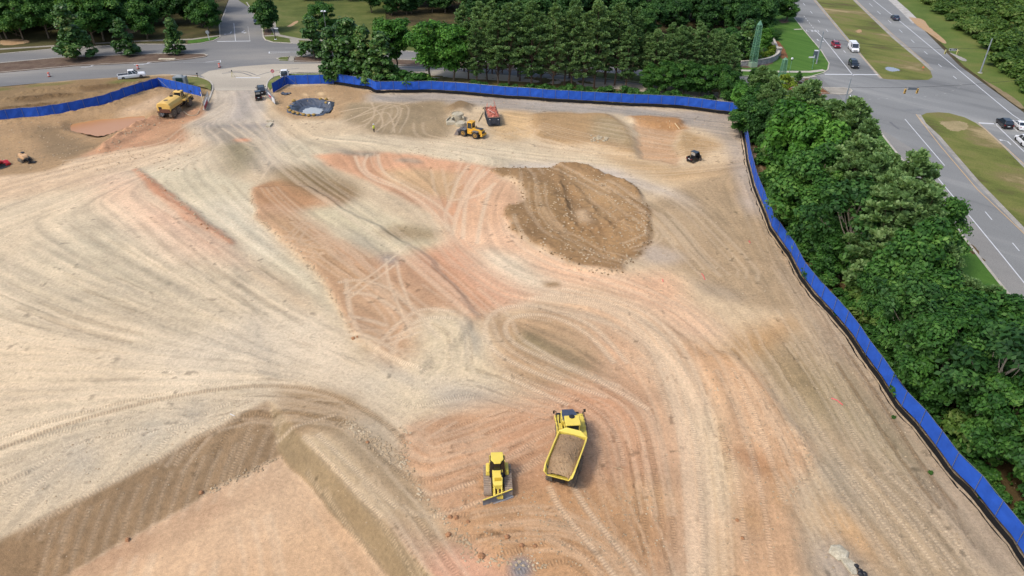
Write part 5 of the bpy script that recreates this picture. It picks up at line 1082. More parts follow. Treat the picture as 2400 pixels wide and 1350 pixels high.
def tractor(par, M, hoodm, body, glassm, rims, fender=True):
    """front unit of an articulated hauler, local x forward from the hitch"""
    m = MB(M); m.box(-.3, 4.3, -.55, .55, .7, 1.35); m.box(.3, 1.9, -1.35, 1.35, 1.3, 1.75); m.box(3.5, 4.35, -1.25, 1.25, .75, 1.5, taper=(.1, .05)); m.build('chassis', dk, par)
    m = MB(M)
    m.loft([[(1.9, -1.05, 1.5), (1.9, 1.05, 1.5), (1.9, .95, 2.45), (1.9, -.95, 2.45)], [(3.2, -1.0, 1.4), (3.2, 1.0, 1.4), (3.2, .85, 2.2), (3.2, -.85, 2.2)], [(4.25, -.85, 1.35), (4.25, .85, 1.35), (4.25, .65, 1.85), (4.25, -.65, 1.85)]]); m.build('hood', body, par, bevel=.06)
    m = MB(M); m.loft([[(1.85, -.72, 2.46), (1.85, .72, 2.46), (1.85, .72, 2.5), (1.85, -.72, 2.5)], [(3.2, -.78, 2.21), (3.2, .78, 2.21), (3.2, .78, 2.25), (3.2, -.78, 2.25)], [(4.27, -.6, 1.86), (4.27, .6, 1.86), (4.27, .6, 1.9), (4.27, -.6, 1.9)]]); m.build('hood_cover', hoodm, par)
    m = MB(M)
    for s in (1, -1): m = MB(M); m.box(1.35, 3.1, s*1.2-.32, s*1.2+.32, 1.9, 2.02); m.box(1.3, 1.45, s*1.2-.32, s*1.2+.32, 1.1, 1.95); m.box(3.0, 3.6, s*1.2-.3, s*1.2+.3, 1.5, 1.98, taper=(.15, 0)); m.box(.2, 1.3, s*1.15-.32, s*1.15+.32, 1.7, 2.0); m.build('fender', body, par, bevel=.04)
    m = MB(M); m.box(.35, 1.85, -.72, .72, 1.7, 2.25); m.build('cab_body', body, par, bevel=.04)
    m = MB(M); m.loft([[(.42, -.68, 2.25), (1.95, -.68, 2.25), (1.95, .68, 2.25), (.42, .68, 2.25)], [(.5, -.64, 3.3), (1.55, -.64, 3.3), (1.55, .64, 3.3), (.5, .64, 3.3)]]); m.build('cab_glass', glassm, par)
    m = MB(M)
    for x, y in ((.42, .68), (.42, -.68), (1.95, .68), (1.95, -.68)): m.tube([(x, y, 2.2), (.5 if x < 1 else 1.55, y*.95, 3.32)], .055, 5)
    for s in (1, -1): m.tube([(1.15, s*.69, 2.2), (1.05, s*.65, 3.3)], .04, 5)
    m.build('cab_pillar', body, par)
    m = MB(M); m.box(.3, 1.72, -.8, .8, 3.3, 3.48, taper=(.06, .06)); m.build('cab_roof', body, par, bevel=.05)
    m = MB(M); m.lathe([(.3, 0), (.3, .05), (.12, .1), (.01, .1)], 12, (1.45, -.0, 3.475)); m.build('roof_beacon', dk, par)
    for s in (1, -1):
        m = MB(M)
        for z in (2.5, 2.95): m.tube([(.3, s*1.45, z), (1.6, s*1.45, z), (3.0, s*1.4, z-.05)], .022, 5)
        for x in (.3, 1.0, 1.7, 2.4, 3.0): m.tube([(x, s*1.45, 1.95), (x, s*1.44, 2.95)], .022, 5)
        m.build('handrail', dk, par); m = MB(M)
    for s in (1, -1):
        m = MB(M); m.tube([(3.05, s*1.3, 2.0), (3.1, s*1.5, 2.9), (3.1, s*1.62, 2.9)], .025, 5); m.box(3.08, 3.13, s*1.62-.09, s*1.62+.09, 2.5, 2.9); m.build('mirror', dk, par)
    m = MB(M); m.tube([(2.2, 1.1, 2.0), (2.2, 1.12, 3.2), (2.1, 1.12, 3.35)], .07, 8); m.build('exhaust_pipe', dk, par)
    for s in (1, -1):
        e = MB(M); n = 24; r, w = .88, .66
        prof = [(r*.55, -w/2), (r*.9, -w/2), (r, -w*.34), (r, w*.34), (r*.9, w/2), (r*.55, w/2)]
        e.loft([[(2.2+q*math.cos(k*2*math.pi/n), s*1.12+z, r+q*math.sin(k*2*math.pi/n)) for k in range(n)] for q, z in prof]); o = e.build('wheel', mudrub, par)
        e = MB(M); e.loft([[(2.2+a*math.cos(k*2*math.pi/16), s*(1.12+b), r+a*math.sin(k*2*math.pi/16)) for k in range(16)] for a, b in ((.54, .2), (.54, .335), (.4, .33), (.2, .25), (.18, .36), (.01, .36))]); e.build('rim', rims, o)
# ---- loaded dump truck
rl, rr_, fl_, fr_ = G(1273, 1095, 2.9), G(1343, 1119, 2.9), G(1308, 1008, 2.9), G(1378, 1026, 2.9)
bm_, fm_ = (rl+rr_)/2, (fl_+fr_)/2; bh = math.atan2(fm_.y-bm_.y, fm_.x-bm_.x); cen = (bm_+fm_)/2; BLn = (fm_-bm_).length; BW = ((rr_-rl).length+(fr_-fl_).length)/2
cen.z = hs(cen.x, cen.y); print('BED', BLn, BW, math.degrees(bh))
dt_ = thing('dump_truck', 'large yellow articulated dump truck loaded with brown dirt', 'dump truck', cen, bh)
l2, w2 = BLn/2, BW/2; ZB = 2.9
m = MB(); wb = w2*.74; th = .14
sec = lambda x, zf, zr, ww=1.0: [(x, -w2*ww, zr), (x, -wb*ww, zf), (x, wb*ww, zf), (x, w2*ww, zr), (x, (w2-th)*ww, zr), (x, (wb-.06)*ww, zf+.12), (x, -(wb-.06)*ww, zf+.12), (x, -(w2-th)*ww, zr)]
m.loft([sec(-l2, 2.1, 2.6, .95), sec(-l2+.75, 1.75, ZB, 1.0), sec(0, 1.35, ZB), sec(l2-.5, 1.35, ZB), sec(l2, 1.6, ZB, .98)])
m.loft([[(l2-.02, -w2*.98, ZB), (l2-.02, w2*.98, ZB), (l2-.12, w2*.7, 1.4), (l2-.12, -w2*.7, 1.4)], [(l2+.1, -w2*.98, ZB), (l2+.1, w2*.98, ZB), (l2+.02, w2*.7, 1.4), (l2+.02, -w2*.7, 1.4)]])
m.loft([[(l2-.05, -w2*.98, ZB-.02), (l2-.05, w2*.98, ZB-.02), (l2+.1, w2*.98, ZB-.02), (l2+.1, -w2*.98, ZB-.02)], [(l2+.2, -w2*.5, 3.3), (l2+.2, w2*.5, 3.3), (l2+.34, w2*.5, 3.3), (l2+.34, -w2*.5, 3.3)]])
m.build('dump_body', Y1, dt_, bevel=.03)
m = MB()
for s in (1, -1): m.add([(-l2+.1, s*(w2*.93-.16), 2.34), (-l2+.8, s*(w2-.16), 2.86), (-l2+.95, s*(wb-.06), 1.95), (-l2+.12, s*(wb*.93-.08), 2.2)], [(0, 1, 2, 3)])
m.build('wear_plate', navy, dt_)
m = MB(); m.box(-l2+.7, l2+.6, -.5, .5, .8, 1.3); m.build('rear_frame', dk, dt_)
for x in (-l2+1.75, -l2+3.5):
    for s in (1, -1): wheel(dt_, x, s*(w2-.42), .88, .66, mudrim, .6, 20, mudrub)
HX = l2+.35; th_f = R(94)-bh
tractor(dt_, Matrix.Translation((HX, 0, 0)) @ Matrix.Rotation(th_f, 4, 'Z') @ Matrix.Translation((.1, 0, 0)), navy, Y1, gl, mudrim)
# load
soil_load = ground_mat('load_soil', [(150, 124, 96), (168, 140, 108), (186, 158, 124)], .5, 14.0, bstr=.5)
nu, nv_ = 30, 18; m = MB(); vs = []
for i in range(nu):
    for j in range(nv_):
        u, v = i/(nu-1), j/(nv_-1); x = -l2+.28+u*(BLn-.45); k = .93+.07*min(1, u*6); y = (v*2-1)*(w2-.22)*k
        z = 2.12+min(1, u*3.2)*.5+.62*(1-(v*2-1)**2)*math.sin(min(1, .15+u*.9)*math.pi*.86)+random.uniform(-.025, .025); vs.append((x, y, z))
m.add(vs, [(i*nv_+j, (i+1)*nv_+j, (i+1)*nv_+j+1, i*nv_+j+1) for i in range(nu-1) for j in range(nv_-1)])
rg = random.Random(4)
for k in range(150):
    u = rg.random()**1.6; v = rg.random(); i, j = int(u*(nu-1)), int(v*(nv_-1)); p = vs[i*nv_+j]; m.rock((p[0], p[1], p[2]+.02), rg.uniform(.03, .10), rg)
lo = m.build('dirt_load', soil_load, label='heap of brown dirt and stones filling the dump truck bed', cat='dirt load'); lo.location = cen; lo.rotation_euler = (0, 0, bh)
# ---- bulldozer
dc = G(1166, 1117, .9); dc.z = hs(dc.x, dc.y); dz = thing('bulldozer', 'yellow bulldozer with an angled grey blade', 'bulldozer', dc, R(-87)); 
def track(s):
    L, r = 3.5, .44; P = []; nS = 38
    per = 2*(L-2*r)+2*math.pi*r; m = MB(); yc, w = s*1.0, .74
    def pt(d):
        a = L-2*r; d = d % per
        if d < a: return (-L/2+r+d, 2*r, 0)
        d -= a
        if d < math.pi*r: t = d/r; return (L/2-r+r*math.sin(t), r+r*math.cos(t), -t)
        d -= math.pi*r
        if d < a: return (L/2-r-d, 0, math.pi)
        d -= a; t = d/r; return (-L/2+r-r*math.sin(t), r-r*math.cos(t), math.pi-t)
    ring = [pt(i*per/80) for i in range(80)]
    m.loft([[(x, yc-w/2, z) for x, z, a in ring], [(x, yc+w/2, z) for x, z, a in ring]])
    for i in range(nS):
        x, z, a = pt(i*per/nS); M = Matrix.Translation((x, yc, z)) @ Matrix.Rotation(-a, 4, 'Y'); q = MB(M.copy() if False else Matrix.Translation((x, yc, z)) @ Matrix.Rotation(-a if a >= 0 else -a, 4, 'Y'))
        q.box(-.05, .05, -w/2, w/2, -.01, .07); q.box(.07, .16, -w/2, w/2, -.01, .025); m.add(q.v, q.f)
    m.build('track', tread_m, dz)
    MB().box(-1.2, 1.2, yc-.2 if s > 0 else yc-.37, yc+.37 if s > 0 else yc+.2, .2, .7).build('track_frame', Y1, dz)
for s in (1, -1): track(s)
m = MB(); m.box(-1.35, 1.0, -.6, .6, .5, 1.0); m.build('hull', dk, dz)
m = MB(); m.loft([[(.05, -.52, .9), (.05, .52, .9), (.05, .5, 1.95), (.05, -.5, 1.95)], [(1.35, -.48, .9), (1.35, .48, .9), (1.35, .44, 1.72), (1.35, -.44, 1.72)], [(1.62, -.42, .95), (1.62, .42, .95), (1.62, .4, 1.5), (1.62, -.4, 1.5)]]); m.build('hood', Y1, dz, bevel=.05)
m = MB(); m.box(.95, 1.3, -.32, .32, 1.76, 1.80); m.build('hood_grille', paint('amber_panel', (206, 168, 40), .5), dz)
m = MB(); m.loft([[(-1.15, -.78, .95), (.1, -.78, .95), (.35, -.3, .95), (.35, .3, .95), (.1, .78, .95), (-1.15, .78, .95)], [(-1.0, -.7, 2.75), (-.25, -.7, 2.75), (.0, -.34, 2.75), (.0, .34, 2.75), (-.25, .7, 2.75), (-1.0, .7, 2.75)]]); m.build('cab_glass', paint('black_glass', (22, 26, 30), .1, spec=.7), dz)
m = MB(); m.prism_z([(-1.3, -.58), (-.35, -.62), (-.1, -.4), (.15, -.3), (.15, .3), (-.1, .4), (-.35, .62), (-1.3, .58)], 2.76, 2.9); m.build('cab_roof', Y1, dz, bevel=.05)
m = MB()
for s in (1, -1): MB().box(-1.35, -.1, s*.92-.2, s*.92+.2, .95, 1.5, taper=(.08, .05)).build('side_tank', Y1, dz, bevel=.05); m.tube([(-.28, s*.72, 1.0), (-.28, s*.7, 2.76)], .06, 5); m.tube([(-1.1, s*.74, 1.0), (-1.0, s*.7, 2.76)], .06, 5)
m.build('roof_post', Y1, dz)
m = MB(); m.box(-1.9, -1.35, -.6, .6, .7, 1.85, taper=(.1, .06)); m.tube([(-1.5, .45, 1.8), (-1.5, .45, 2.5)], .05, 6); m.build('rear_housing', Y1, dz, bevel=.04)
m = MB(); m.tube([(.6, .34, 1.85), (.6, .36, 2.5)], .06, 8); m.box(.4, .9, .36, .52, 1.5, 1.9); m.build('exhaust', dk, dz)
BM = Matrix.Translation((2.35, -.05, 0)) @ Matrix.Rotation(R(23), 4, 'Z'); bw = 1.5
m = MB(BM); prof = [(.10, .02), (-.02, .25), (-.10, .55), (-.06, .85), (.06, 1.08)]
m.loft([[(x, y, z) for x, z in prof]+[(x-.07, y, z) for x, z in reversed(prof)] for y in (-bw, bw)]); bl = m.build('blade', steel, dz)
m = MB(BM); m.box(.08, .16, -bw-.06, bw+.06, -.02, .2); m.build('cutting_edge', paint('bright_steel', (176, 180, 186), .45, .1), bl)
m = MB(BM); m.box(-.02, .09, -bw, bw, 1.07, 1.12); m.build('blade_rim', Y1, bl)
m = MB()
for y in (-.45, .45): m.tube([(1.2, y, .6), (2.2, y*.8, .45)], .09, 6)
m.tube([(1.4, .38, 1.4), (2.15, .3, .75)], .06, 6); m.tube([(1.4, -.38, 1.4), (2.15, -.3, .75)], .06, 6); m.tube([(1.55, 0, .9), (2.25, 0, .6)], .08, 6); m.box(1.95, 2.3, -.45, .45, .35, .7); m.build('push_frame', Y1, dz)
# ---- water tanker
A, B = P3(388, 281), P3(446, 238); c = A.lerp(B, .46); hd = math.atan2(B.y-A.y, B.x-A.x); tk_ = thing('water_tanker', 'yellow six wheeled water tanker standing by the left gate leaf', 'water truck', c, hd)
tk_.scale = (1.12,)*3; Lk = (B-A).length; print('TANKER', Lk)
m = MB(); rings = []
for x, k in ((-4.4, .93), (-4.3, 1.0), (.35, 1.0), (.6, .9)):
    rings.append([(x, 1.42*k*y, 1.55+(z-1.55)*k+.0) for y, z in ((-.8, 1.35), (-1, 1.75), (-1, 2.45), (-.82, 2.95), (-.4, 3.18), (.4, 3.18), (.82, 2.95), (1, 2.45), (1, 1.75), (.8, 1.35))])
m.loft(rings); m.build('water_tank', Y3, tk_, bevel=.06)
m = MB(); m.lathe([(.42, 0), (.42, .05), (.01, .06)], 16, (-2.9, 0, 3.17)); m.build('tank_hatch', paint('hatch_grey', (120, 104, 84), .8), tk_)
m = MB(); m.lathe([(.34, 0), (.34, .14), (.26, .14), (.26, .02), (.01, .02)], 16, (-.4, .2, 3.16)); m.build('filler_neck', dk, tk_)
m = MB(); m.box(-4.5, -4.38, -1.2, .9, 1.5, 1.95); m.box(-4.6, -4.4, -1.4, 1.4, 1.3, 1.5); m.build('rear_bumper', rust, tk_)
m = MB(); m.box(-4.46, -4.39, .35, .95, 1.75, 2.35); m.build('rear_opening', dk, tk_)
m = MB(); m.tube([(-4.5, .7, 1.3), (-4.8, .75, .9), (-4.7, .75, .6)], .08, 6); m.box(-4.75, -4.5, .3, .55, .6, 1.2); m.tube([(-4.5, .1, 1.2), (-4.75, .1, .8)], .06, 6); m.build('spray_pipe', steel, tk_)
m = MB(); m.box(-4.3, 1.0, -.5, .5, .75, 1.4); m.build('frame', dk, tk_)
m = MB(); m.box(-4.2, .3, -1.46, -1.38, 1.62, 1.82); m.box(-4.2, .3, 1.38, 1.46, 1.62, 1.82); m.build('side_rail', dk, tk_)
m = MB(); m.box(-4.45, -4.38, -1.35, -.8, .4, 1.1); m.box(-4.45, -4.38, .85, 1.35, .5, 1.1); m.build('mud_flap', mudrub, tk_)
for x in (-3.4, -1.55):
    for s in (1, -1): wheel(tk_, x, s*1.12, .88, .66, mudrim, .6, 0, mudrub)
tractor(tk_, Matrix.Translation((1.05, 0, 0)) @ Matrix.Rotation(R(4), 4, 'Z'), Y3, Y3, gl, mudrim)
hp_ = [P3(431, 263, .3), P3(442, 272, .1), P3(462, 271, .06), P3(468, 260, .08), P3(474, 246, .1), P3(476, 236, .5), P3(472, 226, 1.1)]
MB().tube(smooth_line(hp_, 3), .07, 6).build('hose', paint('hose_tan', (206, 190, 158), .7), label='pale hose running from the tanker to the left gate leaf', cat='hose')
# ---- wheel loader
A, B = P3(1114.5, 325), P3(1085, 318.5); hd = math.atan2(B.y-A.y, B.x-A.x); c = A; ld = thing('wheel_loader', 'yellow wheel loader with its grey bucket lowered', 'wheel loader', c+Vector((math.cos(hd)*1.4-math.sin(hd)*-0.9, math.sin(hd)*1.4+math.cos(hd)*-.9, 0)) , hd)
lr = paint('loader_rim', (226, 170, 60), .5, var=.08)
for x in (-1.45, 1.4):
    for s in (1, -1): wheel(ld, x, s*.95, .74, .56, lr, .55, 18)
m = MB(); m.box(-2.6, 1.6, -.45, .45, .55, 1.05); m.build('chassis', dk, ld)
m = MB(); m.loft([[(-.55, -.75, 1.0), (-.55, .75, 1.0), (-.55, .7, 2.0), (-.55, -.7, 2.0)], [(-2.2, -.75, .95), (-2.2, .75, .95), (-2.2, .66, 1.85), (-2.2, -.66, 1.85)], [(-2.75, -.68, 1.0), (-2.75, .68, 1.0), (-2.75, .58, 1.55), (-2.75, -.58, 1.55)]]); m.box(-3.0, -2.5, -.95, .95, .6, 1.05, taper=(.08, .08)); m.build('engine_hood', Y2, ld, bevel=.06)
m = MB(); m.box(-2.55, -.7, -.45, .45, 1.9, 1.97, taper=(.2, .05)); m.tube([(-1.3, .2, 1.9), (-1.3, .2, 2.5)], .07, 7); m.box(-2.79, -2.74, -.5, .5, 1.05, 1.55); m.build('hood_cover', paint('charcoal', (66, 68, 74), .6), ld)
m = MB()
for s in (1, -1):
    for q in ((-2.15, -.75, .98), (.75, 1.75, .95)): MB().box(q[0], q[1], s*q[2]-.32, s*q[2]+.32, 1.5, 1.6, taper=(.15, 0)).build('fender', paint('fender_grey', (110, 112, 116), .6), ld, bevel=.04)
m = MB(); m.box(-.5, .75, -.62, .62, .95, 1.75); m.box(-.5, .5, .55, .95, .75, 1.35); m.box(-.5, .5, -.95, -.55, .75, 1.35); m.build('cab_body', Y2, ld, bevel=.05)
m = MB(); m.loft([[(-.45, -.58, 1.75), (.72, -.58, 1.75), (.72, .58, 1.75), (-.45, .58, 1.75)], [(-.4, -.58, 2.95), (.55, -.58, 2.95), (.55, .58, 2.95), (-.4, .58, 2.95)]]); m.build('cab_glass', gl, ld)
m = MB()
for x in (-.45, .70):
    for s in (1, -1): m.tube([(x, s*.6, 1.7), (-.4 if x < 0 else .55, s*.6, 3.0)], .07, 5)
m.tube([(-.4, -.58, 2.97), (-.4, .58, 2.97), (.55, .58, 2.97), (.55, -.58, 2.97)], .05, 4); m.build('cab_frame', Y2, ld)
m = MB(); m.box(-.6, .72, -.72, .72, 2.95, 3.15, taper=(.08, .06)); m.build('cab_roof', Y2, ld, bevel=.05)
m = MB()
for s in (1, -1): m.tube([(.9, s*.4, 1.6), (1.7, s*.4, 1.35), (2.5, s*.42, .55)], [.14, .16, .12], 6)
m.tube([(1.0, 0, 1.5), (1.9, 0, 1.6), (2.5, 0, 1.0)], .1, 6); m.box(.8, 1.2, -.5, .5, .9, 1.7); m.build('lift_arm', paint('arm_grey', (90, 92, 98), .6, dirt=.2), ld)
m = MB(); bp = [(3.55, .05), (2.75, .04), (2.5, .25), (2.45, .6), (2.6, .95), (2.9, 1.12)]
m.loft([[(x, y, z) for x, z in bp]+[(x+(.05 if i else 0), y, z+.05) for i, (x, z) in reversed(list(enumerate(bp)))] for y in (-1.25, 1.25)])
for s in (1, -1): m.loft([[(x, s*1.25-.03, z) for x, z in bp], [(x, s*1.25+.03, z) for x, z in bp]])
m.build('bucket', paint('bucket_steel', (140, 132, 130), .55, .2, var=.15, dirt=.3), ld)
# ---- roll-off dumpster
A, B = P3(1158, 297), P3(1147, 264); hd = math.atan2(B.y-A.y, B.x-A.x)
db = thing('dumpster', 'dark blue grey roll off dumpster full of orange debris', 'dumpster', A, hd); dbm = paint('dumpster_blue', (52, 64, 80), .6, var=.12, dirt=.25)
Ld, wd, hd_ = 6.7, 1.2, 2.0; m = MB()
m.box(0, Ld, -wd, wd, .25, .35); m.box(0, .08, -wd, wd, .3, hd_); m.box(Ld-.08, Ld, -wd, wd, .3, hd_)
for s in (1, -1):
    m.box(.08, Ld-.08, s*wd-.04, s*wd+.04, .3, hd_); 
    for k in range(9): m.box(.3+k*.74, .42+k*.74, s*(wd+.09)-.05, s*(wd+.09)+.05, .3, hd_-.02)
m.build('container', dbm, db)
m = MB(); 
for s in (1, -1): m.box(-.04, Ld+.02, s*(wd+.02)-.07, s*(wd+.02)+.07, hd_, hd_+.1)
m.box(-.06, .1, -wd-.05, wd+.05, hd_+.002, hd_+.098); m.box(Ld-.1, Ld+.04, -wd-.05, wd+.05, hd_+.002, hd_+.098); m.build('top_rim', paint('rim_pale', (150, 120, 104), .7), db)
m = MB(); m.box(-.07, 0, -.4, .4, .3, .75); m.box(-.06, 0, -.62, -.56, .35, 1.9); m.box(-.06, 0, .56, .62, .35, 1.9); m.build('tailgate_frame', paint('frame_blue', (40, 48, 62), .6), db); MB().box(-.09, -.07, -.24, .24, .4, .62).build('pocket', dk, db)
m = MB(); m.box(-.012, -.002, -1.0, -.8, 1.45, 1.6); m.box(-.012, -.002, .75, 1.0, 1.55, 1.7); m.build('sticker', pale_m, db)
rg = random.Random(8); m = MB()
vs = [(x*.44+.15, (j-6)*.185, hd_-.25+.35*math.exp(-((j-6)/4)**2)+rg.uniform(-.1, .12)) for x in range(15) for j in range(13)]; m.add(vs, [(i*13+j, i*13+13+j, i*13+14+j, i*13+j+1) for i in range(14) for j in range(12)])
for k in range(120):
    x, y = rg.uniform(.4, 6.2), rg.uniform(-.9, .9); a = rg.uniform(0, 6.28); l = rg.uniform(.4, 1.3); z = hd_+rg.uniform(-.05, .4)*(1-abs(y)*.6); m.tube([(x, y, z), (x+math.cos(a)*l*.5, y+math.sin(a)*l*.3, z+rg.uniform(-.1, .3)), (min(6.5, max(.2, x+math.cos(a+.7)*l)), max(-1.1, min(1.1, y+math.sin(a+.7)*l*.5)), z-.1)], rg.uniform(.03, .08), 5)
for k in range(6): x = rg.uniform(4.6, 6.5); y = rg.choice((-1, 1))*rg.uniform(.6, 1.05); m.tube([(x, y, 1.8), (x+rg.uniform(-.3, .4), y*1.1, 2.6), (x+rg.uniform(-.2, .6), y*.9, rg.uniform(3.0, 3.8))], .03, 4)
deb = m.build('debris', paint('orange_debris', (216, 132, 110), .75, var=.4, scale=4), label='tangle of orange pipe and netting heaped in the dumpster', cat='debris'); deb.location = A; deb.rotation_euler = (0, 0, hd)
MB().tube([Vector((1.2, -.3, 2.5)), Vector((3.2, .9, 2.75))], .06, 5).build('plank', paint('debris_pale', (222, 190, 178), .8), label='pale pink board lying across the orange debris', cat='board').matrix_world = Matrix.Translation(A) @ Matrix.Rotation(hd, 4, 'Z')
# ---- utility vehicles
def utv(a, b, label):
    A, B = P3(*a), P3(*b); c = (A+B)/2; t = thing('utility_vehicle', label, 'utility vehicle', c, math.atan2(B.y-A.y, B.x-A.x), 'black utility vehicles'); k = paint('utv_black', (30, 30, 36), .4, var=.1, dirt=.12)
    m = MB(); m.box(-1.45, 1.4, -.6, .6, .32, .62); m.loft([[(.75, -.68, .6), (.75, .68, .6), (.75, .62, 1.12), (.75, -.62, 1.12)], [(1.5, -.55, .5), (1.5, .55, .5), (1.5, .45, .92), (1.5, -.45, .92)]]); m.build('body', k, t, bevel=.04)
    m = MB(); m.box(-1.55, -.5, -.72, .72, .68, .76); m.box(-1.55, -1.49, -.72, .72, .76, 1.05); [m.box(-1.5, -.5, s*.72-.03, s*.72+.03, .76, 1.05) for s in (1, -1)]; m.build('cargo_box', k, t)
    m = MB(); m.box(-.35, .2, -.6, .6, .55, .85); m.box(-.42, -.28, -.6, .6, .8, 1.3); m.build('seat', dk, t)
    m = MB()
    for s in (1, -1): m.tube([(.85, s*.66, 1.05), (.45, s*.62, 1.86), (-.42, s*.62, 1.88), (-.5, s*.66, .75)], .035, 6)
    m.tube([(-.42, -.62, 1.88), (-.42, .62, 1.88)], .035, 6); m.build('roll_cage', dk, t)
    m = MB(); m.box(-.55, .55, -.7, .7, 1.88, 1.96, taper=(.08, .06)); m.build('roof', paint('utv_roof', (54, 66, 78), .3), t, bevel=.03)
    m = MB(); m.quad((.83, -.6, 1.1), (.83, .6, 1.1), (.48, .58, 1.84), (.48, -.58, 1.84)); m.build('windshield', gl, t); m = MB(); m.quad((-.52, -.45, 1.3), (-.52, .45, 1.3), (-.46, .45, 1.75), (-.46, -.45, 1.75)); m.build('rear_panel', paint('pane_pale', (160, 156, 148), .3), t)
    m = MB(); [m.box(-1.58, -1.55, s*.55-.1, s*.55+.1, .8, .95) for s in (1, -1)]; m.build('tail_light', tl, t); MB().box(-1.575, -1.555, -.2, .2, .8, .92).build('number_plate', hl, t)
    for x in (-1.0, 1.0):
        for s in (1, -1): wheel(t, x, s*.66, .33, .26, rim_g, .55, 0, mudrub)
utv((1611, 383), (1641, 372), 'black utility vehicle with an open cargo box on the tan soil at the right'); utv((608, 239), (606, 226), 'black utility vehicle seen from behind in the gateway')
# ---- red tractor and tan trencher at the left edge
A = P3(-6, 388); rt = thing('red_tractor', 'red compact tractor with a front bucket cut by the left edge of the view', 'tractor', A, R(-28)); rm = paint('tractor_red', (196, 34, 46), .35)
m = MB(); m.loft([[(.0, -.42, .7), (.0, .42, .7), (.0, .38, 1.25), (.0, -.38, 1.25)], [(1.35, -.36, .65), (1.35, .36, .65), (1.35, .28, 1.05), (1.35, -.28, 1.05)]]); m.build('hood', rm, rt, bevel=.06)
m = MB(); m.box(-1.6, 1.2, -.35, .35, .4, .75); m.build('chassis', dk, rt); m = MB(); [MB().box(-1.4, -.4, s*.75-.2, s*.75+.2, 1.0, 1.12, taper=(.15, 0)).build('fender', rm, rt) for s in (1, -1)]; MB().box(-1.1, -.5, -.3, .3, .9, 1.35).build('seat', dk, rt)
for x, r in ((-.95, .6), (.95, .36)):
    for s in (1, -1): wheel(rt, x, s*.72, r, .3, pale_m, .5)
m = MB(); bp = [(2.35, .05), (1.9, .05), (1.75, .25), (1.8, .6)]; m.loft([[(x, y, z) for x, z in bp]+[(x+.05, y, z+.04) for x, z in reversed(bp)] for y in (-.9, .9)]); m.build('bucket', paint('dark_bucket', (70, 76, 74), .6), rt); m = MB(); [m.tube([(.2, s*.5, 1.1), (1.2, s*.5, 1.0), (1.85, s*.5, .4)], .06, 5) for s in (1, -1)]; m.build('loader_arm', rm, rt)
A = P3(14, 385); rs_ = thing('red_machine_hood', 'rounded red machine cover beside the dark bucket at the left edge', 'machine cover', A, R(-32)); m = MB(); m.loft([[(-1.0, -.5, .05), (-1.0, .5, .05), (-1.0, .42, .55), (-1.0, -.42, .55)], [(.2, -.55, .05), (.2, .55, .05), (.2, .48, .85), (.2, -.48, .85)], [(1.1, -.5, .05), (1.1, .5, .05), (1.1, .35, .5), (1.1, -.35, .5)]]); m.build('cover', rm, rs_, bevel=.1); MB().box(-.9, 1.0, -.45, .45, .0, .05).build('base', dk, rs_)
A = P3(60, 377); tr_ = thing('trencher', 'small tan tracked machine with a dark seat near the left edge', 'trencher', A, R(-38)); tm = paint('tan_paint', (222, 178, 132), .6, dirt=.2)
m = MB(); m.loft([[(-1.1, -.55, .6), (-1.1, .55, .6), (-1.1, .5, 1.35), (-1.1, -.5, 1.35)], [(.5, -.55, .6), (.5, .55, .6), (.5, .45, 1.25), (.5, -.45, 1.25)], [(.8, -.45, .6), (.8, .45, .6), (.8, .35, .9), (.8, -.35, .9)]]); m.build('body', tm, tr_, bevel=.06)
for s in (1, -1): m = MB(); m.box(-1.1, .9, s*.8-.18, s*.8+.18, 0, .6, taper=(.2, .02)); m.build('track', mudrub, tr_, bevel=.08)
MB().box(-1.05, -.4, .0, .5, 1.36, 1.5).build('seat', dk, tr_); m = MB(); m.tube([(.7, 0, .8), (1.4, 0, .5), (1.6, .3, .2)], .09, 6); m.box(.8, 1.1, -.6, .6, .2, .7); m.build('front_arm', dk, tr_); MB().tube([(-.2, -.3, 1.3), (0, -.3, 1.7)], .03, 5).build('control_lever', dk, tr_)
m = MB(); [m.box(-.7, .7, y-.06, y+.06, .05, .14) for y in (-.3, .1, .45)]; m.box(-.5, -.38, -.4, .55, .12, .2); m.box(.3, .42, -.4, .55, .12, .2); o = m.build('fork_attachment', dk, label='dark fork attachment lying on the ground in front of the tan machine', cat='attachment'); o.location = P3(76, 382); o.rotation_euler = (0, 0, R(12))
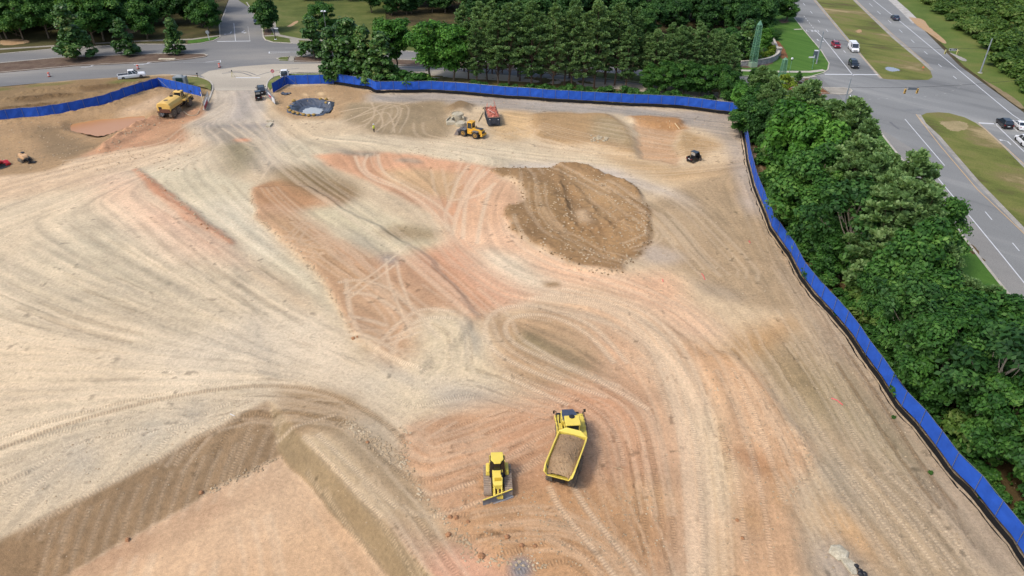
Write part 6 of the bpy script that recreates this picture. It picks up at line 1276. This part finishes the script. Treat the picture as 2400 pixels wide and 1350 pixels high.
# ================================================================== WORKER
def worker(px, py):
    p = P3(px, py); t = thing('person', 'worker in a white helmet and yellow hi vis shirt with dark trousers', 'person', p, R(-20)); skin = paint('skin', (196, 150, 122), .6, var=.03)
    V, E, Rd = [], [], []
    def ch(pts, par=None):
        k = par
        for x, y, z, r in pts:
            V.append((x, y, z)); Rd.append(r); i = len(V)-1
            if k is not None: E.append((k, i))
            k = i
        return k
    V.append((0, 0, .95)); Rd.append(.15)
    ne = ch([(0, 0, 1.15, .145), (0, 0, 1.38, .17), (0, 0, 1.5, .075), (.01, 0, 1.58, .085), (.02, 0, 1.68, .1), (.01, 0, 1.76, .08)], 0); sh = 2
    for s in (1, -1):
        ch([(0, s*.1, .88, .1), (.03*s, s*.11, .5, .072), (-.02*s, s*.11, .1, .05), (.1, s*.12, .04, .042)], 0)
        wr = ch([(0, s*.2, 1.4, .07), (-.02, s*.26, 1.12, .05), (.1, s*.24, .9, .036), (.13, s*.24, .83, .036)], sh)
        for f in range(4): ch([(.12+.012*f, s*(.22+.013*f), .78, .01), (.14+.012*f, s*(.21+.013*f), .735-.006*(1.5-abs(f-1.5)), .009)], wr)
        ch([(.16, s*.21, .81, .011), (.175, s*.2, .775, .009)], wr)
    me = bpy.data.meshes.new('body'); me.from_pydata(V, E, []); o = bpy.data.objects.new('body', me); COL.objects.link(o); o.parent = t; me.materials.append(paint('trousers', (52, 46, 46), .8))
    md = o.modifiers.new('skin', 'SKIN'); md.use_smooth_shade = True; sv = me.skin_vertices[0].data
    for q, r in zip(sv, Rd): q.radius = (r, r)
    sv[0].use_root = True; o.modifiers.new('sub', 'SUBSURF').levels = 1
    vest = paint('hi_vis', (236, 242, 92), .7, var=.05); m = MB(); m.loft([[(.0+.19*math.cos(a)*k, .25*math.sin(a)*k, z) for a in [i*math.pi/6 for i in range(12)]] for z, k in ((.88, .95), (1.1, .92), (1.35, 1.0), (1.47, .62), (1.52, .4))], cap=False)
    for s in (1, -1): m.tube([(0, s*.2, 1.42), (-.02, s*.265, 1.1), (.08, s*.25, .95)], [.095, .075, .06], 8)
    m.build('shirt', vest, t, smooth=True)
    m = MB(); m.loft([[(.02+.108*math.cos(a)*k, .098*math.sin(a)*k, z) for a in [i*math.pi/6 for i in range(12)]] for z, k in ((1.56, .55), (1.62, .92), (1.70, 1.0))]); m.box(.115, .15, -.015, .015, 1.62, 1.66); m.build('face', skin, t, smooth=True)
    m = MB(); m.loft([[(.01+.15*math.cos(a)*k, .135*math.sin(a)*k, z) for a in [i*math.pi/8 for i in range(16)]] for z, k in ((1.70, 1.12), (1.715, 1.05), (1.78, .98), (1.84, .7), (1.86, .2))]); m.build('helmet', pale_m, t, smooth=True)
worker(877, 310)
# ================================================================== CONCRETE PIECES
cm = ground_mat('precast_concrete', [(176, 166, 142), (198, 188, 164), (214, 206, 184)], 1.2, 7.0, bstr=.25)
def ring(px, py, r, h, label, wall=.14, solid=True, tilt=(0, 0)):
    p = P3(px, py); m = MB(); m.lathe([(r*.98, 0), (r, .05), (r, h-.04), (r*.97, h), (r-wall, h), (r-wall, h-.12 if solid else .05), (.01, h-.1 if solid else .05)], 24); o = m.build('concrete_ring', cm, label=label, cat='concrete ring', group='precast concrete pieces'); o.location = p; o.rotation_euler = (*tilt, 0)
ring(1073, 279, 1.3, 1.3, 'tall drum shaped concrete piece at the back of the precast group', solid=True, wall=.02); ring(1079, 294, 1.15, .75, 'concrete ring with a raised rim nearest the loader bucket')
def cblock(px, py, dims, rz, label, tilt=(0, 0)):
    p = P3(px, py); m = MB(); a, b, c = dims; m.box(-a/2, a/2, -b/2, b/2, 0, c, taper=(.05, .05)); o = m.build('concrete_block', cm, bevel=.03, label=label, cat='concrete block', group='precast concrete pieces'); o.location = p; o.rotation_euler = (*tilt, rz)
m = MB(); m.box(-.6, .6, -1.3, 1.3, 0, .35); m.box(-.6, -.4, -1.3, 1.3, .35, .7); m.box(.38, .6, -.8, 1.3, .35, .9); o = m.build('concrete_trough', cm, bevel=.03, label='channel shaped concrete piece left of the tall drum', cat='concrete trough'); o.location = P3(1056, 284); o.rotation_euler = (0, 0, R(-15))
cblock(1056, 291, (1.9, 1.2, .6), R(8), 'low concrete block in front of the channel piece'); cblock(1087, 282, (.4, 1.4, 1.0), R(10), 'thin upright concrete slab right of the tall drum', (R(8), R(-12))); cblock(632, 294, (1.0, 2.0, .35), R(-4), 'grey concrete slab lying alone on gravel inside the gate'); cblock(633, 285, (1.5, .35, .3), R(3), 'pale concrete beam behind the lone grey slab')
wood_m = paint('timber', (214, 190, 148), .8, var=.15)
for (a, b, w, lb) in (((1121, 286), (1132, 264), .25, 'long timber beam on the ground between loader and dumpster'), ((1131, 256), (1135, 251), .25, 'short timber offcut beyond the long beam left of the dumpster'), ((1540, 296), (1547, 276), .1, 'thin wooden stake leaning on the orange pad'), ((1569, 284), (1571, 292), .14, 'short pale plank on the orange pad'), ((1580, 301), (1592, 304), .2, 'pale board at the right edge of the orange pad'), ((540, 972), (550, 977), .08, 'white stick on the pit edge at lower left'), ((1440, 1097), (1462, 1103), .05, 'thin dark stick beside the pale haul track')):
    p, q = P3(*a, .12), P3(*b, .14); MB().tube([p, q], w/2, 4).build('plank', wood_m if 'white' not in lb else pale_m, label=lb, cat='plank')
rg = random.Random(3)
# rocks
rk = ground_mat('stone', [(160, 146, 122), (190, 176, 148), (214, 200, 174)], 2.0, 8.0, bstr=.3)
for k in range(26):
    x, y = 1382+rg.random()*44, 327+rg.gauss(0, 1)*3; o = MB().rock((0, 0, .05), rg.uniform(.16, .42), rg).build('rubble_stone', rk, label='pale broken stone in the scatter on the olive soil right of the dumpster', cat='stone', group='pale stones scattered right of the dumpster'); o.location = P3(x, y)
clm = ground_mat('clay_boulder', [(150, 108, 76), (178, 132, 96), (196, 150, 112)], 2.0, 8.0, bstr=.4)
for x, y, r in ((1055, 1212, .35), (1069, 1214, .4), (1097, 1223, .3), (1051, 1254, .45), (1128, 1304, .55), (1222, 1279, .36), (1188, 1259, .42), (1254, 1280, .3), (861, 1037, .3), (828, 794, .45), (838, 790, .3), (388, 447, .35), (486, 536, .35), (472, 526, .3), (300, 1266, .4), (472, 1156, .4), (1728, 1220, .3), (1740, 1262, .3)):
    r *= .62; o = MB().rock((0, 0, r*.3), r, rg).build('clay_clod', clm, label='lump of reddish clay lying on the graded soil', cat='clod', group='clods along the edges of the fills'); o.location = P3(x, y)
# fine scatter: uncountable
N_ = 5200; pts = []; rn = np.random.default_rng(5)
MBs = MB(); zones_ = [((800, 960), (945, 1090), 260, .13), ((1150, 395), (1520, 640), 1000, .16), ((1080, 1150), (1560, 1330), 420, .09), ((1480, 420), (2000, 700), 700, .1), ((940, 230), (1700, 380), 700, .12), ((0, 420), (1700, 1300), 450, .07), ((590, 1075), (665, 1112), 60, .2), ((1700, 800), (2250, 1340), 600, .09), ((100, 1000), (640, 1250), 120, .08), ((320, 400), (550, 575), 90, .14), ((640, 205), (850, 285), 220, .12), ((0, 285), (470, 400), 380, .16)]
for (xa, ya), (xb, yb), n, r in zones_:
    for k in range(n):
        x, y = rg.uniform(xa, xb), rg.uniform(ya, yb)
        if (xa, ya) == (800, 960): t = rg.random(); x, y = 800+145*t+rg.gauss(0, 10), 985+100*t+rg.gauss(0, 9)
        if (xa, ya) == (320, 400): t = rg.random(); x, y = 322+225*t+rg.gauss(0, 3), 398+172*t+rg.gauss(0, 3)
        if (xa, ya) == (1150, 395) and not inside(x, y, np.array(PILE)): continue
        pp = G(x, y)
        if hs(pp.x, pp.y) < -1.6: continue
        p = P3(x, y); MBs.rock((p.x, p.y, p.z+.02), rg.uniform(.4, 1.25)*r, rg, .45)
for ln, n, sd, r in (([(588, 445), (605, 510), (690, 586), (760, 656), (834, 794)], 130, 4, .13), ([(946, 1002), (948, 1098), (1000, 1172), (1062, 1242), (1130, 1312)], 150, 7, .13), ([(1130, 1312), (1200, 1320), (1290, 1330)], 60, 8, .12), ([(1655, 850), (1690, 970), (1700, 1060)], 40, 6, .1), ([(1880, 1010), (1905, 1100), (1850, 1170)], 60, 5, .12), ([(240, 352), (310, 305), (374, 274)], 60, 3, .18), ([(480, 1160), (560, 1118), (660, 1072)], 70, 5, .12)):
    PL = [Vector((*q, 0)) for q in ln]
    for k in range(n):
        i = rg.randrange(len(PL)-1); q = PL[i].lerp(PL[i+1], rg.random()); p = P3(q.x+rg.gauss(0, sd), q.y+rg.gauss(0, sd*.8)); MBs.rock((p.x, p.y, p.z+.02), rg.uniform(.35, 1.3)*r, rg, .5)
o = MBs.build('scattered_stones', ground_mat('loose_stone', [(160, 138, 110), (186, 164, 132), (216, 198, 168)], .35, 5.0, bstr=.2)); tag(o, 'loose stones and clods scattered over the graded soil', 'stones', kind='stuff')
mf = MB(); PW = resample([G(*p) for p in PILE+PILE[:1]], .22)
for p in PW:
    if rg.random() < .28: q = p+Vector((rg.gauss(0, .3), rg.gauss(0, .35), 0)); mf.rock((q.x, q.y, hs(q.x, q.y)+.05), rg.uniform(.05, .18), rg, .6)
o = mf.build('dirt_clods', ground_mat('clod_brown', [(116, 94, 66), (140, 114, 82), (160, 134, 100)], 1.0, 6.0)); tag(o, 'dark brown clods fringing the edge of the spread brown stockpile', 'clods', kind='stuff')
# ---- washout pit
P = [G(*p) for p in [(681, 262), (684, 250), (694, 240), (715, 234), (745, 234), (768, 240), (778, 242), (774, 254), (764, 262), (748, 270), (720, 270), (700, 268)]]
cw = sum(P, Vector())/len(P); linr = paint('black_liner', (72, 78, 90), .28, var=.35, scale=1.6, spec=.6); rows = []
for k, (f, z) in enumerate(((1.16, .04), (1.0, .14), (.86, -.25), (.7, -.75), (.45, -.95), (.01, -1.0))):
    rows.append([cw+(p-cw)*f*(1+rg.uniform(-.03, .03))+Vector((0, 0, hs(*(cw+(p-cw)*1.25).xy)+z+rg.uniform(-.06, .06))) for p in smooth_line(P+[P[0]], 2)[:-1]])
m = MB(); m.loft(rows, cap=False); wp = m.build('washout_pit', linr, label='shiny black plastic lined washout pit ringed by tan sacks', cat='washout pit')
m = MB(); pr = [cw+(p-cw)*.5*(1+rg.uniform(-.12, .1))+Vector((.4, -.9, hs(cw.x, cw.y+6)-.62)) for p in smooth_line(P+[P[0]], 2)[:-1]]; m.add(pr, [tuple(range(len(pr)))]); m.build('slurry', paint('white_slurry', (180, 187, 190), .5, var=.06), label='pale dried concrete slurry in the black lined washout pit', cat='slurry')
sack = ground_mat('straw_sack', [(150, 122, 66), (178, 148, 88), (196, 168, 108)], 2.0, 8.0)
for k, (x, y) in enumerate([(677, 254), (680, 261), (688, 265), (699, 268), (712, 270.5), (724, 272), (736, 271), (757, 264), (766, 252), (766, 244), (752, 238), (690, 245), (686, 249)]):
    o = MB().rock((0, 0, .22), .46, rg, .62).build('straw_sack', sack, smooth=True, label='tan straw sack weighing down the rim of the washout pit', cat='sack', group='straw sacks round the washout pit'); o.location = P3(x, y)
m = MB(); 
for k in range(9): m.rock((rg.uniform(-1.1, 1.1), rg.uniform(-.6, .6), .15), rg.uniform(.35, .6), rg, .5)
o = m.build('plastic_heap', linr, label='crumpled black plastic heap near the fence corner', cat='plastic heap'); o.location = P3(671, 221)
# ---- rubble at lower right
o = MB().rock((0, 0, .1), .85, rg, .35).build('concrete_chunk', cm, label='large cracked concrete chunk at the lower right', cat='concrete chunk'); o.location = P3(1966, 1297)
m = MB(); m.prism_z([(-.45, .55), (.1, .6), (.75, -.2), (.35, -1.3), (-.1, -1.25)], 0, .2); o = m.build('concrete_slab_piece', cm, bevel=.03, label='kite shaped pale slab piece below the large concrete chunk', cat='concrete slab'); o.location = P3(1982, 1318); o.rotation_euler = (0, R(6), R(4))
m = MB(); [m.rock((rg.uniform(-.3, .3), rg.uniform(-.5, .5), .1), rg.uniform(.15, .25), rg) for k in range(7)]; o = m.build('black_bag', dk, label='torn black plastic bag at the lower right edge of the soil', cat='plastic bag'); o.location = P3(2017, 1338)
fl_m = paint('survey_pink', (236, 92, 100), .6)
for a, b, lb in (((1948, 934), (1975, 950), 'pink survey tape lying on the olive soil'), ((1754, 566), (1758, 570), 'pink survey flag near the dark scrape'), ((1644, 642), (1652, 656), 'pink paint mark beside the grey streak'), ((1552, 655), (1554, 661), 'pink paint mark left of the grey streak')): MB().tube([P3(*a, .06), P3((a[0]+b[0])/2, (a[1]+b[1])/2-3, .06), P3(*b, .06)], .06, 4).build('survey_tape', fl_m, label=lb, cat='survey tape')
# ================================================================== STREET FURNITURE
oran = paint('drum_orange', (224, 84, 44), .5)
def drum(px, py, label):
    p = P3(px, py); p.z = max(p.z, .03); t = thing('traffic_drum', label, 'traffic drum', p, 0, 'orange and white traffic drums'); MB().lathe([(.4, 0), (.4, .08), (.3, .1)], 16).build('base', dk, t); m = MB(); m.lathe([(.29, .1), (.28, .5), (.26, .98), (.2, 1.05), (.01, 1.05)], 16); b = m.build('barrel', oran, t); m = MB(); [m.lathe([(.295-.02*k, .3+.32*k), (.29-.02*k, .46+.32*k)], 16) for k in range(2)]; m.build('white_band', pale_m, b)
drum(116, 180, 'orange and white drum alone on the road at the far left'); drum(324, 162, 'orange and white drum behind the white pickup'); drum(515, 158, 'orange and white drum at the junction above the driveway')
def sign_post(px, py, label, cat='sign'): return thing('road_sign', label, cat, P3(px, py), 0)
t = sign_post(643, 191, 'round red and white no entry sign beside the driveway'); MB().tube([(0, 0, 0), (0, 0, 2.3)], .04, 6).build('post', post_m, t); m = MB(); m.tube([(0, -.06, 2.6), (0, -.02, 2.6)], .42, 20); f = m.build('sign_face', paint('sign_red', (200, 48, 66), .5), t); MB().box(-.28, .28, -.07, -.062, 2.53, 2.68).build('white_bar', pale_m, f); t.rotation_euler = (0, 0, R(4))
t = sign_post(491, 95, 'pale round sign back on a post at the grass corner'); MB().tube([(0, 0, 0), (-.1, 0, 2.0)], .1, 8).build('post', pale_m, t); m = MB(); m.tube([(-.1, -.1, 2.4), (-.1, 0, 2.4)], .52, 20); m.build('sign_face', paint('sign_back', (166, 172, 176), .5, .3), t)
t = thing('street_sign', 'white street name blade on a dark post at the grass corner', 'street sign', P3(646, 93), 0); MB().tube([(0, 0, 0), (0, 0, 3.3)], .12, 8).build('post', dk, t); MB().box(-.1, 1.3, -.04, .04, 3.05, 3.4).build('sign_blade', pale_m, t); MB().lathe([(.45, 0), (.4, .15), (.1, .2)], 12).build('base', pale_m, t)
p = P3(775, 150); lp = thing('light_pole', 'tall grey lamp post with twin white floodlights by the right median', 'lamp post', p); hh = top_height(p, 27); MB().tube([(0, 0, 0), (0, 0, hh)], .11, 8, r2=.07).build('pole', post_m, lp)
for s in (-.4, .35): MB().box(s-.28, s+.28, -.4, .25, hh-.1+abs(s)*.3, hh+.14+abs(s)*.3, taper=(.06, .06)).build('floodlight', paint('lamp_white', (226, 230, 234), .4), lp)
# survey tripod, transformer, pad, inlet
p = P3(546, 181); t = thing('survey_tripod', 'yellow survey tripod standing at the top of the driveway', 'tripod', p); [MB().tube([(0, 0, 1.45), (.5*math.cos(a), .5*math.sin(a), 0)], .035, 5).build('leg', paint('tripod_yellow', (206, 196, 120), .6), t) for a in (.5, 2.6, 4.7)]; MB().box(-.1, .1, -.1, .1, 1.45, 1.8).build('instrument', dk, t)
p = P3(426, 203); t = thing('transformer_box', 'grey utility cabinet with a dark green door behind the blue fence', 'utility box', p, R(2)); t.scale = (1, 1, 1.3); MB().box(-1.5, 1.5, -.7, .9, 0, 1.9).build('cabinet', paint('cabinet_grey', (132, 142, 146), .5), t, bevel=.05); MB().box(-.75, .85, -.76, -.71, .2, 1.75).build('door', paint('cabinet_green', (30, 62, 56), .4), t); MB().box(-.8, .7, -.3, .6, 1.9, 2.1, taper=(.1, .1)).build('lid', paint('cabinet_lid', (160, 166, 166), .5), t)
o = MB().box(-1.0, 1.0, -.9, .9, 0, .18).build('concrete_pad', paint('pad_pink', (196, 176, 158), .85), label='pale square concrete pad right of the utility cabinet', cat='concrete pad'); o.location = P3(458, 191); o.rotation_euler = (0, 0, R(4))
p = P3(464, 183); t = thing('marker_post', 'short dark marker post beside the concrete pad', 'post', p); MB().tube([(0, 0, 0), (0, 0, 1.1)], .07, 6).build('post', dk, t); MB().box(-.2, .2, -.1, .1, 1.05, 1.3).build('cap', dk, t)
o = MB().box(-2.2, 2.2, -.55, .55, 0, .22).build('drain_inlet', cm, bevel=.05, label='long concrete drain inlet top on the kerb of the left median', cat='drain inlet'); p = P3(392, 140); p.z = .1; o.location = p; o.rotation_euler = (0, 0, R(2))
# obelisks
gsteel = paint('obelisk_green', (112, 158, 128), .5, var=.08)
def obelisk(px, py, yt, wb_, label):
    p = P3(px, py); p.z = .13; h = top_height(p, yt)-.13; t = thing('obelisk', label, 'obelisk', p, R(14), 'green lattice obelisks'); hb, hc = h*.10, h*.90; wt = wb_*.62; MB().box(-wb_*.62, wb_*.62, -wb_*.62, wb_*.62, 0, hb, taper=(.05, .05)).build('plinth', paint('plinth_green', (150, 172, 150), .7), t, bevel=.04)
    f = MB(); g = MB()
    C = [(sx, sy) for sx, sy in ((1, 1), (-1, 1), (-1, -1), (1, -1))]; W_ = lambda z: (wb_+(wt-wb_)*(z-hb)/(hc-hb))*.5
    for sx, sy in C: f.tube([(sx*W_(hb), sy*W_(hb), hb), (sx*W_(hc), sy*W_(hc), hc)], .09, 4)
    f.build('corner_post', gsteel, t); n = 16
    for k in range(n+1):
        z = hb+(hc-hb)*k/n; w = W_(z)
        for a, b in zip(C, C[1:]+C[:1]): g.tube([(a[0]*w, a[1]*w, z), (b[0]*w, b[1]*w, z)], .045, 4)
    for a, b in zip(C, C[1:]+C[:1]):
        for u in (.25, .5, .75): g.tube([((a[0]+(b[0]-a[0])*u)*W_(hb), (a[1]+(b[1]-a[1])*u)*W_(hb), hb), ((a[0]+(b[0]-a[0])*u)*W_(hc), (a[1]+(b[1]-a[1])*u)*W_(hc), hc)], .035, 4)
    g.build('lattice', paint('lattice_green', (90, 142, 114), .5), t); m = MB(); q = W_(hc)+.05; m.add([(q, q, hc), (-q, q, hc), (-q, -q, hc), (q, -q, hc), (0, 0, h)], [(0, 1, 4), (1, 2, 4), (2, 3, 4), (3, 0, 4), (3, 2, 1, 0)]); m.build('cap', gsteel, t)
obelisk(1763, 157, 47, 1.5, 'tall green lattice obelisk beside the curved stone wall'); obelisk(1830, 192, 134, 1.3, 'short looking green lattice obelisk rising behind the bushy median tree')
# curved stone wall
stone = ground_mat('stone_wall', [(128, 128, 130), (158, 158, 158), (186, 184, 178)], 1.6, 5.0, bstr=.5)
Pw = smooth_line([G(*p) for p in [(1735, 156), (1760, 155), (1790, 152), (1812, 146), (1823, 137), (1822, 128), (1818, 120), (1807, 96)]], 3); L, Rr = ribbon_pts(Pw, .5); n = len(Pw); m = MB(); zt = [1.35+.25*(1-abs(i/n-.5)*2) for i in range(n)]
m.loft([[L[i]+Vector((0, 0, .1)), Rr[i]+Vector((0, 0, .1)), Rr[i]+Vector((0, 0, zt[i])), L[i]+Vector((0, 0, zt[i]))] for i in range(n)]); sw = m.build('stone_wall', stone, label='curved grey stone wall round the shrubs behind the lawn', cat='wall'); L2, R2 = ribbon_pts(Pw, .66); m = MB(); m.loft([[L2[i]+Vector((0, 0, zt[i])), R2[i]+Vector((0, 0, zt[i])), R2[i]+Vector((0, 0, zt[i]+.12)), L2[i]+Vector((0, 0, zt[i]+.12))] for i in range(n)]); m.build('coping', g_conc, sw)
o = thing('stone_pillar', 'square stone pillar in the curved wall beside the mulch bed', 'pillar', G(1823, 130, .1)); MB().box(-.55, .55, -.55, .55, 0, 2.0).build('shaft', stone, o); MB().box(-.7, .7, -.7, .7, 2.0, 2.2).build('cap', g_conc, o)
# small lawn furniture
t = thing('litter_bin', 'small black bin on the lawn near the tall obelisk', 'bin', G(1792, 162, .14)); MB().lathe([(.3, 0), (.33, .9), (.01, .95)], 12).build('bin_body', dk, t); MB().box(-.4, .4, -.4, .4, -.02, .04).build('base', pale_m, t)
t = thing('garden_lamp', 'thin green lamp post with a white globe on the lawn', 'lamp post', G(1850, 170, .14)); hh = top_height(G(1850, 170), 140); MB().tube([(0, 0, 0), (0, 0, hh)], .07, 6).build('post', gsteel, t); MB().lathe([(.01, 0), (.25, .1), (.3, .3), (.2, .5), (.01, .55)], 12, (0, 0, hh)).build('globe', pale_m, t); MB().lathe([(.12, 0), (.2, .2), (.01, .25)], 8, (0, 0, hh-.25)).build('lamp_neck', dk, t)
def upole(px, py, yt, label, cap=True):
    p = P3(px, py); h = top_height(p, yt)-p.z; t = thing('utility_pole', label, 'utility pole', p, 0, 'grey signal poles'); MB().tube([(0, 0, 0), (0, 0, h)], .2, 8, r2=.13).build('pole', paint('pole_grey', (146, 154, 160), .6), t)
    if cap: MB().lathe([(.55, -.1), (.55, .12), (.01, .14)], 12).build('footing', g_conc, t)
    return p+Vector((0, 0, h))
t1 = upole(1913, 150, 74, 'grey signal pole on the lawn corner beside the signal cabinet'); t2 = upole(1973, 268, 184, 'grey signal pole at the tree line below the concrete nose', False); t3 = upole(2297, 171, 90, 'grey signal pole on the east verge of the highway'); t4 = upole(2440, 262, 150, 'grey signal pole beyond the right edge of the view', False)
t = thing('signal_cabinet', 'grey signal cabinet with a white arrow board at the lawn corner', 'cabinet', G(1908, 145, .14)); MB().box(-.5, .5, -.4, .4, .9, 2.9).build('cabinet', paint('cabinet_slate', (88, 100, 112), .5), t, bevel=.04); MB().box(-.45, .45, -.35, .35, 2.9, 3.05).build('lid', pale_m, t); MB().tube([(-.35, 0, 0), (-.35, 0, .95)], .08, 6).build('post', gsteel, t)
t = thing('street_sign', 'white street name blade on a green post left of the signal cabinet', 'street sign', G(1903, 162, .14)); MB().tube([(0, 0, 0), (0, 0, 3.6)], .09, 6).build('post', gsteel, t); MB().box(-1.5, .05, -.04, .04, 2.9, 3.2).build('sign_blade', pale_m, t); MB().box(-.1, .0, -.05, .05, 3.2, 3.6).build('finial', pale_m, t)
def wire(a, b, sag, label):
    P = [a.lerp(b, k/20)-Vector((0, 0, 4*sag*(k/20)*(1-k/20))) for k in range(21)]; MB().tube(P, .025, 4).build('span_wire', dk, label=label, cat='cable', group='signal span wires'); return P
w1 = wire(t1-Vector((0, 0, 1.6)), t3-Vector((0, 0, 2.4)), 1.0, 'thin cable crossing the highway north of the junction'); w2_ = wire(t2-Vector((0, 0, 1.9)), t4-Vector((0, 0, 2.5)), .9, 'thin cable crossing the highway above the yellow signals')
sy = paint('signal_yellow', (224, 180, 96), .5, var=.06); sb = paint('signal_pale', (216, 206, 140), .5)
def near(P, px):
    def proj(q): zc = q.y*CS+(H-q.z)*SN; return 1200+F*q.x/zc
    b = min(range(200), key=lambda i: abs(proj(P[0].lerp(P[-1], i/199))-px)); f = b/199*20; k = min(19, int(f)); return P[k].lerp(P[k+1], f-k)
def signal(P, px, label, col, faces):
    q = near(P, px); t = thing('traffic_signal', label, 'traffic signal', q, R(-8), 'hanging traffic signals'); MB().tube([(0, 0, 0), (0, 0, -.35)], .03, 5).build('hanger', dk, t); MB().box(-.2, .2, -.16, .16, -1.4, -.33).build('housing', col, t, bevel=.04)
    for k in range(3): MB().lathe([(.01, 0), (.13, .01), (.13, .03)], 10).build('lens', dk, t).matrix_local = Matrix.Translation((0, -.165, -.55-.33*k)) @ Matrix.Rotation(R(90), 4, 'X')
    if not faces: [c.__setattr__('location', c.location) for c in t.children]
signal(w2_, 2127, 'left hanging yellow traffic signal above the junction', sy, 1); signal(w2_, 2156, 'right hanging yellow traffic signal above the junction', sy, 1); signal(w1, 2221, 'left far pale traffic signal over the highway edge', sb, 1); signal(w1, 2248, 'right far pale traffic signal over the highway edge', sb, 1)
q = near(w2_, 2144); o = MB().box(-1.0, 1.0, -.04, .04, -.6, -.1).build('overhead_sign', paint('sign_grey', (104, 112, 122), .5), label='dark grey sign board hanging between the yellow signals', cat='sign'); o.location = q
q = near(w1, 2236); t = thing('overhead_sign', 'white framed dark street name board hanging between the far signals', 'sign', q); MB().box(-1.0, 1.0, -.03, .03, -.55, .0).build('sign_frame', pale_m, t); MB().box(-.92, .92, -.04, -.032, -.46, -.06).build('sign_face', paint('sign_dark', (44, 60, 56), .5), t); m = MB(); [m.box(x, x+.22, -.046, -.041, -.34, -.2) for x in (-.5, -.22, .06, .42)]; m.build('lettering', pale_m, t)
# ground sign, utility lids, sprinkler boxes
o = MB().box(-.9, .5, -.5, .5, 0, .1).build('ground_slab', g_conc, label='pale concrete pad on the near highway lawn', cat='concrete pad'); o.location = G(2040, 330, .05); o.rotation_euler = (0, 0, R(-20)); t = thing('yard_sign', 'thin white yard sign beside the pad on the near highway lawn', 'yard sign', G(2031, 330, .05), R(60)); MB().box(-.3, .3, -.02, .02, .35, 1.0).build('sign_face', pale_m, t); MB().tube([(0, 0, 0), (0, 0, .36)], .02, 5).build('stake', post_m, t)
o = MB().lathe([(.02, 0), (.02, .7), (.3, .75), (.01, 1.0)], 8).build('survey_flag', oran, label='orange marker in the north median tip', cat='marker'); o.location = G(2162, 165, .05)
# ================================================================== LIGHT, SKY, CAMERA
SUN_EL, SUN_AZ = R(53), R(214)     # direction towards the sun, measured from +X counter-clockwise
w = bpy.data.worlds.new('World'); SC.world = w; w.use_nodes = True; nt = w.node_tree; bg = nt.nodes['Background']
sky = nt.nodes.new('ShaderNodeTexSky'); sky.sky_type = 'NISHITA'; sky.sun_disc = False; sky.sun_elevation = SUN_EL; sky.sun_rotation = math.pi/2-SUN_AZ; sky.air_density = 1.0; sky.dust_density = 3.5; sky.altitude = 100
nt.links.new(sky.outputs[0], bg.inputs[0]); bg.inputs[1].default_value = .15
ld_ = bpy.data.lights.new('sun', 'SUN'); ld_.energy = 1.4; ld_.angle = R(10); ld_.color = (1.0, .95, .87); so = bpy.data.objects.new('sun', ld_); COL.objects.link(so)
dv = Vector((math.cos(SUN_AZ)*math.cos(SUN_EL), math.sin(SUN_AZ)*math.cos(SUN_EL), math.sin(SUN_EL))); so.rotation_euler = dv.to_track_quat('Z', 'Y').to_euler(); so.location = (0, 0, 200)
cd = bpy.data.cameras.new('camera'); cd.sensor_width = 36; cd.lens = 36*F/2400; cd.clip_end = 6000; cd.clip_start = .5; co = bpy.data.objects.new('camera', cd); COL.objects.link(co); co.location = (0, 0, H); co.rotation_euler = (R(90)-TH, 0, 0); SC.camera = co
SC.view_settings.view_transform = 'Standard'; SC.view_settings.look = 'None'; SC.view_settings.gamma = 1; SC.view_settings.exposure = 0.75
SC.cycles.max_bounces = 6; SC.cycles.transparent_max_bounces = 4; SC.cycles.use_denoising = True
